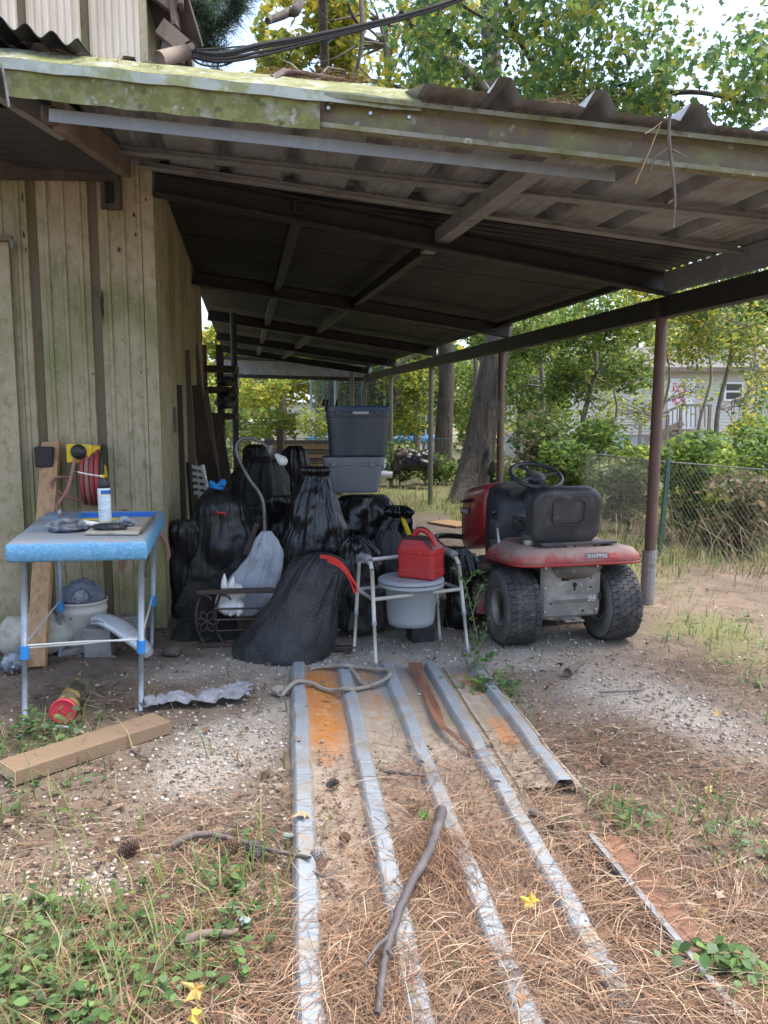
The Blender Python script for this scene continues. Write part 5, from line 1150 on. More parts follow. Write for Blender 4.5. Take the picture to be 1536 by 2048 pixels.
# ------------------------------------------------------------------ sticks
m_bark = mat('grey brown bark', (.15, .12, .10), .9, layers=[((.08, .062, .05), 16, .45, .65), ((.30, .33, .28), 9, .64, .70)], bump=[('noise', 60, .6)])
m_barkd = mat('dark wet bark', (.075, .065, .065), .6, layers=[((.13, .115, .11), 12, .5, .7)], bump=[('noise', 50, .4)])
def stick(label, pts, r, m=None, twigs=0, seed=0):
    P = spline([G(u, v, z) for u, v, z in pts], 6); rg = random.Random(seed); n = len(P)
    P = [p + A3(rg.uniform(-1, 1), rg.uniform(-1, 1), 0) * .003 for p in P]
    t = thing('fallen_branch', label, 'branch', A3(P[n // 2][0], P[n // 2][1], 0), 'fallen branches in the yard')
    MB().tube(P, [r * (1 - .6 * i / n) for i in range(n)], 8).build('stem', m or m_bark, t, smooth=True)
    for k in range(twigs):
        i = rg.randrange(n // 4, n - 2); d = A3(rg.uniform(-1, 1), rg.uniform(-1, 1), rg.uniform(0, .3)) * .12
        MB().tube([P[i], P[i] + d * .5 + A3(0, 0, .01), P[i] + d], [r * .4, r * .3, r * .15], 5).build('twig', m or m_bark, t)
stick('long dark curved branch lying across the ribs of the roofing sheet', [(884, 1620, .075), (876, 1650, .08), (855, 1710, .085), (815, 1780, .09), (785, 1860, .085), (768, 1930, .08), (756, 2030, .075)], .020, m_barkd, 2, 1)
stick('lichen-spotted grey branch on the needles left of the sheet', [(345, 1690, .02), (380, 1672, .03), (420, 1668, .03), (470, 1680, .03), (540, 1700, .03), (620, 1716, .06)], .014, None, 3, 2)
stick('short broken stick with pale end caught in the sheet needles', [(760, 1538, .05), (790, 1544, .05), (825, 1548, .06), (850, 1552, .06)], .012, None, 0, 3)
stick('crooked branch running along the right edge of the sheet', [(1060, 1620, .05), (1095, 1640, .04), (1130, 1675, .04), (1160, 1720, .04), (1200, 1740, .04), (1230, 1755, .04)], .013, None, 3, 4)
stick('stubby log piece on the gravel behind the sheet', [(1135, 1345, .03), (1150, 1334, .035), (1165, 1326, .035)], .026, None, 0, 5)
stick('pale bleached root stick on the weeds in front', [(375, 1880, .02), (410, 1868, .03), (450, 1866, .03), (475, 1862, .02)], .016, m_oldwood, 0, 6)
stick('thin twig across the lower roofing sheet', [(625, 1745, .04), (650, 1752, .04), (680, 1765, .04), (690, 1780, .04)], .007, None, 3, 7)
stick('pale thin twig in front of the red lidded tube', [(85, 1452, .015), (120, 1452, .02), (150, 1458, .015), (172, 1468, .012)], .006, m_wire, 0, 8)
for k in range(9):
    rg = random.Random(50 + k); u0, v0 = rg.uniform(150, 235), rg.uniform(1365, 1410); a = rg.uniform(-.6, 1.4)
    L = rg.uniform(30, 60); pts = [(u0 + L * math.cos(a) * s, v0 - L * .6 * math.sin(a) * s, .02 + .05 * math.sin(s * 3)) for s in (0, .33, .66, 1)]
    stick('bare pale twig in the tangle around the red lidded tube', pts, .005, m_oldwood, 2, 60 + k)
stick('thin bare stick lying on the gravel behind the sheet', [(1200, 1385, .012), (1240, 1383, .015), (1285, 1381, .012)], .006, None, 0, 9)
stick('short piece of bark stick near the front board', [(262, 1500, .012), (285, 1512, .015), (300, 1522, .012)], .008, None, 0, 11)
# twig hanging over the carport gutter
tw = thing('hanging_twig', 'bare forked twig hanging down over the carport gutter', 'twig', D(1340, 300, 3.42))
tp = lambda u, v: D(u, v, 3.40)
MB().tube(spline([tp(1340, 228), tp(1338, 260), tp(1340, 300), tp(1346, 350), tp(1350, 400), tp(1347, 455)], 6), [.007] * 20 + [.006] * 6 + [.004] * 5, 7).build('stem', m_bark, tw, smooth=True)
for P in ([(1337, 298), (1310, 315), (1300, 345)], [(1337, 297), (1355, 305), (1372, 314)], [(1338, 240), (1336, 280), (1338, 322)], [(1346, 400), (1336, 407)]):
    MB().tube([tp(*p) for p in P], [.005, .004, .002][:len(P)], 6).build('side_twig', m_bark, tw)
for P in ([(1290, 268), (1310, 255), (1324, 244)], [(1320, 250), (1300, 300), (1271, 368)]):
    MB().tube([tp(*p) for p in P], .002, 5).build('dry_needle', m_pine, tw)
# ------------------------------------------------------------------ pine cones
m_cone = mat('pine cone scales', (.13, .075, .042), .8, layers=[((.22, .14, .085), 40, .5, .65)])
m_conew = mat('weathered pale cone', (.28, .26, .23), .85, layers=[((.07, .055, .045), 30, .45, .6)])
def cone(label, u, v, r, m, ang, z=.0):
    c = G(u, v, z); t = thing('pine_cone', label, 'pine cone', c, 'pine cones in the yard'); M = Matrix.Translation(Vector(c) + Vector((0, 0, r * .95))) @ Matrix.Rotation(ang, 4, 'Z') @ Matrix.Rotation(math.radians(78), 4, 'Y')
    mb = MB(M); L = r * 2.5
    mb.lathe([(.1 * r, -L / 2), (.6 * r, -L * .3), (.62 * r, 0), (.4 * r, L * .3), (.1 * r, L / 2)], 10); mb.build('core', m_barkd, t, smooth=True)
    sc_m = MB(M)
    for i in range(11):
        f = i / 10; z_ = -L * .45 + L * .9 * f; rad = r * (math.sin(math.pi * (.18 + .70 * (1 - f)))) ; n = 8
        for j in range(n):
            a = 2 * math.pi * (j + .5 * (i % 2)) / n; ca, sa = math.cos(a), math.sin(a); w = rad * .36
            p0 = np.array((ca * rad * .5, sa * rad * .5, z_)); p1 = np.array((ca * rad, sa * rad, z_ + r * .16)); s_ = np.array((-sa, ca, 0)) * w
            sc_m.add([p0 - s_ * .5, p0 + s_ * .5, p1 + s_, p1 + np.array((ca, sa, .3)) * r * .12, p1 - s_, p1 + np.array((0, 0, -r * .14))], [(0, 1, 2, 3, 4), (0, 4, 5), (5, 4, 3), (5, 3, 2), (5, 2, 1), (0, 5, 1)])
    sc_m.build('scales', m, t)
cone('open brown pine cone beside the pale pebble patch', 256, 1712, .028, m_cone, .4)
cone('brown pine cone touching the lichen branch', 458, 1712, .026, m_cone, 1.0)
cone('dark pine cone just right of the brown one by the lichen branch', 510, 1715, .026, m_barkd, 2.0)
cone('pale weathered pine cone beside the left rib of the sheet', 640, 1724, .023, m_conew, 2.6, .02)
cone('long dark pine cone lying on the rusty bay of the sheet', 665, 1578, .021, m_barkd, .2, .02)
cone('small brown pine cone near the pale cone on the sheet', 688, 1688, .018, m_cone, 1.2, .02)
cone('half hidden pine cone in the weeds near the sheet edge', 530, 1560, .017, m_cone, 1.4)
cone('tan pine cone on the needles right of the sheet', 1212, 1530, .023, m_cone, 1.0)
# ------------------------------------------------------------------ ground litter
RS = np.random.RandomState(7)
m_soup = mat('dry litter', (.3, .2, .1), .8, attr='col', trans=.12, spec=.3)
m_leaf = mat('leaf', (.1, .2, .05), .5, attr='col', trans=.5, spec=.35)
m_stone = mat('crushed stone', (.5, .5, .5), .85, attr='col', spec=.3, bump=[('noise', 90, .3)])
def wedge(n, y0, y1, pw=1.6):
    """points over the yard, thinning with distance"""
    t = RS.rand(n); a = 1 - pw
    y = (y0 ** a + (y1 ** a - y0 ** a) * t) ** (1 / a)
    x = (RS.rand(n) * 2 - 1) * (.62 * y + .7)
    return x, y
def keep(x, y, w): m = RS.rand(len(x)) < w; return x[m], y[m]
def on_sheet(x, y):
    s = x - SX[0] / SX[1] * (y - 4.32); return (s > -.555) & (s < .6) & (y > 1.3) & (y < 4.36)
def rib_dist(x, y):
    s = x - SX[0] / SX[1] * (y - 4.32); return np.min(np.abs(s[:, None] - np.array(s_off)[None]), 1)
def carp(x, y): return (y > 5.0) & (x < lat(POST0[0] - .3, POST0[1], y))
def pick(n, pal, var=.25):
    pal = np.array(pal); c = pal[RS.randint(0, len(pal), n)]; return np.clip(c * (1 + (RS.rand(n, 1) - .5) * 2 * var), 0, 1)
def ribbons(x, y, z, L, w, ang, arch, bend, pal, seg=3, taper=.3, var=.25):
    n = len(x); k = np.linspace(0, 1, seg + 1); cen = np.zeros((n, seg + 1, 3)); dx, dy = np.cos(ang), np.sin(ang)
    for i, t in enumerate(k):
        s = (t - .5) * L; b = bend * (t - .5) ** 2 * 4 * L
        cen[:, i] = np.stack([x + dx * s - dy * b, y + dy * s + dx * b, z + arch * (1 - (2 * t - 1) ** 2)], -1)
    off = np.stack([-dy, dx, (RS.rand(n) - .5) * 1.2], -1) * (w / 2)[:, None]
    V = np.zeros((n, seg + 1, 2, 3))
    for i, t in enumerate(k):
        ww = 1 - (1 - taper) * abs(2 * t - 1); V[:, i, 0] = cen[:, i] - off * ww; V[:, i, 1] = cen[:, i] + off * ww
    V = V.reshape(-1, 3); b = (np.arange(n) * (seg + 1) * 2)[:, None, None]; i = (np.arange(seg) * 2)[None, :, None]
    Fc = (b + i + np.array([0, 1, 3, 2])[None, None]).reshape(-1, 4)
    C = np.repeat(pick(n, pal, var), (seg + 1) * 2, 0); return V, Fc, C
# gravel
x, y = wedge(130000, 1.5, 9, 1.9)
g = m_gravel(x, y); q = g * .85 + .10; q = np.where(on_sheet(x, y), .015, q); x, y = keep(x, y, np.clip(q, 0, 1) * .7)
n = len(x)
phi = (1 + 5 ** .5) / 2
ico = np.array([(-1, phi, 0), (1, phi, 0), (-1, -phi, 0), (1, -phi, 0), (0, -1, phi), (0, 1, phi), (0, -1, -phi), (0, 1, -phi), (phi, 0, -1), (phi, 0, 1), (-phi, 0, -1), (-phi, 0, 1)]) / 1.9
icf = np.array([(0, 11, 5), (0, 5, 1), (0, 1, 7), (0, 7, 10), (0, 10, 11), (1, 5, 9), (5, 11, 4), (11, 10, 2), (10, 7, 6), (7, 1, 8), (3, 9, 4), (3, 4, 2), (3, 2, 6), (3, 6, 8), (3, 8, 9), (4, 9, 5), (2, 4, 11), (6, 2, 10), (8, 6, 7), (9, 8, 1)])
r = .0030 + .0085 * RS.rand(n) ** 3.5 + np.where(np.hypot(x - G(190, 1770)[0], y - G(190, 1770)[1]) < .28, .002, 0)
sc3 = (1 + (RS.rand(n, 3) - .5) * .7) * r[:, None]; an = RS.rand(n) * 6.28
V = ico[None] * (1 + (RS.rand(n, 12, 1) - .5) * .45) * sc3[:, None]
V[..., 2] *= .7
V = np.stack([V[..., 0] * np.cos(an)[:, None] - V[..., 1] * np.sin(an)[:, None], V[..., 0] * np.sin(an)[:, None] + V[..., 1] * np.cos(an)[:, None], V[..., 2]], -1) + np.stack([x, y, gz(x, y) + np.where(on_sheet(x, y), .03, 0) + r * .35], -1)[:, None]
Fc = (icf[None] + (np.arange(n) * 12)[:, None, None]).reshape(-1, 3)
mesh_obj('gravel', V.reshape(-1, 3), Fc, m_stone, kind='stuff', label='pale crushed gravel scattered over the yard', org=(0, 0, 0), col=np.repeat(pick(n, [(.40, .36, .31), (.54, .51, .46), (.30, .26, .21), (.44, .37, .30), (.22, .18, .14), (.36, .30, .25)], .25), 12, 0))
# pine needles
NP = [(.27, .17, .105), (.35, .245, .16), (.22, .13, .08), (.20, .12, .075), (.42, .33, .23), (.13, .08, .055), (.31, .175, .10), (.10, .06, .045)]
x, y = wedge(170000, 1.35, 8, 2.0)
q = field(NDL, x, y) * (.25 + 1.5 * fb2(x, y, 2.4, 4, 21)) + .10 - .35 * np.clip(m_gravel(x, y), 0, 1) - .15 * np.clip(m_green(x, y), 0, 1)
os_ = on_sheet(x, y); clean = np.clip((y - 3.1) / .5, 0, 1)
q = np.where(os_, q * (1 - .80 * clean) * np.where(rib_dist(x, y) < .035, np.clip((fb2(x, y, 2.6, 3, 55) - .42) * 5 + np.clip((2.3 - y) * .3, 0, .5), .12, 1.2), 1.0), q); q = np.where(carp(x, y), .01, q)
x, y = keep(x, y, np.clip(q, .015, 1) * .5)
n = len(x); os_ = on_sheet(x, y); pile = np.clip(q.mean(), 0, 1)
flow = (fb2(x, y, 1.2, 2, 91) - .5) * 5
zz = gz(x, y) + .004 + .022 * RS.rand(n) ** 1.7 + np.where(os_, .022 + .022 * (RS.rand(n) < .4), 0)
V, Fc, C = ribbons(x, y, zz, .09 + .11 * RS.rand(n), .0016 + .0012 * RS.rand(n), flow + RS.randn(n) * .9, .004 + .016 * RS.rand(n) ** 2, (RS.rand(n) - .5) * .22, NP, 3, .4)
mesh_obj('pine_needles', V, Fc, m_soup, kind='stuff', label='brown fallen pine needles covering the yard', org=(0, 0, 0), col=C)
# chaff: small bark and leaf crumbs
x, y = wedge(60000, 1.35, 8, 1.9); q = .55 - .25 * m_gravel(x, y); q = np.where(carp(x, y), .05, q); q = np.where(on_sheet(x, y) & ((y > 3.2) | (rib_dist(x, y) < .035)), .06, q); x, y = keep(x, y, np.clip(q, 0, 1)); n = len(x)
V, Fc, C = ribbons(x, y, gz(x, y) + .004 + .006 * RS.rand(n) + np.where(on_sheet(x, y), .018, 0), .006 + .024 * RS.rand(n) ** 2, .004 + .009 * RS.rand(n), RS.rand(n) * 6.28, .003 * RS.rand(n), (RS.rand(n) - .5) * .6, [(.11, .07, .045), (.18, .12, .08), (.27, .19, .13), (.07, .045, .03), (.33, .26, .19), (.14, .10, .075)], 2, .45)
mesh_obj('leaf_crumbs', V, Fc, m_soup, kind='stuff', label='crumbled bark and dead leaf bits on the ground', org=(0, 0, 0), col=C)
# broad weeds
def weeds(x, y, z, s, pal, tilt=.5, shape=0):
    n = len(x); an = RS.rand(n) * 6.28
    if shape == 0: o = np.array([(-.05, 0, 0), (.25, .30, .05), (.62, .36, .08), (1, 0, .0), (.62, -.36, .08), (.25, -.30, .05)])
    else: o = np.array([(0, 0, 0), (.3, .13, .04), (.65, .15, .05), (1, 0, 0), (.65, -.15, .05), (.3, -.13, .04)])
    P = o[None] * s[:, None, None]; tl = (RS.rand(n) - .25) * tilt
    c, q = np.cos(tl), np.sin(tl); P = np.stack([P[..., 0] * c[:, None] - P[..., 2] * q[:, None], P[..., 1], P[..., 0] * q[:, None] + P[..., 2] * c[:, None]], -1)
    rl = (RS.rand(n) - .5) * .9; c, q = np.cos(rl), np.sin(rl); P = np.stack([P[..., 0], P[..., 1] * c[:, None] - P[..., 2] * q[:, None], P[..., 1] * q[:, None] + P[..., 2] * c[:, None]], -1)
    c, q = np.cos(an), np.sin(an); P = np.stack([P[..., 0] * c[:, None] - P[..., 1] * q[:, None], P[..., 0] * q[:, None] + P[..., 1] * c[:, None], P[..., 2]], -1) + np.stack([x, y, z], -1)[:, None]
    b = (np.arange(n) * 6)[:, None, None]; Fc = (b + np.array([[0, 1, 2, 3], [0, 3, 4, 5]])[None]).reshape(-1, 4)
    return P.reshape(-1, 3), Fc, np.repeat(pick(n, pal, .25), 6, 0)
x, y = wedge(6500, 1.35, 10, 1.9); q = np.clip(m_green(x, y) * 1.1 - .12, 0, .55); q = np.where(on_sheet(x, y), q * .12, q); q = np.where(carp(x, y), 0, q); x, y = keep(x, y, q)
k = 9; X0, Y0 = np.repeat(x, k), np.repeat(y, k); sp_ = .035; X0 = X0 + RS.randn(len(X0)) * sp_; Y0 = Y0 + RS.randn(len(Y0)) * sp_
GP = [(.12, .22, .075), (.15, .26, .09), (.095, .175, .065), (.19, .29, .09), (.17, .25, .13), (.08, .15, .055)]
V, Fc, C = weeds(X0, Y0, gz(X0, Y0) + .008 + .05 * RS.rand(len(X0)) ** 1.5, .009 + .030 * RS.rand(len(X0)) ** 1.8, GP)
mesh_obj('weeds', V, Fc, m_leaf, kind='stuff', label='low broad-leaved green weeds in the yard', org=(0, 0, 0), col=C)
# grass
x, y = wedge(60000, 1.35, 26, 1.35); q = np.clip(m_green(x, y) * 1.2 + .05, 0, 1); q = np.where(on_sheet(x, y), q * .10, q); q = np.where(carp(x, y) & (y < 12), .01, q); q = q * np.where(y > 7, 1, .38); x, y = keep(x, y, q); n = len(x)
hgt = .05 + .12 * RS.rand(n) + np.where(y > 7, .08, 0); an = RS.rand(n) * 6.28; ln = (.2 + .8 * RS.rand(n)) * hgt; wd = .002 + .003 * RS.rand(n) + np.where(y > 7, .004, 0)
V = np.zeros((n, 3, 2, 3)); zg_ = gz(x, y)
for i, t in enumerate((0, .55, 1)):
    cx, cy, cz = x + np.cos(an) * ln * t ** 1.8, y + np.sin(an) * ln * t ** 1.8, zg_ + hgt * (t - .25 * t * t)
    for j, s in enumerate((-1, 1)): V[:, i, j] = np.stack([cx - np.sin(an) * wd * s * (1 - .8 * t), cy + np.cos(an) * wd * s * (1 - .8 * t), cz], -1)
Fc = ((np.arange(n) * 6)[:, None, None] + np.array([[0, 1, 3, 2], [2, 3, 5, 4]])[None]).reshape(-1, 4)
mesh_obj('grass', V.reshape(-1, 3), Fc, m_leaf, kind='stuff', label='thin green and dry grass blades', org=(0, 0, 0), col=np.repeat(pick(n, [(.14, .22, .06), (.20, .27, .08), (.28, .29, .11), (.42, .37, .21), (.12, .19, .055), (.36, .28, .16)], .2), 6, 0))
# dead leaves, star shaped (sweetgum) and plain
def stars(x, y, z, s, pal, curl=.35, flat=.5, var=.2, C=None, rot=None):
    n = len(x); m = 10; a = np.linspace(0, 2 * math.pi, m, endpoint=False) + math.pi / 2
    rad = np.where(np.arange(m) % 2 == 0, 1.0, .52); rad = rad * np.where(np.arange(m) == 4, .75, 1) * np.where(np.arange(m) == 6, .75, 1)
    o = np.stack([rad * np.cos(a), rad * np.sin(a), np.where(np.arange(m) % 2 == 0, 1.0, 0) * curl * .5], -1); o = np.concatenate([[(0, 0, -.05)], o])
    P = o[None] * s[:, None, None] * (1 + (RS.rand(n, 11, 1) - .5) * .7); P[..., 2] *= (RS.rand(n, 1) * 1.6 - .5)
    if rot is None: rot = (RS.randn(n) * flat, RS.randn(n) * flat, RS.rand(n) * 6.28)
    for ax, r_ in enumerate(rot):
        c, q = np.cos(r_)[:, None], np.sin(r_)[:, None]; i, j = [(1, 2), (0, 2), (0, 1)][ax]
        A, B = P[..., i].copy(), P[..., j].copy(); P[..., i], P[..., j] = A * c - B * q, A * q + B * c
    P += np.stack([x, y, z], -1)[:, None]
    tri = np.array([(0, 1 + i, 1 + (i + 1) % m) for i in range(m)]); Fc = (tri[None] + (np.arange(n) * (m + 1))[:, None, None]).reshape(-1, 3)
    return P.reshape(-1, 3), Fc, np.repeat(pick(n, pal, var) if C is None else C, m + 1, 0)
x, y = wedge(1500, 1.4, 8, 1.8); x, y = keep(x, y, np.where(carp(x, y), .08, np.where(on_sheet(x, y) & (y > 3.3), .1, .55))); n = len(x)
V, Fc, C = stars(x, y, gz(x, y) + .018 + np.where(on_sheet(x, y), .025, 0) + .01 * RS.rand(n), .012 + .02 * RS.rand(n), [(.20, .12, .08), (.14, .09, .06), (.28, .19, .13), (.33, .25, .19), (.10, .065, .045)], 1.0, .35)
mesh_obj('dead_leaves', V, Fc, m_soup, kind='stuff', label='small crumpled brown dead leaves among the needles', org=(0, 0, 0), col=C)
for k, (lab, u, v, s, c, z) in enumerate((('tan sweetgum leaf draped over the left sheet rib', 606, 1625, .075, (.46, .29, .14), .07), ('olive curled leaf in the first bay of the sheet', 660, 1640, .06, (.36, .31, .17), .05), ('pale olive leaf beside the pale pine cone', 652, 1662, .055, (.40, .34, .19), .04),
        ('bright green star leaf on the sheet between the ribs', 848, 1636, .045, (.16, .36, .07), .05), ('bright yellow leaf on the needles beside the fourth rib', 1062, 1806, .055, (.74, .52, .10), .05), ('yellow leaf below the two pine cones', 476, 1748, .045, (.66, .48, .14), .03), ('large yellow star leaf in the weeds at the yard front', 385, 2028, .06, (.68, .46, .10), .04),
        ('long curled yellow brown leaf in the grass', 392, 1978, .06, (.52, .33, .10), .05), ('lime green leaf on the gravel edge', 486, 1618, .035, (.42, .50, .05), .03), ('brown curled leaf in the weeds near the shed side', 45, 1930, .07, (.33, .21, .14), .04), ('russet curled leaf in the weeds at the yard front', 262, 2020, .075, (.34, .19, .13), .04),
        ('tan curled leaf among the needles right of the sheet', 1400, 1822, .05, (.50, .34, .15), .04), ('yellow tan leaf on the right side litter', 1416, 1578, .05, (.56, .42, .18), .03), ('golden leaf on the gravel by the grass', 1435, 1428, .045, (.62, .46, .16), .03), ('rusty brown leaf beside the sheet end', 1080, 1440, .055, (.36, .18, .08), .03), ('brown leaf by the strip at the yard front', 1045, 2000, .06, (.33, .20, .12), .05))):
    p = G(u, v, z); rg = np.random.RandomState(k); V, Fc, C = stars(np.array([p[0]]), np.array([p[1]]), np.array([p[2]]), np.array([s * .52]), None, 2.2, C=np.array([c]), rot=(np.array([rg.uniform(-.9, .9)]), np.array([rg.uniform(-.9, .9)]), np.array([rg.uniform(0, 6)])))
    mesh_obj('fallen_leaf', V, [tuple(map(int, f)) for f in Fc], m_soup, label=lab, cat='leaf', group='fallen leaves in the yard', col=C)
# pine straw heap against the third rib and on the carport roof
x = G(880, 1740)[0] + RS.randn(750) * .12; y = G(880, 1740)[1] + RS.randn(750) * .11; n = len(x)
V, Fc, C = ribbons(x, y, .03 + .05 * RS.rand(n) * np.exp(-((x - x.mean()) / .12) ** 2), .12 + .08 * RS.rand(n), .002 + .001 * RS.rand(n), 1.9 + RS.randn(n) * .5, .02 * RS.rand(n), (RS.rand(n) - .5) * .3, [(.19, .11, .07), (.25, .145, .085), (.13, .075, .055), (.31, .2, .12)], 3, .4)
mesh_obj('straw_heap', V, Fc, m_soup, kind='stuff', label='heaped reddish pine straw on the roofing sheet', org=(x.mean(), y.mean(), .02), col=C)
def roofstraw(u0, u1, v, Yk, n, dz):
    u = RS.uniform(u0, u1, n); P = np.array([D(a, v(a), Yk) for a in u]); V, Fc, C = ribbons(P[:, 0], P[:, 1] + RS.rand(n) * .25, P[:, 2] + dz * RS.rand(n), .1 + .1 * RS.rand(n), .0022 + .001 * RS.rand(n), RS.randn(n) * .7, .02 * RS.rand(n), (RS.rand(n) - .5) * .3, NP, 3, .4)
    mesh_obj('roof_straw', V, Fc, m_soup, kind='stuff', label='dry pine straw caught on the carport roof edge', org=(P[0][0], P[0][1], P[0][2]), col=C)
roofstraw(530, 720, lambda a: 160 + (a - 530) * .09, 3.75, 700, .07); roofstraw(30, 330, lambda a: 96 + (a - 30) * .11, 3.6, 130, .01); roofstraw(840, 960, lambda a: 212, 3.5, 30, .02); roofstraw(1100, 1160, lambda a: 212, 3.9, 120, .05)
# lichen tufts
m_lich = mat('pale lichen', (.20, .25, .215), .9)
for lab, u, v in (('pale grey green lichen tuft beside the left sheet rib', 575, 1672), ('pale lichen tuft on the needles between two ribs', 895, 1955), ('pale lichen tuft on the weeds left of the sheet', 490, 1840)):
    p = G(u, v, .03); lump('lichen_tuft', lab, 'lichen', p, (.018, .016, .010), m_lich, int(u), .9, 18)
# ------------------------------------------------------------------ trees, shrubs, fence, houses behind
m_bark2 = mat('ridged tree bark', (.105, .09, .075), .9, layers=[((.05, .04, .033), 9, .44, .62, (1, 1, .22)), ((.17, .155, .135), 22, .58, .72, (1, 1, .3)), ((.14, .15, .075), 3, .58, .75)], bump=[('noise', 26, 1, (1, 1, .18), .05), ('noise', 70, .5, (1, 1, .4), .02)])
m_bark3 = mat('thin stem bark', (.16, .14, .115), .9, layers=[((.24, .22, .18), 12, .5, .7)])
G1 = [(0.131, 0.219, 0.045), (0.176, 0.278, 0.058), (0.096, 0.167, 0.039), (0.229, 0.321, 0.065), (0.281, 0.35, 0.07), (0.079, 0.131, 0.039)]
GY = [(0.345, 0.345, 0.046), (0.46, 0.402, 0.057), (0.253, 0.31, 0.057), (0.552, 0.46, 0.069), (0.184, 0.265, 0.057)]
GS = [(0.325, 0.405, 0.071), (0.423, 0.486, 0.095), (0.227, 0.324, 0.059), (0.52, 0.513, 0.095)]
GD = [(0.085, 0.14, 0.044), (0.118, 0.183, 0.055), (0.152, 0.211, 0.062), (0.06, 0.106, 0.034), (0.203, 0.239, 0.074)]
def leafsoup(P, s, pal, seed, elong=.5, var=.3):
    n = len(P); a = RS.rand(n) * 6.28; el = np.arcsin(RS.rand(n) * 1.6 - .8); d = np.stack([np.cos(a) * np.cos(el), np.sin(a) * np.cos(el), np.sin(el)], -1)
    r = RS.randn(n, 3); sd = np.cross(d, r); sd /= np.linalg.norm(sd, axis=1)[:, None] + 1e-9; w = elong * s
    V = np.stack([P - d * s[:, None] * .5, P + sd * w[:, None] * .5 + d * s[:, None] * .05, P + d * s[:, None] * .5, P - sd * w[:, None] * .5 + d * s[:, None] * .05], 1)
    return V.reshape(-1, 3), np.arange(n * 4).reshape(-1, 4), np.repeat(pick(n, pal, var), 4, 0)
def fill(c, r, n, gap=.5, sc=1.6, seed=0):
    """points in an ellipsoid, clumped by noise so gaps show"""
    c, r = np.asarray(c, float), np.asarray(r, float); d = RS.randn(n * 3, 3); d /= np.linalg.norm(d, axis=1)[:, None]; P = d * (RS.rand(n * 3, 1) ** .42); W = c + P * r
    k = fbm(W * sc + seed, 3, seed); W = W[k > np.quantile(k, gap)]; return W[:n]
def tree(name, label, base, trunk_pts, tr, crowns, pal, leaf, cat='tree', group=None, star=False, limbs=True, bark=None, gap=.5, n0=1, elong=.5, sc=1.6):
    t = thing(name, label, cat, base, group); bark = bark or m_bark3
    P = spline(trunk_pts, 6); n = len(P); MB().tube(P, [tr[0] + (tr[1] - tr[0]) * i / (n - 1) for i in range(n)], 12 if tr[0] > .1 else 7).build('trunk', bark, t, smooth=True)
    Vs, Fs, Cs, b = [], [], [], 0; lm = MB(); rg = random.Random(len(label))
    for k, (c, r, m) in enumerate(crowns):
        W = fill(c, r, m, gap, sc, k + len(label))
        if star: V, Fc, C = stars(W[:, 0], W[:, 1], W[:, 2], leaf * (.6 + .7 * RS.rand(len(W))), pal, .5, .8, .28)
        else: V, Fc, C = leafsoup(W, leaf * (.5 + RS.rand(len(W))), pal, k, elong)
        Vs.append(V); Fs.append(Fc + b); Cs.append(C); b += len(V)
        if limbs:
            i0 = min(range(n), key=lambda i: np.linalg.norm(P[i] - A3(*c)) + (0 if P[i][2] < c[2] else 2)); a = P[i0]
            for q in range(4):
                e = W[rg.randrange(len(W))]; mid = (a + e) / 2 + A3(rg.uniform(-1, 1), rg.uniform(-1, 1), rg.uniform(0, 1)) * np.linalg.norm(e - a) * .12
                lm.tube(spline([a, mid, e], 4), np.linspace(min(tr[1] * .7, .05), .006, 9), 5)
                for w in range(3):
                    f = W[rg.randrange(len(W))]
                    if np.linalg.norm(f - mid) < np.linalg.norm(e - a) * .8 + .3: lm.tube([mid, (mid + f) / 2 + A3(0, 0, .05), f], [.012, .008, .004], 4)
    mesh_obj('crown', np.concatenate(Vs), np.concatenate(Fs), m_leaf, t, col=np.concatenate(Cs))
    if limbs and lm.v: lm.build('limbs', bark, t, smooth=True)['kind'] = 'stuff'
    return t
def PX(u, v, Yk): return D(u, v, Yk)
def el(u, v, Yk, ru, rv, n, dy=None): r = (ru * Yk / F_PX, dy or max(ru, rv) * Yk / F_PX * .8, rv * Yk / F_PX); return (D(u, v, Yk), r, n)
# big leaning sweetgum with the hollow
b0 = G(945, 1003); b0 = A3(b0[0], b0[1], 0)
tp_ = [b0 + A3(-.02, 0, -.05), PX(950, 940, 14), PX(966, 850, 14.1), PX(985, 740, 14.1), PX(1003, 620, 14.2), PX(1000, 400, 14.4), PX(985, 170, 14.6), PX(975, -60, 14.8), PX(960, -300, 15)]
bt = thing('sweetgum_tree', 'big leaning sweetgum with a hollow base just outside the carport', 'tree', b0)
P = spline(tp_, 10); n = len(P); secs = []
for i, p in enumerate(P):
    k = i / (n - 1); z = max(p[2], 0); R = .31 * (1 - .6 * k) + .13 * math.exp(-z / .35)
    ring = []
    for a in np.linspace(0, 2 * math.pi, 40, endpoint=False):
        fl = 1 + (.14 * math.exp(-z / .5)) * math.sin(a * 5 + 1) + .035 * math.sin(a * 13 + z * 2) + .03 * math.sin(a * 7 - z * 1.3)
        ha = (a - 5.1 + math.pi) % (2 * math.pi) - math.pi      # hollow towards the yard, right of centre
        hw_ = .42 * max(0, 1 - z / 1.05)
        cut = -.55 * math.exp(-(ha / max(hw_, .02)) ** 4) if z < 1.0 else 0
        lip = .10 * math.exp(-((abs(ha) - hw_ * 1.25) / .16) ** 2) * (1 if z < 1.15 else 0)
        ring.append(p + A3(math.cos(a), math.sin(a), 0) * R * (fl + cut + lip))
    secs.append(ring)
MB().loft(secs).build('trunk', m_bark2, bt, smooth=True)
hb = [p + A3(.10, -.20, 0) for p in P[2:22]]
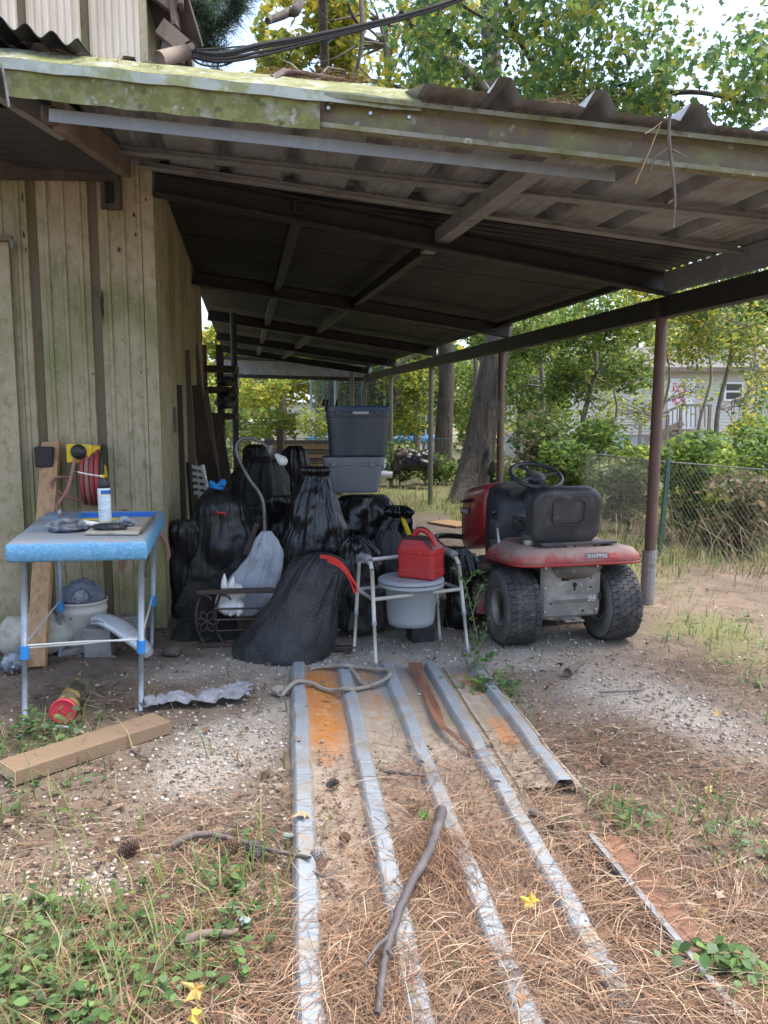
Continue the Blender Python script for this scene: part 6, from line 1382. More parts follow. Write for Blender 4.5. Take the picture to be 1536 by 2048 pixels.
hol = MB().loft([[p + A3(x * w, -.0, z) for x, z in ((-1, 0), (1, 0), (.9, .02), (-.9, .02))] for p, w in ((D(970, 1000, 13.72), .11), (D(975, 975, 13.72), .10), (D(981, 945, 13.74), .07), (D(985, 925, 13.78), .03))]); hol.build('hollow', m_hole, bt)
crowns = [(D(u, v, Yk), (ru * Yk / F_PX, 1.2, rv * Yk / F_PX), m) for u, v, Yk, ru, rv, m in ((900, 60, 11, 140, 90, 420), (1080, 40, 10.5, 130, 70, 420), (1010, 130, 11.5, 150, 70, 420), (1150, 120, 10, 130, 70, 380), (1230, 175, 10.5, 120, 50, 330), (1330, 190, 10, 120, 50, 300), (1450, 200, 9.5, 120, 50, 320), (1250, 100, 10.5, 80, 60, 120), (1500, 60, 9.5, 50, 40, 60), (850, 150, 12, 100, 50, 200), (1180, 10, 10, 90, 40, 160), (1560, 140, 9.5, 100, 60, 200), (1420, 20, 11, 150, 50, 110), (960, -60, 11, 300, 60, 400))]
Vs, Fs, Cs, b = [], [], [], 0
SG = [(.26, .27, .05), (.10, .19, .05), (.06, .125, .045), (.13, .22, .055), (.17, .24, .06), (.08, .15, .07)]
for k, (c, r, m) in enumerate(crowns):
    W = fill(c, r, int(m * 1.7), .45, 1.3, k + 70); V, Fc, C = stars(W[:, 0], W[:, 1], W[:, 2], .040 + .034 * RS.rand(len(W)), SG, .5, .9, .25); Vs.append(V); Fs.append(Fc + b); Cs.append(C); b += len(V)
mesh_obj('crown', np.concatenate(Vs), np.concatenate(Fs), m_leaf, bt, col=np.concatenate(Cs))
def limb(pts, r0, r1, par, m=None, nm='limb'): P = spline([D(*p) for p in pts], 6); MB().tube(P, list(np.linspace(r0, r1, len(P))), 8).build(nm, m or m_bark2, par, smooth=True)
limb([(985, 210, 14.5), (940, 150, 13.5), (880, 110, 12.5), (850, 80, 12), (800, 20, 11.5)], .14, .03, bt)
limb([(1000, 330, 14.4), (1085, 180, 12.5), (1075, 140, 12), (1045, 90, 11.5), (1025, 50, 11), (1010, 0, 10.5)], .08, .03, bt)
limb([(1000, 420, 14.4), (1110, 210, 12), (1180, 195, 11), (1290, 190, 10.4), (1400, 185, 10), (1520, 215, 9.6)], .08, .015, bt)
limb([(1180, 195, 11), (1240, 170, 10.6), (1290, 160, 10.4), (1350, 120, 10.2)], .03, .008, bt)
limb([(1045, 90, 11.5), (1000, 55, 11), (940, 20, 10.5), (915, 0, 10.4)], .03, .01, bt)
limb([(1085, 180, 12.5), (1030, 170, 12), (960, 190, 12), (900, 215, 11.5)], .02, .006, bt)
# other trees
tree('yellow_tree', 'yellowing tree glowing behind the carport roof', G(760, 905), [A3(*G(760, 905)[:2], 0), D(770, 700, 24), D(780, 300, 24), D(770, 50, 24)], (.2, .08),
     [el(600, 90, 24, 90, 100, 1500), el(720, 60, 24, 110, 90, 1700), el(830, 150, 24, 90, 130, 1600), el(690, 200, 24, 150, 70, 1300), el(560, 230, 25, 120, 60, 900), el(500, 170, 25, 60, 60, 350), el(640, 10, 24, 80, 40, 500), el(900, 40, 24, 80, 60, 500)], GY, .26, star=False, gap=.55, sc=.7)
tree('pine_tree', 'dark pine with drooping needles beside the shed roof', A3(-6, 16, 0), [A3(-6, 16, 0), A3(-5.9, 16, 5), D(330, -120, 16)], (.25, .12), [], G1, .1, limbs=False) if False else None
pt = thing('pine_tree', 'pine tree with dark needle tufts behind the shed roof', 'tree', A3(-5.6, 13, 0))
pb = A3(-5.6, 13, 0); MB().tube(spline([pb, pb + A3(.1, 0, 4), pb + A3(.2, 0, 10)], 6), list(np.linspace(.22, .1, 13)), 10).build('trunk', m_bark2, pt, smooth=True)
br = [[(300, 60, 12.8), (385, 70, 11), (430, 55, 10.5), (465, 20, 10.2), (480, -20, 10)], [(385, 70, 11), (400, 95, 10.8), (440, 110, 10.5)], [(320, -20, 12), (400, 10, 11), (450, -10, 10.5)], [(430, 55, 10.5), (400, 30, 10.4), (390, 0, 10.2)]]
Vs, Fs, Cs, b = [], [], [], 0
for q in br:
    P = spline([D(*p) for p in q], 8); MB().tube(P, list(np.linspace(.045, .012, len(P))), 7).build('limb', m_bark2, pt, smooth=True)
    for p in P[6:]:
        n = 70; c = p + RS.randn(n, 3) * .05; d = RS.randn(n, 3) + A3(.4, 0, .1); d /= np.linalg.norm(d, axis=1)[:, None]; L = .16 + .1 * RS.rand(n); w = np.cross(d, RS.randn(n, 3)); w /= np.linalg.norm(w, axis=1)[:, None]
        V = np.stack([c - w * .004, c + w * .004, c + d * L[:, None] + w * .002, c + d * L[:, None] - w * .002], 1).reshape(-1, 3); Vs.append(V); Fs.append(np.arange(n * 4).reshape(-1, 4) + b); Cs.append(np.repeat(pick(n, [(.06, .10, .06), (.09, .14, .08), (.04, .075, .05)], .2), 4, 0)); b += len(V)
mesh_obj('needles', np.concatenate(Vs), np.concatenate(Fs), m_leaf, pt, col=np.concatenate(Cs))
# lichen limb over the roof at the top
lt = thing('dead_tree', 'bare grey tree with a dangling broken limb above the carport', 'tree', A3(-1.6, 25, 0))
MB().tube(spline([A3(-1.6, 25, 0), A3(-1.6, 24, 6), D(640, -150, 18)], 6), list(np.linspace(.18, .1, 13)), 10).build('trunk', m_bark2, lt, smooth=True)
limb([(640, -150, 18), (600, 0, 13), (575, 25, 12.5), (535, 42, 12)], .1, .05, lt)
limb([(720, -40, 14), (725, 60, 13.5), (715, 130, 13.4), (690, 190, 13.3)], .05, .02, lt); limb([(725, 60, 13.5), (700, 20, 13), (690, -30, 13)], .03, .02, lt)
for q in ([(715, 90, 13.4), (660, 120, 13), (600, 130, 13)], [(720, 30, 13.5), (660, 40, 13), (640, 20, 13)], [(715, 130, 13.4), (750, 165, 13), (790, 190, 13)], [(560, 240, 14), (600, 190, 13.5), (660, 180, 13)]): limb(q, .018, .004, lt, nm='twig')
# background wood: individual trees
T2 = 'trees behind the carport'
b2 = G(885, 935)
bt2 = tree('old_tree', 'grey ivy-hung trunk standing behind the big leaning sweetgum', A3(b2[0], 20, 0), [A3(D(885, 950, 20)[0], 20, 0), D(888, 860, 20), D(893, 740, 20), D(880, 560, 20), D(870, 300, 20)], (.25, .15), [el(880, 560, 20, 110, 90, 1300), el(820, 640, 19, 90, 60, 900)], G1, .17, bark=m_bark2, group=T2, gap=.4)
specs = [
 ('leafy green tree crowding the carport side beside the first post', 1180, 9.8, 13.5, (.06, .03), [(1130, 690, 75, 70, 1500), (1200, 700, 85, 80, 1900), (1230, 640, 90, 60, 1500), (1120, 760, 60, 60, 900), (1260, 740, 60, 50, 500), (1180, 790, 80, 50, 250)], G1, .105, 13.5),
 ('slender tree with pale leaves in front of the white house', 1450, 9.8, 14, (.055, .02), [(1460, 640, 90, 70, 1200), (1400, 680, 70, 60, 700), (1510, 700, 60, 60, 500), (1380, 600, 70, 50, 700), (1490, 800, 40, 60, 150), (1340, 640, 40, 60, 350)], [(.11, .18, .05), (.15, .22, .06), (.20, .25, .06), (.08, .14, .045)], .10, 14),
 ('thin dark stem tree standing close to the house porch', 1412, 9.8, 16, (.04, .02), [(1410, 680, 60, 50, 500), (1440, 720, 50, 40, 250)], G1, .10, 16),
 ('bushy vine tree between the sweetgum and the house', 1070, 9.8, 15.5, (.07, .03), [(1075, 700, 60, 60, 1300), (1060, 770, 60, 70, 900), (1100, 840, 70, 60, 700), (1040, 640, 60, 50, 900), (1090, 620, 80, 50, 1000)], G1, .11, 15.5),
 ('multi-stemmed shrub tree in front of the white skirting', 1225, 9.8, 17, (.05, .02), [(1220, 770, 60, 40, 260), (1240, 850, 60, 40, 130), (1180, 840, 50, 50, 160)], G1, .11, 17),
 ('tall yellow-green tree far behind the house roof', 1290, 9.8, 42, (.3, .1), [(1290, 640, 70, 60, 900), (1350, 580, 90, 60, 900), (1280, 560, 60, 50, 500)], [(.55, .42, .04), (.65, .50, .05), (.42, .38, .06), (.30, .32, .06)], .38, 42),
 ('broad dark tree far behind the right end of the house', 1500, 9.8, 46, (.35, .1), [(1500, 640, 90, 70, 1400), (1430, 600, 90, 70, 1300), (1560, 600, 90, 90, 1200), (1480, 520, 160, 60, 1200)], GD, .42, 46),
 ('sunlit leafy tree beyond the far end of the carport', 470, 9.8, 30, (.18, .08), [(450, 690, 60, 40, 1500), (520, 720, 60, 40, 1300), (580, 700, 70, 50, 1300), (650, 730, 60, 40, 1100)], GS + GY, .26, 30),
 ('tall bright tree filling the gap left of the trampoline', 560, 9.8, 36, (.25, .1), [(500, 770, 80, 50, 1300), (600, 760, 80, 60, 1500), (680, 760, 60, 60, 900), (440, 760, 50, 60, 800)], GS + GY, .30, 36),
 ('deep green tree behind the trampoline net', 720, 9.8, 27, (.2, .08), [(700, 790, 70, 60, 1700), (780, 770, 70, 60, 1700), (820, 700, 60, 60, 1100), (740, 700, 70, 40, 900)], GD + G1, .2, 27),
 ('ivy-smothered tree left of the old grey trunk', 830, 9.8, 22, (.12, .06), [(820, 760, 45, 70, 1100), (840, 830, 45, 60, 900), (800, 850, 50, 40, 600), (850, 680, 60, 40, 900)], G1, .15, 22),
 ('ivy-smothered tree right of the old grey trunk', 945, 9.8, 22, (.12, .06), [(940, 760, 50, 70, 1300), (935, 850, 50, 60, 900), (960, 660, 60, 50, 1000)], G1, .15, 22),
 ('tall green wood tree behind the sweetgum crown', 1060, 9.8, 34, (.3, .12), [(1060, 260, 140, 110, 1800), (1000, 420, 160, 120, 1200), (1180, 300, 120, 100, 1300), (1130, 560, 120, 80, 1500)], G1, .34, 34),
 ('wide tree behind the left part of the carport roof', 860, 9.8, 30, (.3, .12), [(880, 260, 120, 90, 1600), (820, 380, 120, 90, 1000)], G1 + GY, .30, 30)]
specs += [
 ('pale green sapling tree screening the porch door', 1330, 0, 18, (.04, .02), [(1320, 690, 60, 50, 400), (1400, 790, 60, 40, 170), (1300, 800, 40, 60, 260), (1240, 820, 50, 50, 260)], G1 + GS, .12, 0),
 ('vivid green thicket tree right behind the leaning sweetgum', 1040, 0, 19, (.08, .03), [(1030, 760, 60, 90, 1500), (1080, 820, 60, 70, 1200), (1000, 680, 60, 60, 1100), (1110, 740, 50, 60, 900)], G1, .14, 0),
 ('light green thicket tree between trampoline and old trunk', 790, 0, 19.5, (.07, .03), [(790, 800, 40, 70, 1100), (760, 860, 40, 40, 700), (830, 780, 40, 60, 900), (860, 720, 50, 50, 800)], G1 + GS, .14, 0),
 ('leafy sapling tree screening the house window', 1500, 0, 18, (.05, .02), [(1500, 680, 70, 50, 700), (1530, 780, 40, 60, 500), (1480, 850, 60, 30, 500), (1400, 640, 60, 50, 600)], G1 + GS, .12, 0),
 ('dense green tree closing the view past the second post', 960, 0, 26, (.15, .06), [(960, 720, 70, 90, 1500), (910, 800, 60, 70, 1200), (1000, 800, 60, 70, 1000)], G1, .2, 0)]

for lab, u, _, Yk, tr, cr, pal, lf, _ in specs:
    gx_ = D(u, 840, Yk)[0]; top = D(u, min(c[1] for c in cr), Yk)
    tree('background_tree', lab, A3(gx_, Yk, 0), [A3(gx_, Yk, 0), A3(gx_ + .15 * math.sin(u), Yk, top[2] * .4), A3((gx_ + top[0]) / 2 + .1, Yk, top[2] * .75), top], tr, [el(a, b_, Yk + 1.2 * math.sin(a * 1.7 + b_), ru, rv, int(m * 1.35)) for a, b_, ru, rv, m in cr], pal + (GY if len(lab) % 3 == 0 else [(.30, .32, .06)]), lf * .8, group=T2, gap=.45, sc=1.0 if Yk < 25 else .5)
# distant wood that closes the horizon
Vs, Fs, Cs, b = [], [], [], 0
for k in range(46):
    a = -1.15 + 2.3 * k / 45; R_ = 62 + 14 * math.sin(k * 2.7); c = A3(R_ * math.sin(a), R_ * math.cos(a), 3.2 + 1.2 * math.sin(k * 1.9)); W = fill(c, (4.2, 3, 5.2 + 1.6 * math.sin(k * 3.1)), 620, .35, .3, k)
    W = W[W[:, 2] > .1]; V, Fc, C = leafsoup(W, .55 + .5 * RS.rand(len(W)), GD + G1 + (GY if k % 5 == 0 else []), k, .6); Vs.append(V); Fs.append(Fc + b); Cs.append(C); b += len(V)
mesh_obj('distant_wood', np.concatenate(Vs), np.concatenate(Fs), m_leaf, kind='stuff', label='far-off wood closing the view behind the yards', org=(0, 60, 0), col=np.concatenate(Cs))
# shrubs along the fence
sh = [('tall bright green shrub over the fence right of the nearest post', 1400, 930, 10.5, 90, 40, 2000, G1 + GS), ('leafy green shrub over the fence at the frame edge', 1530, 890, 10.0, 60, 60, 1500, G1), ('green shrub over the fence between post and mower', 1280, 930, 11.0, 60, 40, 1300, G1 + GS), ('vivid green bush over the fence behind the steering wheel', 1150, 890, 12.5, 70, 50, 1600, G1 + GS), ('low lawn weeds beyond the fence', 1420, 990, 9.2, 120, 30, 1500, GS), ('dense shrub behind the mower seat along the fence', 1130, 930, 10.5, 70, 55, 1800, G1), ('bramble bush behind the steering wheel', 1075, 900, 11.5, 60, 70, 1700, GD + [(.22, .17, .09)]), ('light green bush beside the leaning sweetgum base', 1030, 960, 12.2, 45, 45, 800, G1), ('bushy weeds right of the nearest post along the fence', 1400, 930, 9.0, 90, 70, 2300, G1), ('yellow-flecked bush under the house porch', 1450, 910, 11.5, 90, 38, 1500, G1 + [(.34, .36, .06)]), ('dark bush left of the nearest post', 1260, 950, 10.0, 60, 60, 1500, GD), ('vine bush hanging on the fence behind the seat', 1200, 890, 12.0, 60, 55, 1500, G1),
      ('shrub clump at the foot of the old grey trunk', 880, 930, 17.5, 60, 25, 900, G1), ('low bush behind the gas can corner', 990, 930, 15.5, 40, 40, 800, G1), ('brown dry bramble right of the nearest post', 1480, 1010, 8.2, 90, 70, 1500, [(.22, .17, .10), (.28, .21, .12), (.12, .13, .05), (.09, .13, .045)]), ('weed clump at the frame edge along the fence', 1540, 930, 9.0, 60, 90, 1500, G1), ('sunlit weed clump behind the black bags', 560, 850, 19.0, 70, 30, 1200, GS), ('sunlit bush beyond the back fence left of the totes', 480, 850, 21, 60, 45, 1300, GS), ('sunlit weeds beyond the back fence beside the totes', 630, 850, 22, 50, 40, 900, GS), ('leafy bush beneath the trampoline', 800, 905, 17, 50, 25, 700, G1 + GD), ('undergrowth right of the leaning sweetgum', 1085, 860, 14.6, 50, 60, 1100, GD)]
for lab, u, v, Yk, ru, rv, m, pal in sh:
    c, r, _ = el(u, v, Yk, ru, rv, m); base = A3(c[0], c[1], 0); low = A3(c[0], c[1], max(.15, (c[2] - r[2]) * .5))
    t = tree('shrub', lab, base, [base, low, c], (.02, .008), [(c, r, int(m * .8)), (low + A3(0, 0, .1), (r[0] * .9, r[1] * .8, max(.25, low[2])), int(m * .45))], pal, .06 + .003 * Yk, cat='shrub', group='shrubs along the yard fence', gap=.35, elong=.45, sc=2.0)
# dry stalk tangle along the fence
V_, F_, C_, b = [], [], [], 0
n = 750; s = RS.rand(n); fx0, fx1 = A3(3.5, 6.0, 0), A3(2.3, 17.5, 0); c = fx0 + (fx1 - fx0) * s[:, None] + np.stack([RS.randn(n) * .35 + .25, RS.randn(n) * .2, 0 * s], -1)
h = .2 + .55 * RS.rand(n); ln = RS.randn(n, 2) * .25
V = np.zeros((n, 3, 2, 3))
for i, t in enumerate((0, .5, 1)):
    q = c + np.stack([ln[:, 0] * t * t, ln[:, 1] * t * t, h * t - .1 * t * t], -1)
    for j, sg in enumerate((-1, 1)): V[:, i, j] = q + A3(.003, .001, 0) * sg
mesh_obj('dry_stalks', V.reshape(-1, 3), ((np.arange(n) * 6)[:, None, None] + np.array([[0, 1, 3, 2], [2, 3, 5, 4]])[None]).reshape(-1, 4), m_soup, kind='stuff', label='tangle of dry brown stalks along the wire fence', org=(3.5, 10, 0), col=np.repeat(pick(n, [(.22, .16, .10), (.30, .23, .14), (.16, .12, .08), (.15, .16, .07)], .2), 6, 0))
# pampas-like grass clumps
for lab, u, v, Yk, sz in (('blue-green long grass clump in front of the porch', 1395, 880, 13.0, 1.0), ('blue-green long grass clump at the frame edge by the house', 1515, 890, 12.5, 1.1)):
    c = D(u, 840, Yk); n = 420; an = RS.rand(n) * 6.28; L = (.7 + .6 * RS.rand(n)) * sz; out = (.25 + .5 * RS.rand(n)) * sz; V = np.zeros((n, 5, 2, 3))
    for i, t in enumerate(np.linspace(0, 1, 5)):
        q = np.stack([c[0] + np.cos(an) * out * t ** 1.6, c[1] + np.sin(an) * out * t ** 1.6, .1 + L * (1.35 * t - .75 * t ** 2.4)], -1)
        for j, sg in enumerate((-1, 1)): V[:, i, j] = q + np.stack([-np.sin(an), np.cos(an), 0 * an], -1) * .007 * sg * (1 - .85 * t)
    f = np.array([[2 * i, 2 * i + 1, 2 * i + 3, 2 * i + 2] for i in range(4)])
    mesh_obj('long_grass', V.reshape(-1, 3), ((np.arange(n) * 10)[:, None, None] + f[None]).reshape(-1, 4), m_leaf, label=lab, cat='grass clump', group='long grass clumps by the house', col=np.repeat(pick(n, [(.16, .25, .16), (.22, .30, .20), (.12, .20, .12), (.28, .30, .20)], .2), 10, 0))
# seedling weed in front of the commode
sd_ = thing('tall_weed', 'leafy weed growing beside the right commode leg', 'weed', A3(*G(945, 1345)[:2], 0))
stm = [[(948, 1345, 4.25), (958, 1300, 4.3), (945, 1230, 4.35), (930, 1170, 4.4), (908, 1135, 4.45)], [(945, 1230, 4.35), (955, 1190, 4.35), (968, 1165, 4.35)], [(930, 1170, 4.4), (945, 1150, 4.4), (960, 1142, 4.4)], [(955, 1300, 4.3), (968, 1270, 4.3), (975, 1240, 4.3)], [(940, 1345, 4.25), (925, 1310, 4.25), (905, 1290, 4.3)], [(960, 1350, 4.2), (985, 1375, 4.1), (1000, 1390, 4.05)], [(948, 1345, 4.25), (950, 1300, 4.2), (946, 1275, 4.2)], [(958, 1345, 4.2), (975, 1320, 4.2), (985, 1305, 4.2)]]
lv_, lf_, lc_, b = [], [], [], 0
for q in stm:
    P = spline([D(*p) for p in q], 8); MB().tube(P, list(np.linspace(.004, .0015, len(P))), 5).build('stem', m_bark3, sd_, smooth=True)
    pp = np.repeat(np.array(P[3:]), 2, 0) + RS.randn(len(P[3:]) * 2, 3) * .010; V, Fc, C = weeds(pp[:, 0], pp[:, 1], pp[:, 2], .016 + .018 * RS.rand(len(pp)), [(.13, .25, .07), (.17, .30, .09), (.10, .20, .06)], 1.6); lv_.append(V); lf_.append(Fc + b); lc_.append(C); b += len(V)
mesh_obj('leaves', np.concatenate(lv_), np.concatenate(lf_), m_leaf, sd_, col=np.concatenate(lc_))
# ivy by the table foot and a sapling at the right bottom
for lab, u, v, Yk, r, m in (('green ivy patch at the foot of the sink table', 70, 1468, 3.5, .17, 110), ('young green plant at the right end of the roofing sheet', 1440, 1975, 1.95, .10, 110), ('green seedling patch beside the right sheet corner', 985, 1385, 4.05, .14, 120)):
    c = G(u, v); P = c + RS.randn(m, 3) * A3(r * .6, r * .45, 0); P[:, 2] = .02 + .07 * RS.rand(m); V, Fc, C = weeds(P[:, 0], P[:, 1], P[:, 2], .022 + .025 * RS.rand(m), GP + [(.20, .34, .08)], .9)
    mesh_obj('ivy_patch', V, Fc, m_leaf, label=lab, cat='plant', col=C, kind='stuff')
# ------------------------------------------------------------------ chain link fence
m_link = mat('weathered chain link wire', (.26, .255, .24), .6, .4)
m_green = mat('green painted post', (.06, .13, .10), .6, layers=[((.16, .17, .15), 12, .56, .72)])
fn = thing('chain_link_fence', 'low chain link fence around the carport yard overgrown with weeds', 'fence', (3.5, 10, 0))
runs = [(A3(3.75, 5.2, 0), A3(2.85, 8.2, 0)), (A3(2.85, 8.2, 0), A3(2.45, 12.5, 0)), (A3(2.45, 12.5, 0), A3(2.3, 17.8, 0)), (A3(2.3, 17.8, 0), A3(-6.5, 18.6, 0))]
FH = 1.02
for a, b_ in runs:
    L = np.linalg.norm(b_ - a); d = (b_ - a) / L; w = MB(); st_ = .065
    for s in np.arange(-FH, L, st_):
        for sg in (1, -1):
            s0, s1, z0, z1 = (s, s + FH, .03, FH) if sg > 0 else (s + FH, s, .03, FH)
            def clip(sa, za, sb, zb):
                t0, t1 = 0, 1; ds = sb - sa
                for lo, hi in ((0, L),):
                    ta, tb_ = (lo - sa) / ds, (hi - sa) / ds; ta, tb_ = min(ta, tb_), max(ta, tb_); t0, t1 = max(t0, ta), min(t1, tb_)
                return t0, t1
            t0, t1 = clip(s0, z0, s1, z1)
            if t1 - t0 < .02: continue
            p, q = a + d * (s0 + (s1 - s0) * t0) + A3(0, 0, z0 + (z1 - z0) * t0), a + d * (s0 + (s1 - s0) * t1) + A3(0, 0, z0 + (z1 - z0) * t1)
            w.tube([p + A3(0, .002 * sg, 0), q + A3(0, .002 * sg, 0)], .0016, 3, caps=False)
    w.build('wire_mesh', m_link, fn)['kind'] = 'stuff'
    MB().tube([a + A3(0, 0, FH), b_ + A3(0, 0, FH)], .007, 6).build('top_rail', m_link, fn, smooth=True)
    k = max(1, int(L / 3))
    for i in range(k + 1): p = a + d * L * i / k; MB().tube([p, p + A3(0, 0, FH + .05)], .022, 8).build('fence_post', m_galvd, fn, smooth=True)
p = G(1318, 1110); MB().beam(A3(D(1326, 918, 7.9)[0], 7.9, 0), A3(D(1338, 918, 7.9)[0], 7.9, D(1338, 918, 7.9)[2]), .045, .04).build('fence_post', m_green, fn)
# ------------------------------------------------------------------ neighbour's house
m_siding = mat('white vinyl siding', (.56, .545, .49), .6, layers=[((.50, .49, .44), 1.2, .5, .75)])
m_shing = mat('grey shingles', (.12, .11, .115), .9, layers=[((.18, .17, .17), 6, .45, .7)])
m_deck = mat('weathered deck wood', (.22, .18, .14), .85, layers=[((.13, .105, .08), 5, .45, .7)])
m_glass = mat('dark window glass', (.05, .045, .05), .08, spec=.8)
m_curt = mat('pink patterned curtain', (.72, .68, .70), .8, layers=[((.60, .03, .16), 9, .50, .54)])
m_door = mat('white door', (.74, .75, .76), .5); m_skirt = mat('pale blue skirting', (.42, .47, .50), .6)
HY = 32.0
hs0, hs1 = D(1010, 840, HY)[0], D(1700, 840, HY)[0]
hz0, hz1 = .85, D(1400, 735, HY)[2]
hus = thing('neighbour_house', 'white lap-sided house with grey roof behind the trees', 'house', ((hs0 + hs1) / 2, HY + 3, 0))
rows = []; z = hz0; nlap = int((hz1 - hz0) / .13)
for i in range(nlap):
    za, zb = hz0 + i * .13, hz0 + (i + 1) * .13; rows += [[A3(x, HY - .03, za) for x in (hs0, hs1)], [A3(x, HY, zb) for x in (hs0, hs1)]]
MB().sheet(np.array(rows)).build('wall', m_siding, hus)
rows = [[p + A3(0, 0, 0) for p in r] for r in rows]; side = []
for r in rows: side.append([A3(hs0, r[0][1] , r[0][2]), A3(hs0, HY + 7, r[0][2])])
MB().sheet(np.array(side)).build('wall', m_siding, hus)
MB().box(((hs0 + hs1) / 2, HY + .06, hz0 / 2), (hs1 - hs0 - .02, .05, hz0)).build('skirting', m_skirt, hus)
yR = HY + 3.5; e_ = .5
q = [A3(hs0 - .3, HY - e_, hz1 - .02), A3(hs1, HY - e_, hz1 - .02), A3(hs1, yR, hz1 + 1.15), A3(hs0 - .3, yR, hz1 + 1.15), A3(hs1, HY + 7.5, hz1), A3(hs0 - .3, HY + 7.5, hz1)]
MB().add(q, [(0, 1, 2, 3), (3, 2, 4, 5), (0, 3, 5), (1, 4, 2)]).build('roof', m_shing, hus)
MB().beam(q[0] + A3(0, -.02, -.09), q[1] + A3(0, -.02, -.09), .03, .17).build('fascia', m_deck, hus)
def rect(u0, u1, v0, v1, dy, m, nm, par, th=.04): a, c = D(u0, v0, HY - dy), D(u1, v1, HY - dy); return MB().box(((a[0] + c[0]) / 2, HY - dy, (a[2] + c[2]) / 2), (abs(c[0] - a[0]), th, abs(a[2] - c[2]))).build(nm, m, par)
dfr = rect(1337, 1386, 757, 858, .05, m_door, 'door', hus, .06)
rect(1346, 1372, 766, 812, .085, m_curt, 'curtain', dfr, .01); rect(1375, 1377, 812, 818, .1, m_galv, 'handle', dfr, .03)
wf = rect(1449, 1487, 764, 802, .05, m_door, 'window', hus, .06); rect(1453, 1483, 768, 781, .085, m_glass, 'pane', wf, .01); rect(1453, 1483, 785, 798, .085, m_glass, 'pane', wf, .01)
rect(1486, 1512, 856, 880, .03, m_grey, 'crawl_vent', hus, .03)
# a second gable wing seen left of the trees
wx0, wx1 = D(1035, 840, 36)[0], D(1120, 840, 36)[0]
wing = thing('garden_shed', 'white sided outbuilding glimpsed left of the vine tree', 'outbuilding', ((wx0 + wx1) / 2, 29, 0))
wx0, wx1 = D(1050, 840, 28)[0], D(1110, 840, 28)[0]; rows = []
for i in range(24): rows += [[A3(x, 28 - .03, .1 + i * .13) for x in (wx0, wx1)], [A3(x, 28, .1 + (i + 1) * .13) for x in (wx0, wx1)]]
MB().sheet(np.array(rows)).build('wall', m_siding, wing)
MB().add([A3(wx0 - .2, 27.7, 3.2), A3(wx1 + .2, 27.7, 3.2), A3(wx1 + .2, 29.5, 4.0), A3(wx0 - .2, 29.5, 4.0)], [(0, 1, 2, 3)]).build('roof', m_shing, wing, solid=.06)
MB().box(((wx0 + wx1) / 2, 29.2, 1.6), (wx1 - wx0 - .1, 2.3, 3.2)).build('rear_walls', m_siding, wing)
# porch steps
PYh = HY - 1.3; ps = thing('porch_steps', 'weathered wooden porch with stair railing at the white door', 'porch', (D(1370, 840, PYh)[0], PYh, 0))
pz = lambda u, v: D(u, v, PYh)
MB().box(((pz(1360, 862)[0] + pz(1425, 862)[0]) / 2, PYh + .6, pz(1360, 862)[2]), (pz(1425, 0)[0] - pz(1355, 0)[0], 1.2, .08)).build('deck', m_deck, ps)
for u0, v0, v1 in ((1281, 848, 905), (1336, 830, 905), (1362, 812, 905), (1420, 810, 905)): a = pz(u0, v0); MB().beam(A3(a[0], PYh, 0), a, .1, .1).build('rail_post', m_deck, ps)
MB().beam(pz(1278, 848), pz(1366, 809), .06, .1).build('hand_rail', m_deck, ps); MB().beam(pz(1362, 810), pz(1424, 811), .06, .08).build('hand_rail', m_deck, ps)
MB().beam(pz(1290, 880), pz(1366, 845), .05, .22).build('stair_stringer', m_deck, ps)
for k in range(10): u = 1336 + k * 9.2; v = 824 - k * 4.2 if u < 1366 else 811; MB().beam(pz(u, v), pz(u, v + 44), .035, .035).build('baluster', m_deck, ps)
for k in range(5): a, c = pz(1290 + k * 14, 900 - k * 8), pz(1304 + k * 14, 900 - k * 8); MB().box(((a[0] + c[0]) / 2, PYh + .5, max(.08, a[2])), (.34, 1.0, .04)).build('stair_tread', m_deck, ps)
# ------------------------------------------------------------------ trampoline
m_net = mat('black safety net', (.03, .035, .03), .8, alpha=.42); m_tblue = mat('blue trampoline pad', (.06, .28, .60), .5, layers=[((.35, .50, .62), 3, .5, .65)]); m_tpole = mat('pale blue foam pole', (.42, .60, .68), .6)
tc_ = D(745, 840, 24); tc_ = A3(tc_[0], 24, 0); R_ = 1.9; tr_ = thing('trampoline', 'blue round trampoline with dark net beyond the back fence', 'trampoline', tc_)
MB().ring(tc_ + A3(0, 0, .88), R_, .11, None, 40, 8).build('pad', m_tblue, tr_, smooth=True)
MB().lathe([(R_ - .05, .87), (.01, .85)], 40, None, tc_, cap=False).build('bed', m_bk, tr_)
MB().lathe([(R_ - .05, .92), (R_ - .02, 2.95)], 48, None, tc_, cap=False).build('net', m_net, tr_)
for k in range(8):
    a = k * math.pi / 4 + .2; p = tc_ + A3(math.cos(a), math.sin(a), 0) * R_; MB().tube([p, p + A3(0, 0, 3.0)], .035, 8).build('pole', m_tpole, tr_, smooth=True)
    MB().lathe([(.05, 0), (.06, .05), (.03, .1)], 8, None, p + A3(0, 0, 3.0)).build('pole_cap', m_tblue, tr_)
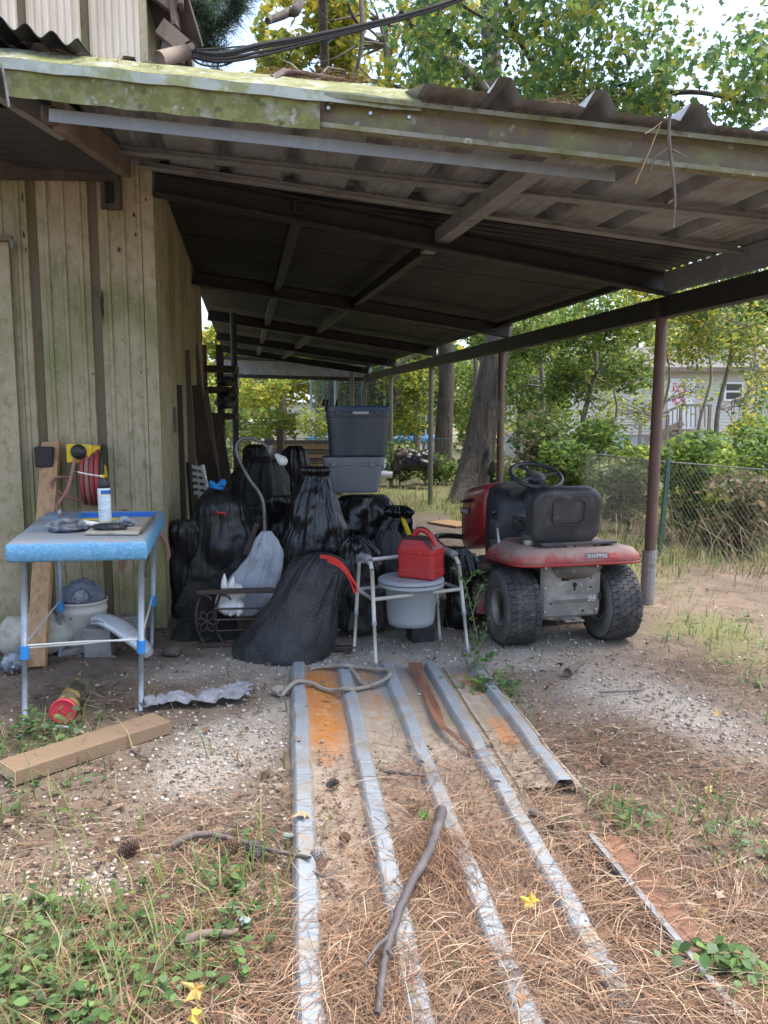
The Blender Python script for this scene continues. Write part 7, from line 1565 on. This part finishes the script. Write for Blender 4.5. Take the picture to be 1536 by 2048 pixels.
# white outbuilding and a white trailer far left
f0 = thing('white_cottage', 'small white cottage far beyond the back fence', 'cottage', D(598, 840, 40) * A3(1, 1, 0))
c = D(598, 840, 40); MB().box((c[0], 41, 1.2), (1.3, 1.8, 2.4)).build('wall', m_siding, f0); MB().add([A3(c[0] - .8, 40, 2.35), A3(c[0] + .8, 40, 2.35), A3(c[0] + .8, 41, 2.95), A3(c[0] - .8, 41, 2.95), A3(c[0] + .8, 42, 2.35), A3(c[0] - .8, 42, 2.35)], [(0, 1, 2, 3), (3, 2, 4, 5), (0, 3, 5), (1, 4, 2)]).build('roof', m_skirt, f0)
MB().box((c[0] - .2, 40.07, 1.5), (.5, .05, .6)).build('window', m_glass, f0)
f1 = thing('parked_trailer', 'low white trailer parked beyond the back fence', 'trailer', D(515, 840, 38) * A3(1, 1, 0)); c = D(518, 840, 38)
MB().box((c[0], 38, 1.1), (2.2, 1.6, .75)).build('body', m_siding, f1, bevel=.12); MB().box((c[0], 37.18, 1.15), (2.0, .03, .16)).build('stripe', m_skirt, f1)
for sx in (-.6, .6): MB().lathe([(.3, -.1), (.3, .1)], 16, Matrix.Rotation(math.pi / 2, 3, 'X'), (c[0] + sx, 37.4, .32)).build('wheel', m_bk, f1)
for k in range(3): MB().box((c[0] - .7 + k * .7, 37.19, 1.0), (.4, .03, .2)).build('panel', m_door, f1)
# board on the grass, white pipe, black tarp heap
a, b_ = G(875, 1045), G(918, 1054); MB().beam(a + A3(0, 0, .02), b_ + A3(.1, 0, .02), .4, .02).build('scrap_board', m_pine, None, label='pale plywood scrap lying on the grass behind the mower', cat='board')
MB().tube([D(752, 948, 13.5), D(785, 950, 13.5)], .06, 12).build('white_pipe', m_white, None, label='short white pipe lying beyond the grey tote', cat='pipe')
lump('tarp_heap', 'black crumpled tarp heap near the old grey trunk', 'tarp', D(840, 925, 16.5) , (.42, .35, .3), m_bagg, 71, .45)
lump('debris_heap', 'dark debris heap beside the black tarp near the fence', 'debris', D(812, 925, 16.8), (.3, .3, .32), m_darkwood, 72, .5)
# ------------------------------------------------------------------ power cables at the shed eave
m_cab = mat('black cable', (.015, .015, .016), .85, spec=.15)
ins = D(376, 108, 5.2)
wr = thing('service_cables', 'bundle of black power cables running from the shed eave', 'cables', ins)
for k, off in enumerate((0, .02, -.018, .035)):
    P = [ins + A3(.0, 0, off * .6), D(440, 118 - off * 300, 5.5), D(520, 104 - off * 420, 6), D(600, 86 - off * 300, 6.6), D(700, 62 - off * 200, 7.4), D(820, 32 - off * 150, 8.4), D(940, -8 - off * 120, 9.6), D(1100, -80, 11.5)]
    MB().tube(spline(P, 6), .011 if k < 3 else .016, 7).build('cable', m_cab, wr, smooth=True)
for P in ([(376, 108, 5.2), (400, 128, 5.3), (440, 132, 5.5), (480, 118, 5.8)], [(380, 100, 5.2), (420, 98, 5.4), (490, 92, 5.9)], [(440, 118, 5.5), (436, 130, 5.5), (434, 142, 5.5)], [(376, 104, 5.2), (370, 90, 5.2), (384, 82, 5.2), (392, 96, 5.2), (380, 112, 5.2)]):
    MB().tube(spline([D(*p) for p in P], 6), .006, 6).build('cable', m_cab, wr, smooth=True)
MB().tube([D(655, 78, 7.1), D(664, 75, 7.15)], .022, 8).build('cable_clamp', m_canblue, wr)
MB().tube([D(318, 118, 4.95), D(372, 104, 5.15)], .045, 12).build('conduit', m_oldwood, wr, smooth=True)
# branch lying on the carport roof
rb = thing('roof_branch', 'crooked dead branch resting on the carport roof edge', 'branch', D(600, 150, 3.8))
MB().tube(spline([D(545, 158, 3.7), D(570, 145, 3.75), D(600, 146, 3.8), (D(640, 152, 3.85)), D(690, 160, 3.9)], 6), list(np.linspace(.018, .008, 25)), 7).build('stem', m_bark, rb, smooth=True)
for P in ([(570, 145, 3.75), (560, 150, 3.7), (548, 160, 3.65)], [(640, 152, 3.85), (655, 135, 3.9), (690, 140, 4)], [(600, 146, 3.8), (585, 130, 3.9), (560, 118, 4)]): MB().tube([D(*p) for p in P], [.008, .006, .003], 5).build('twig', m_bark, rb)
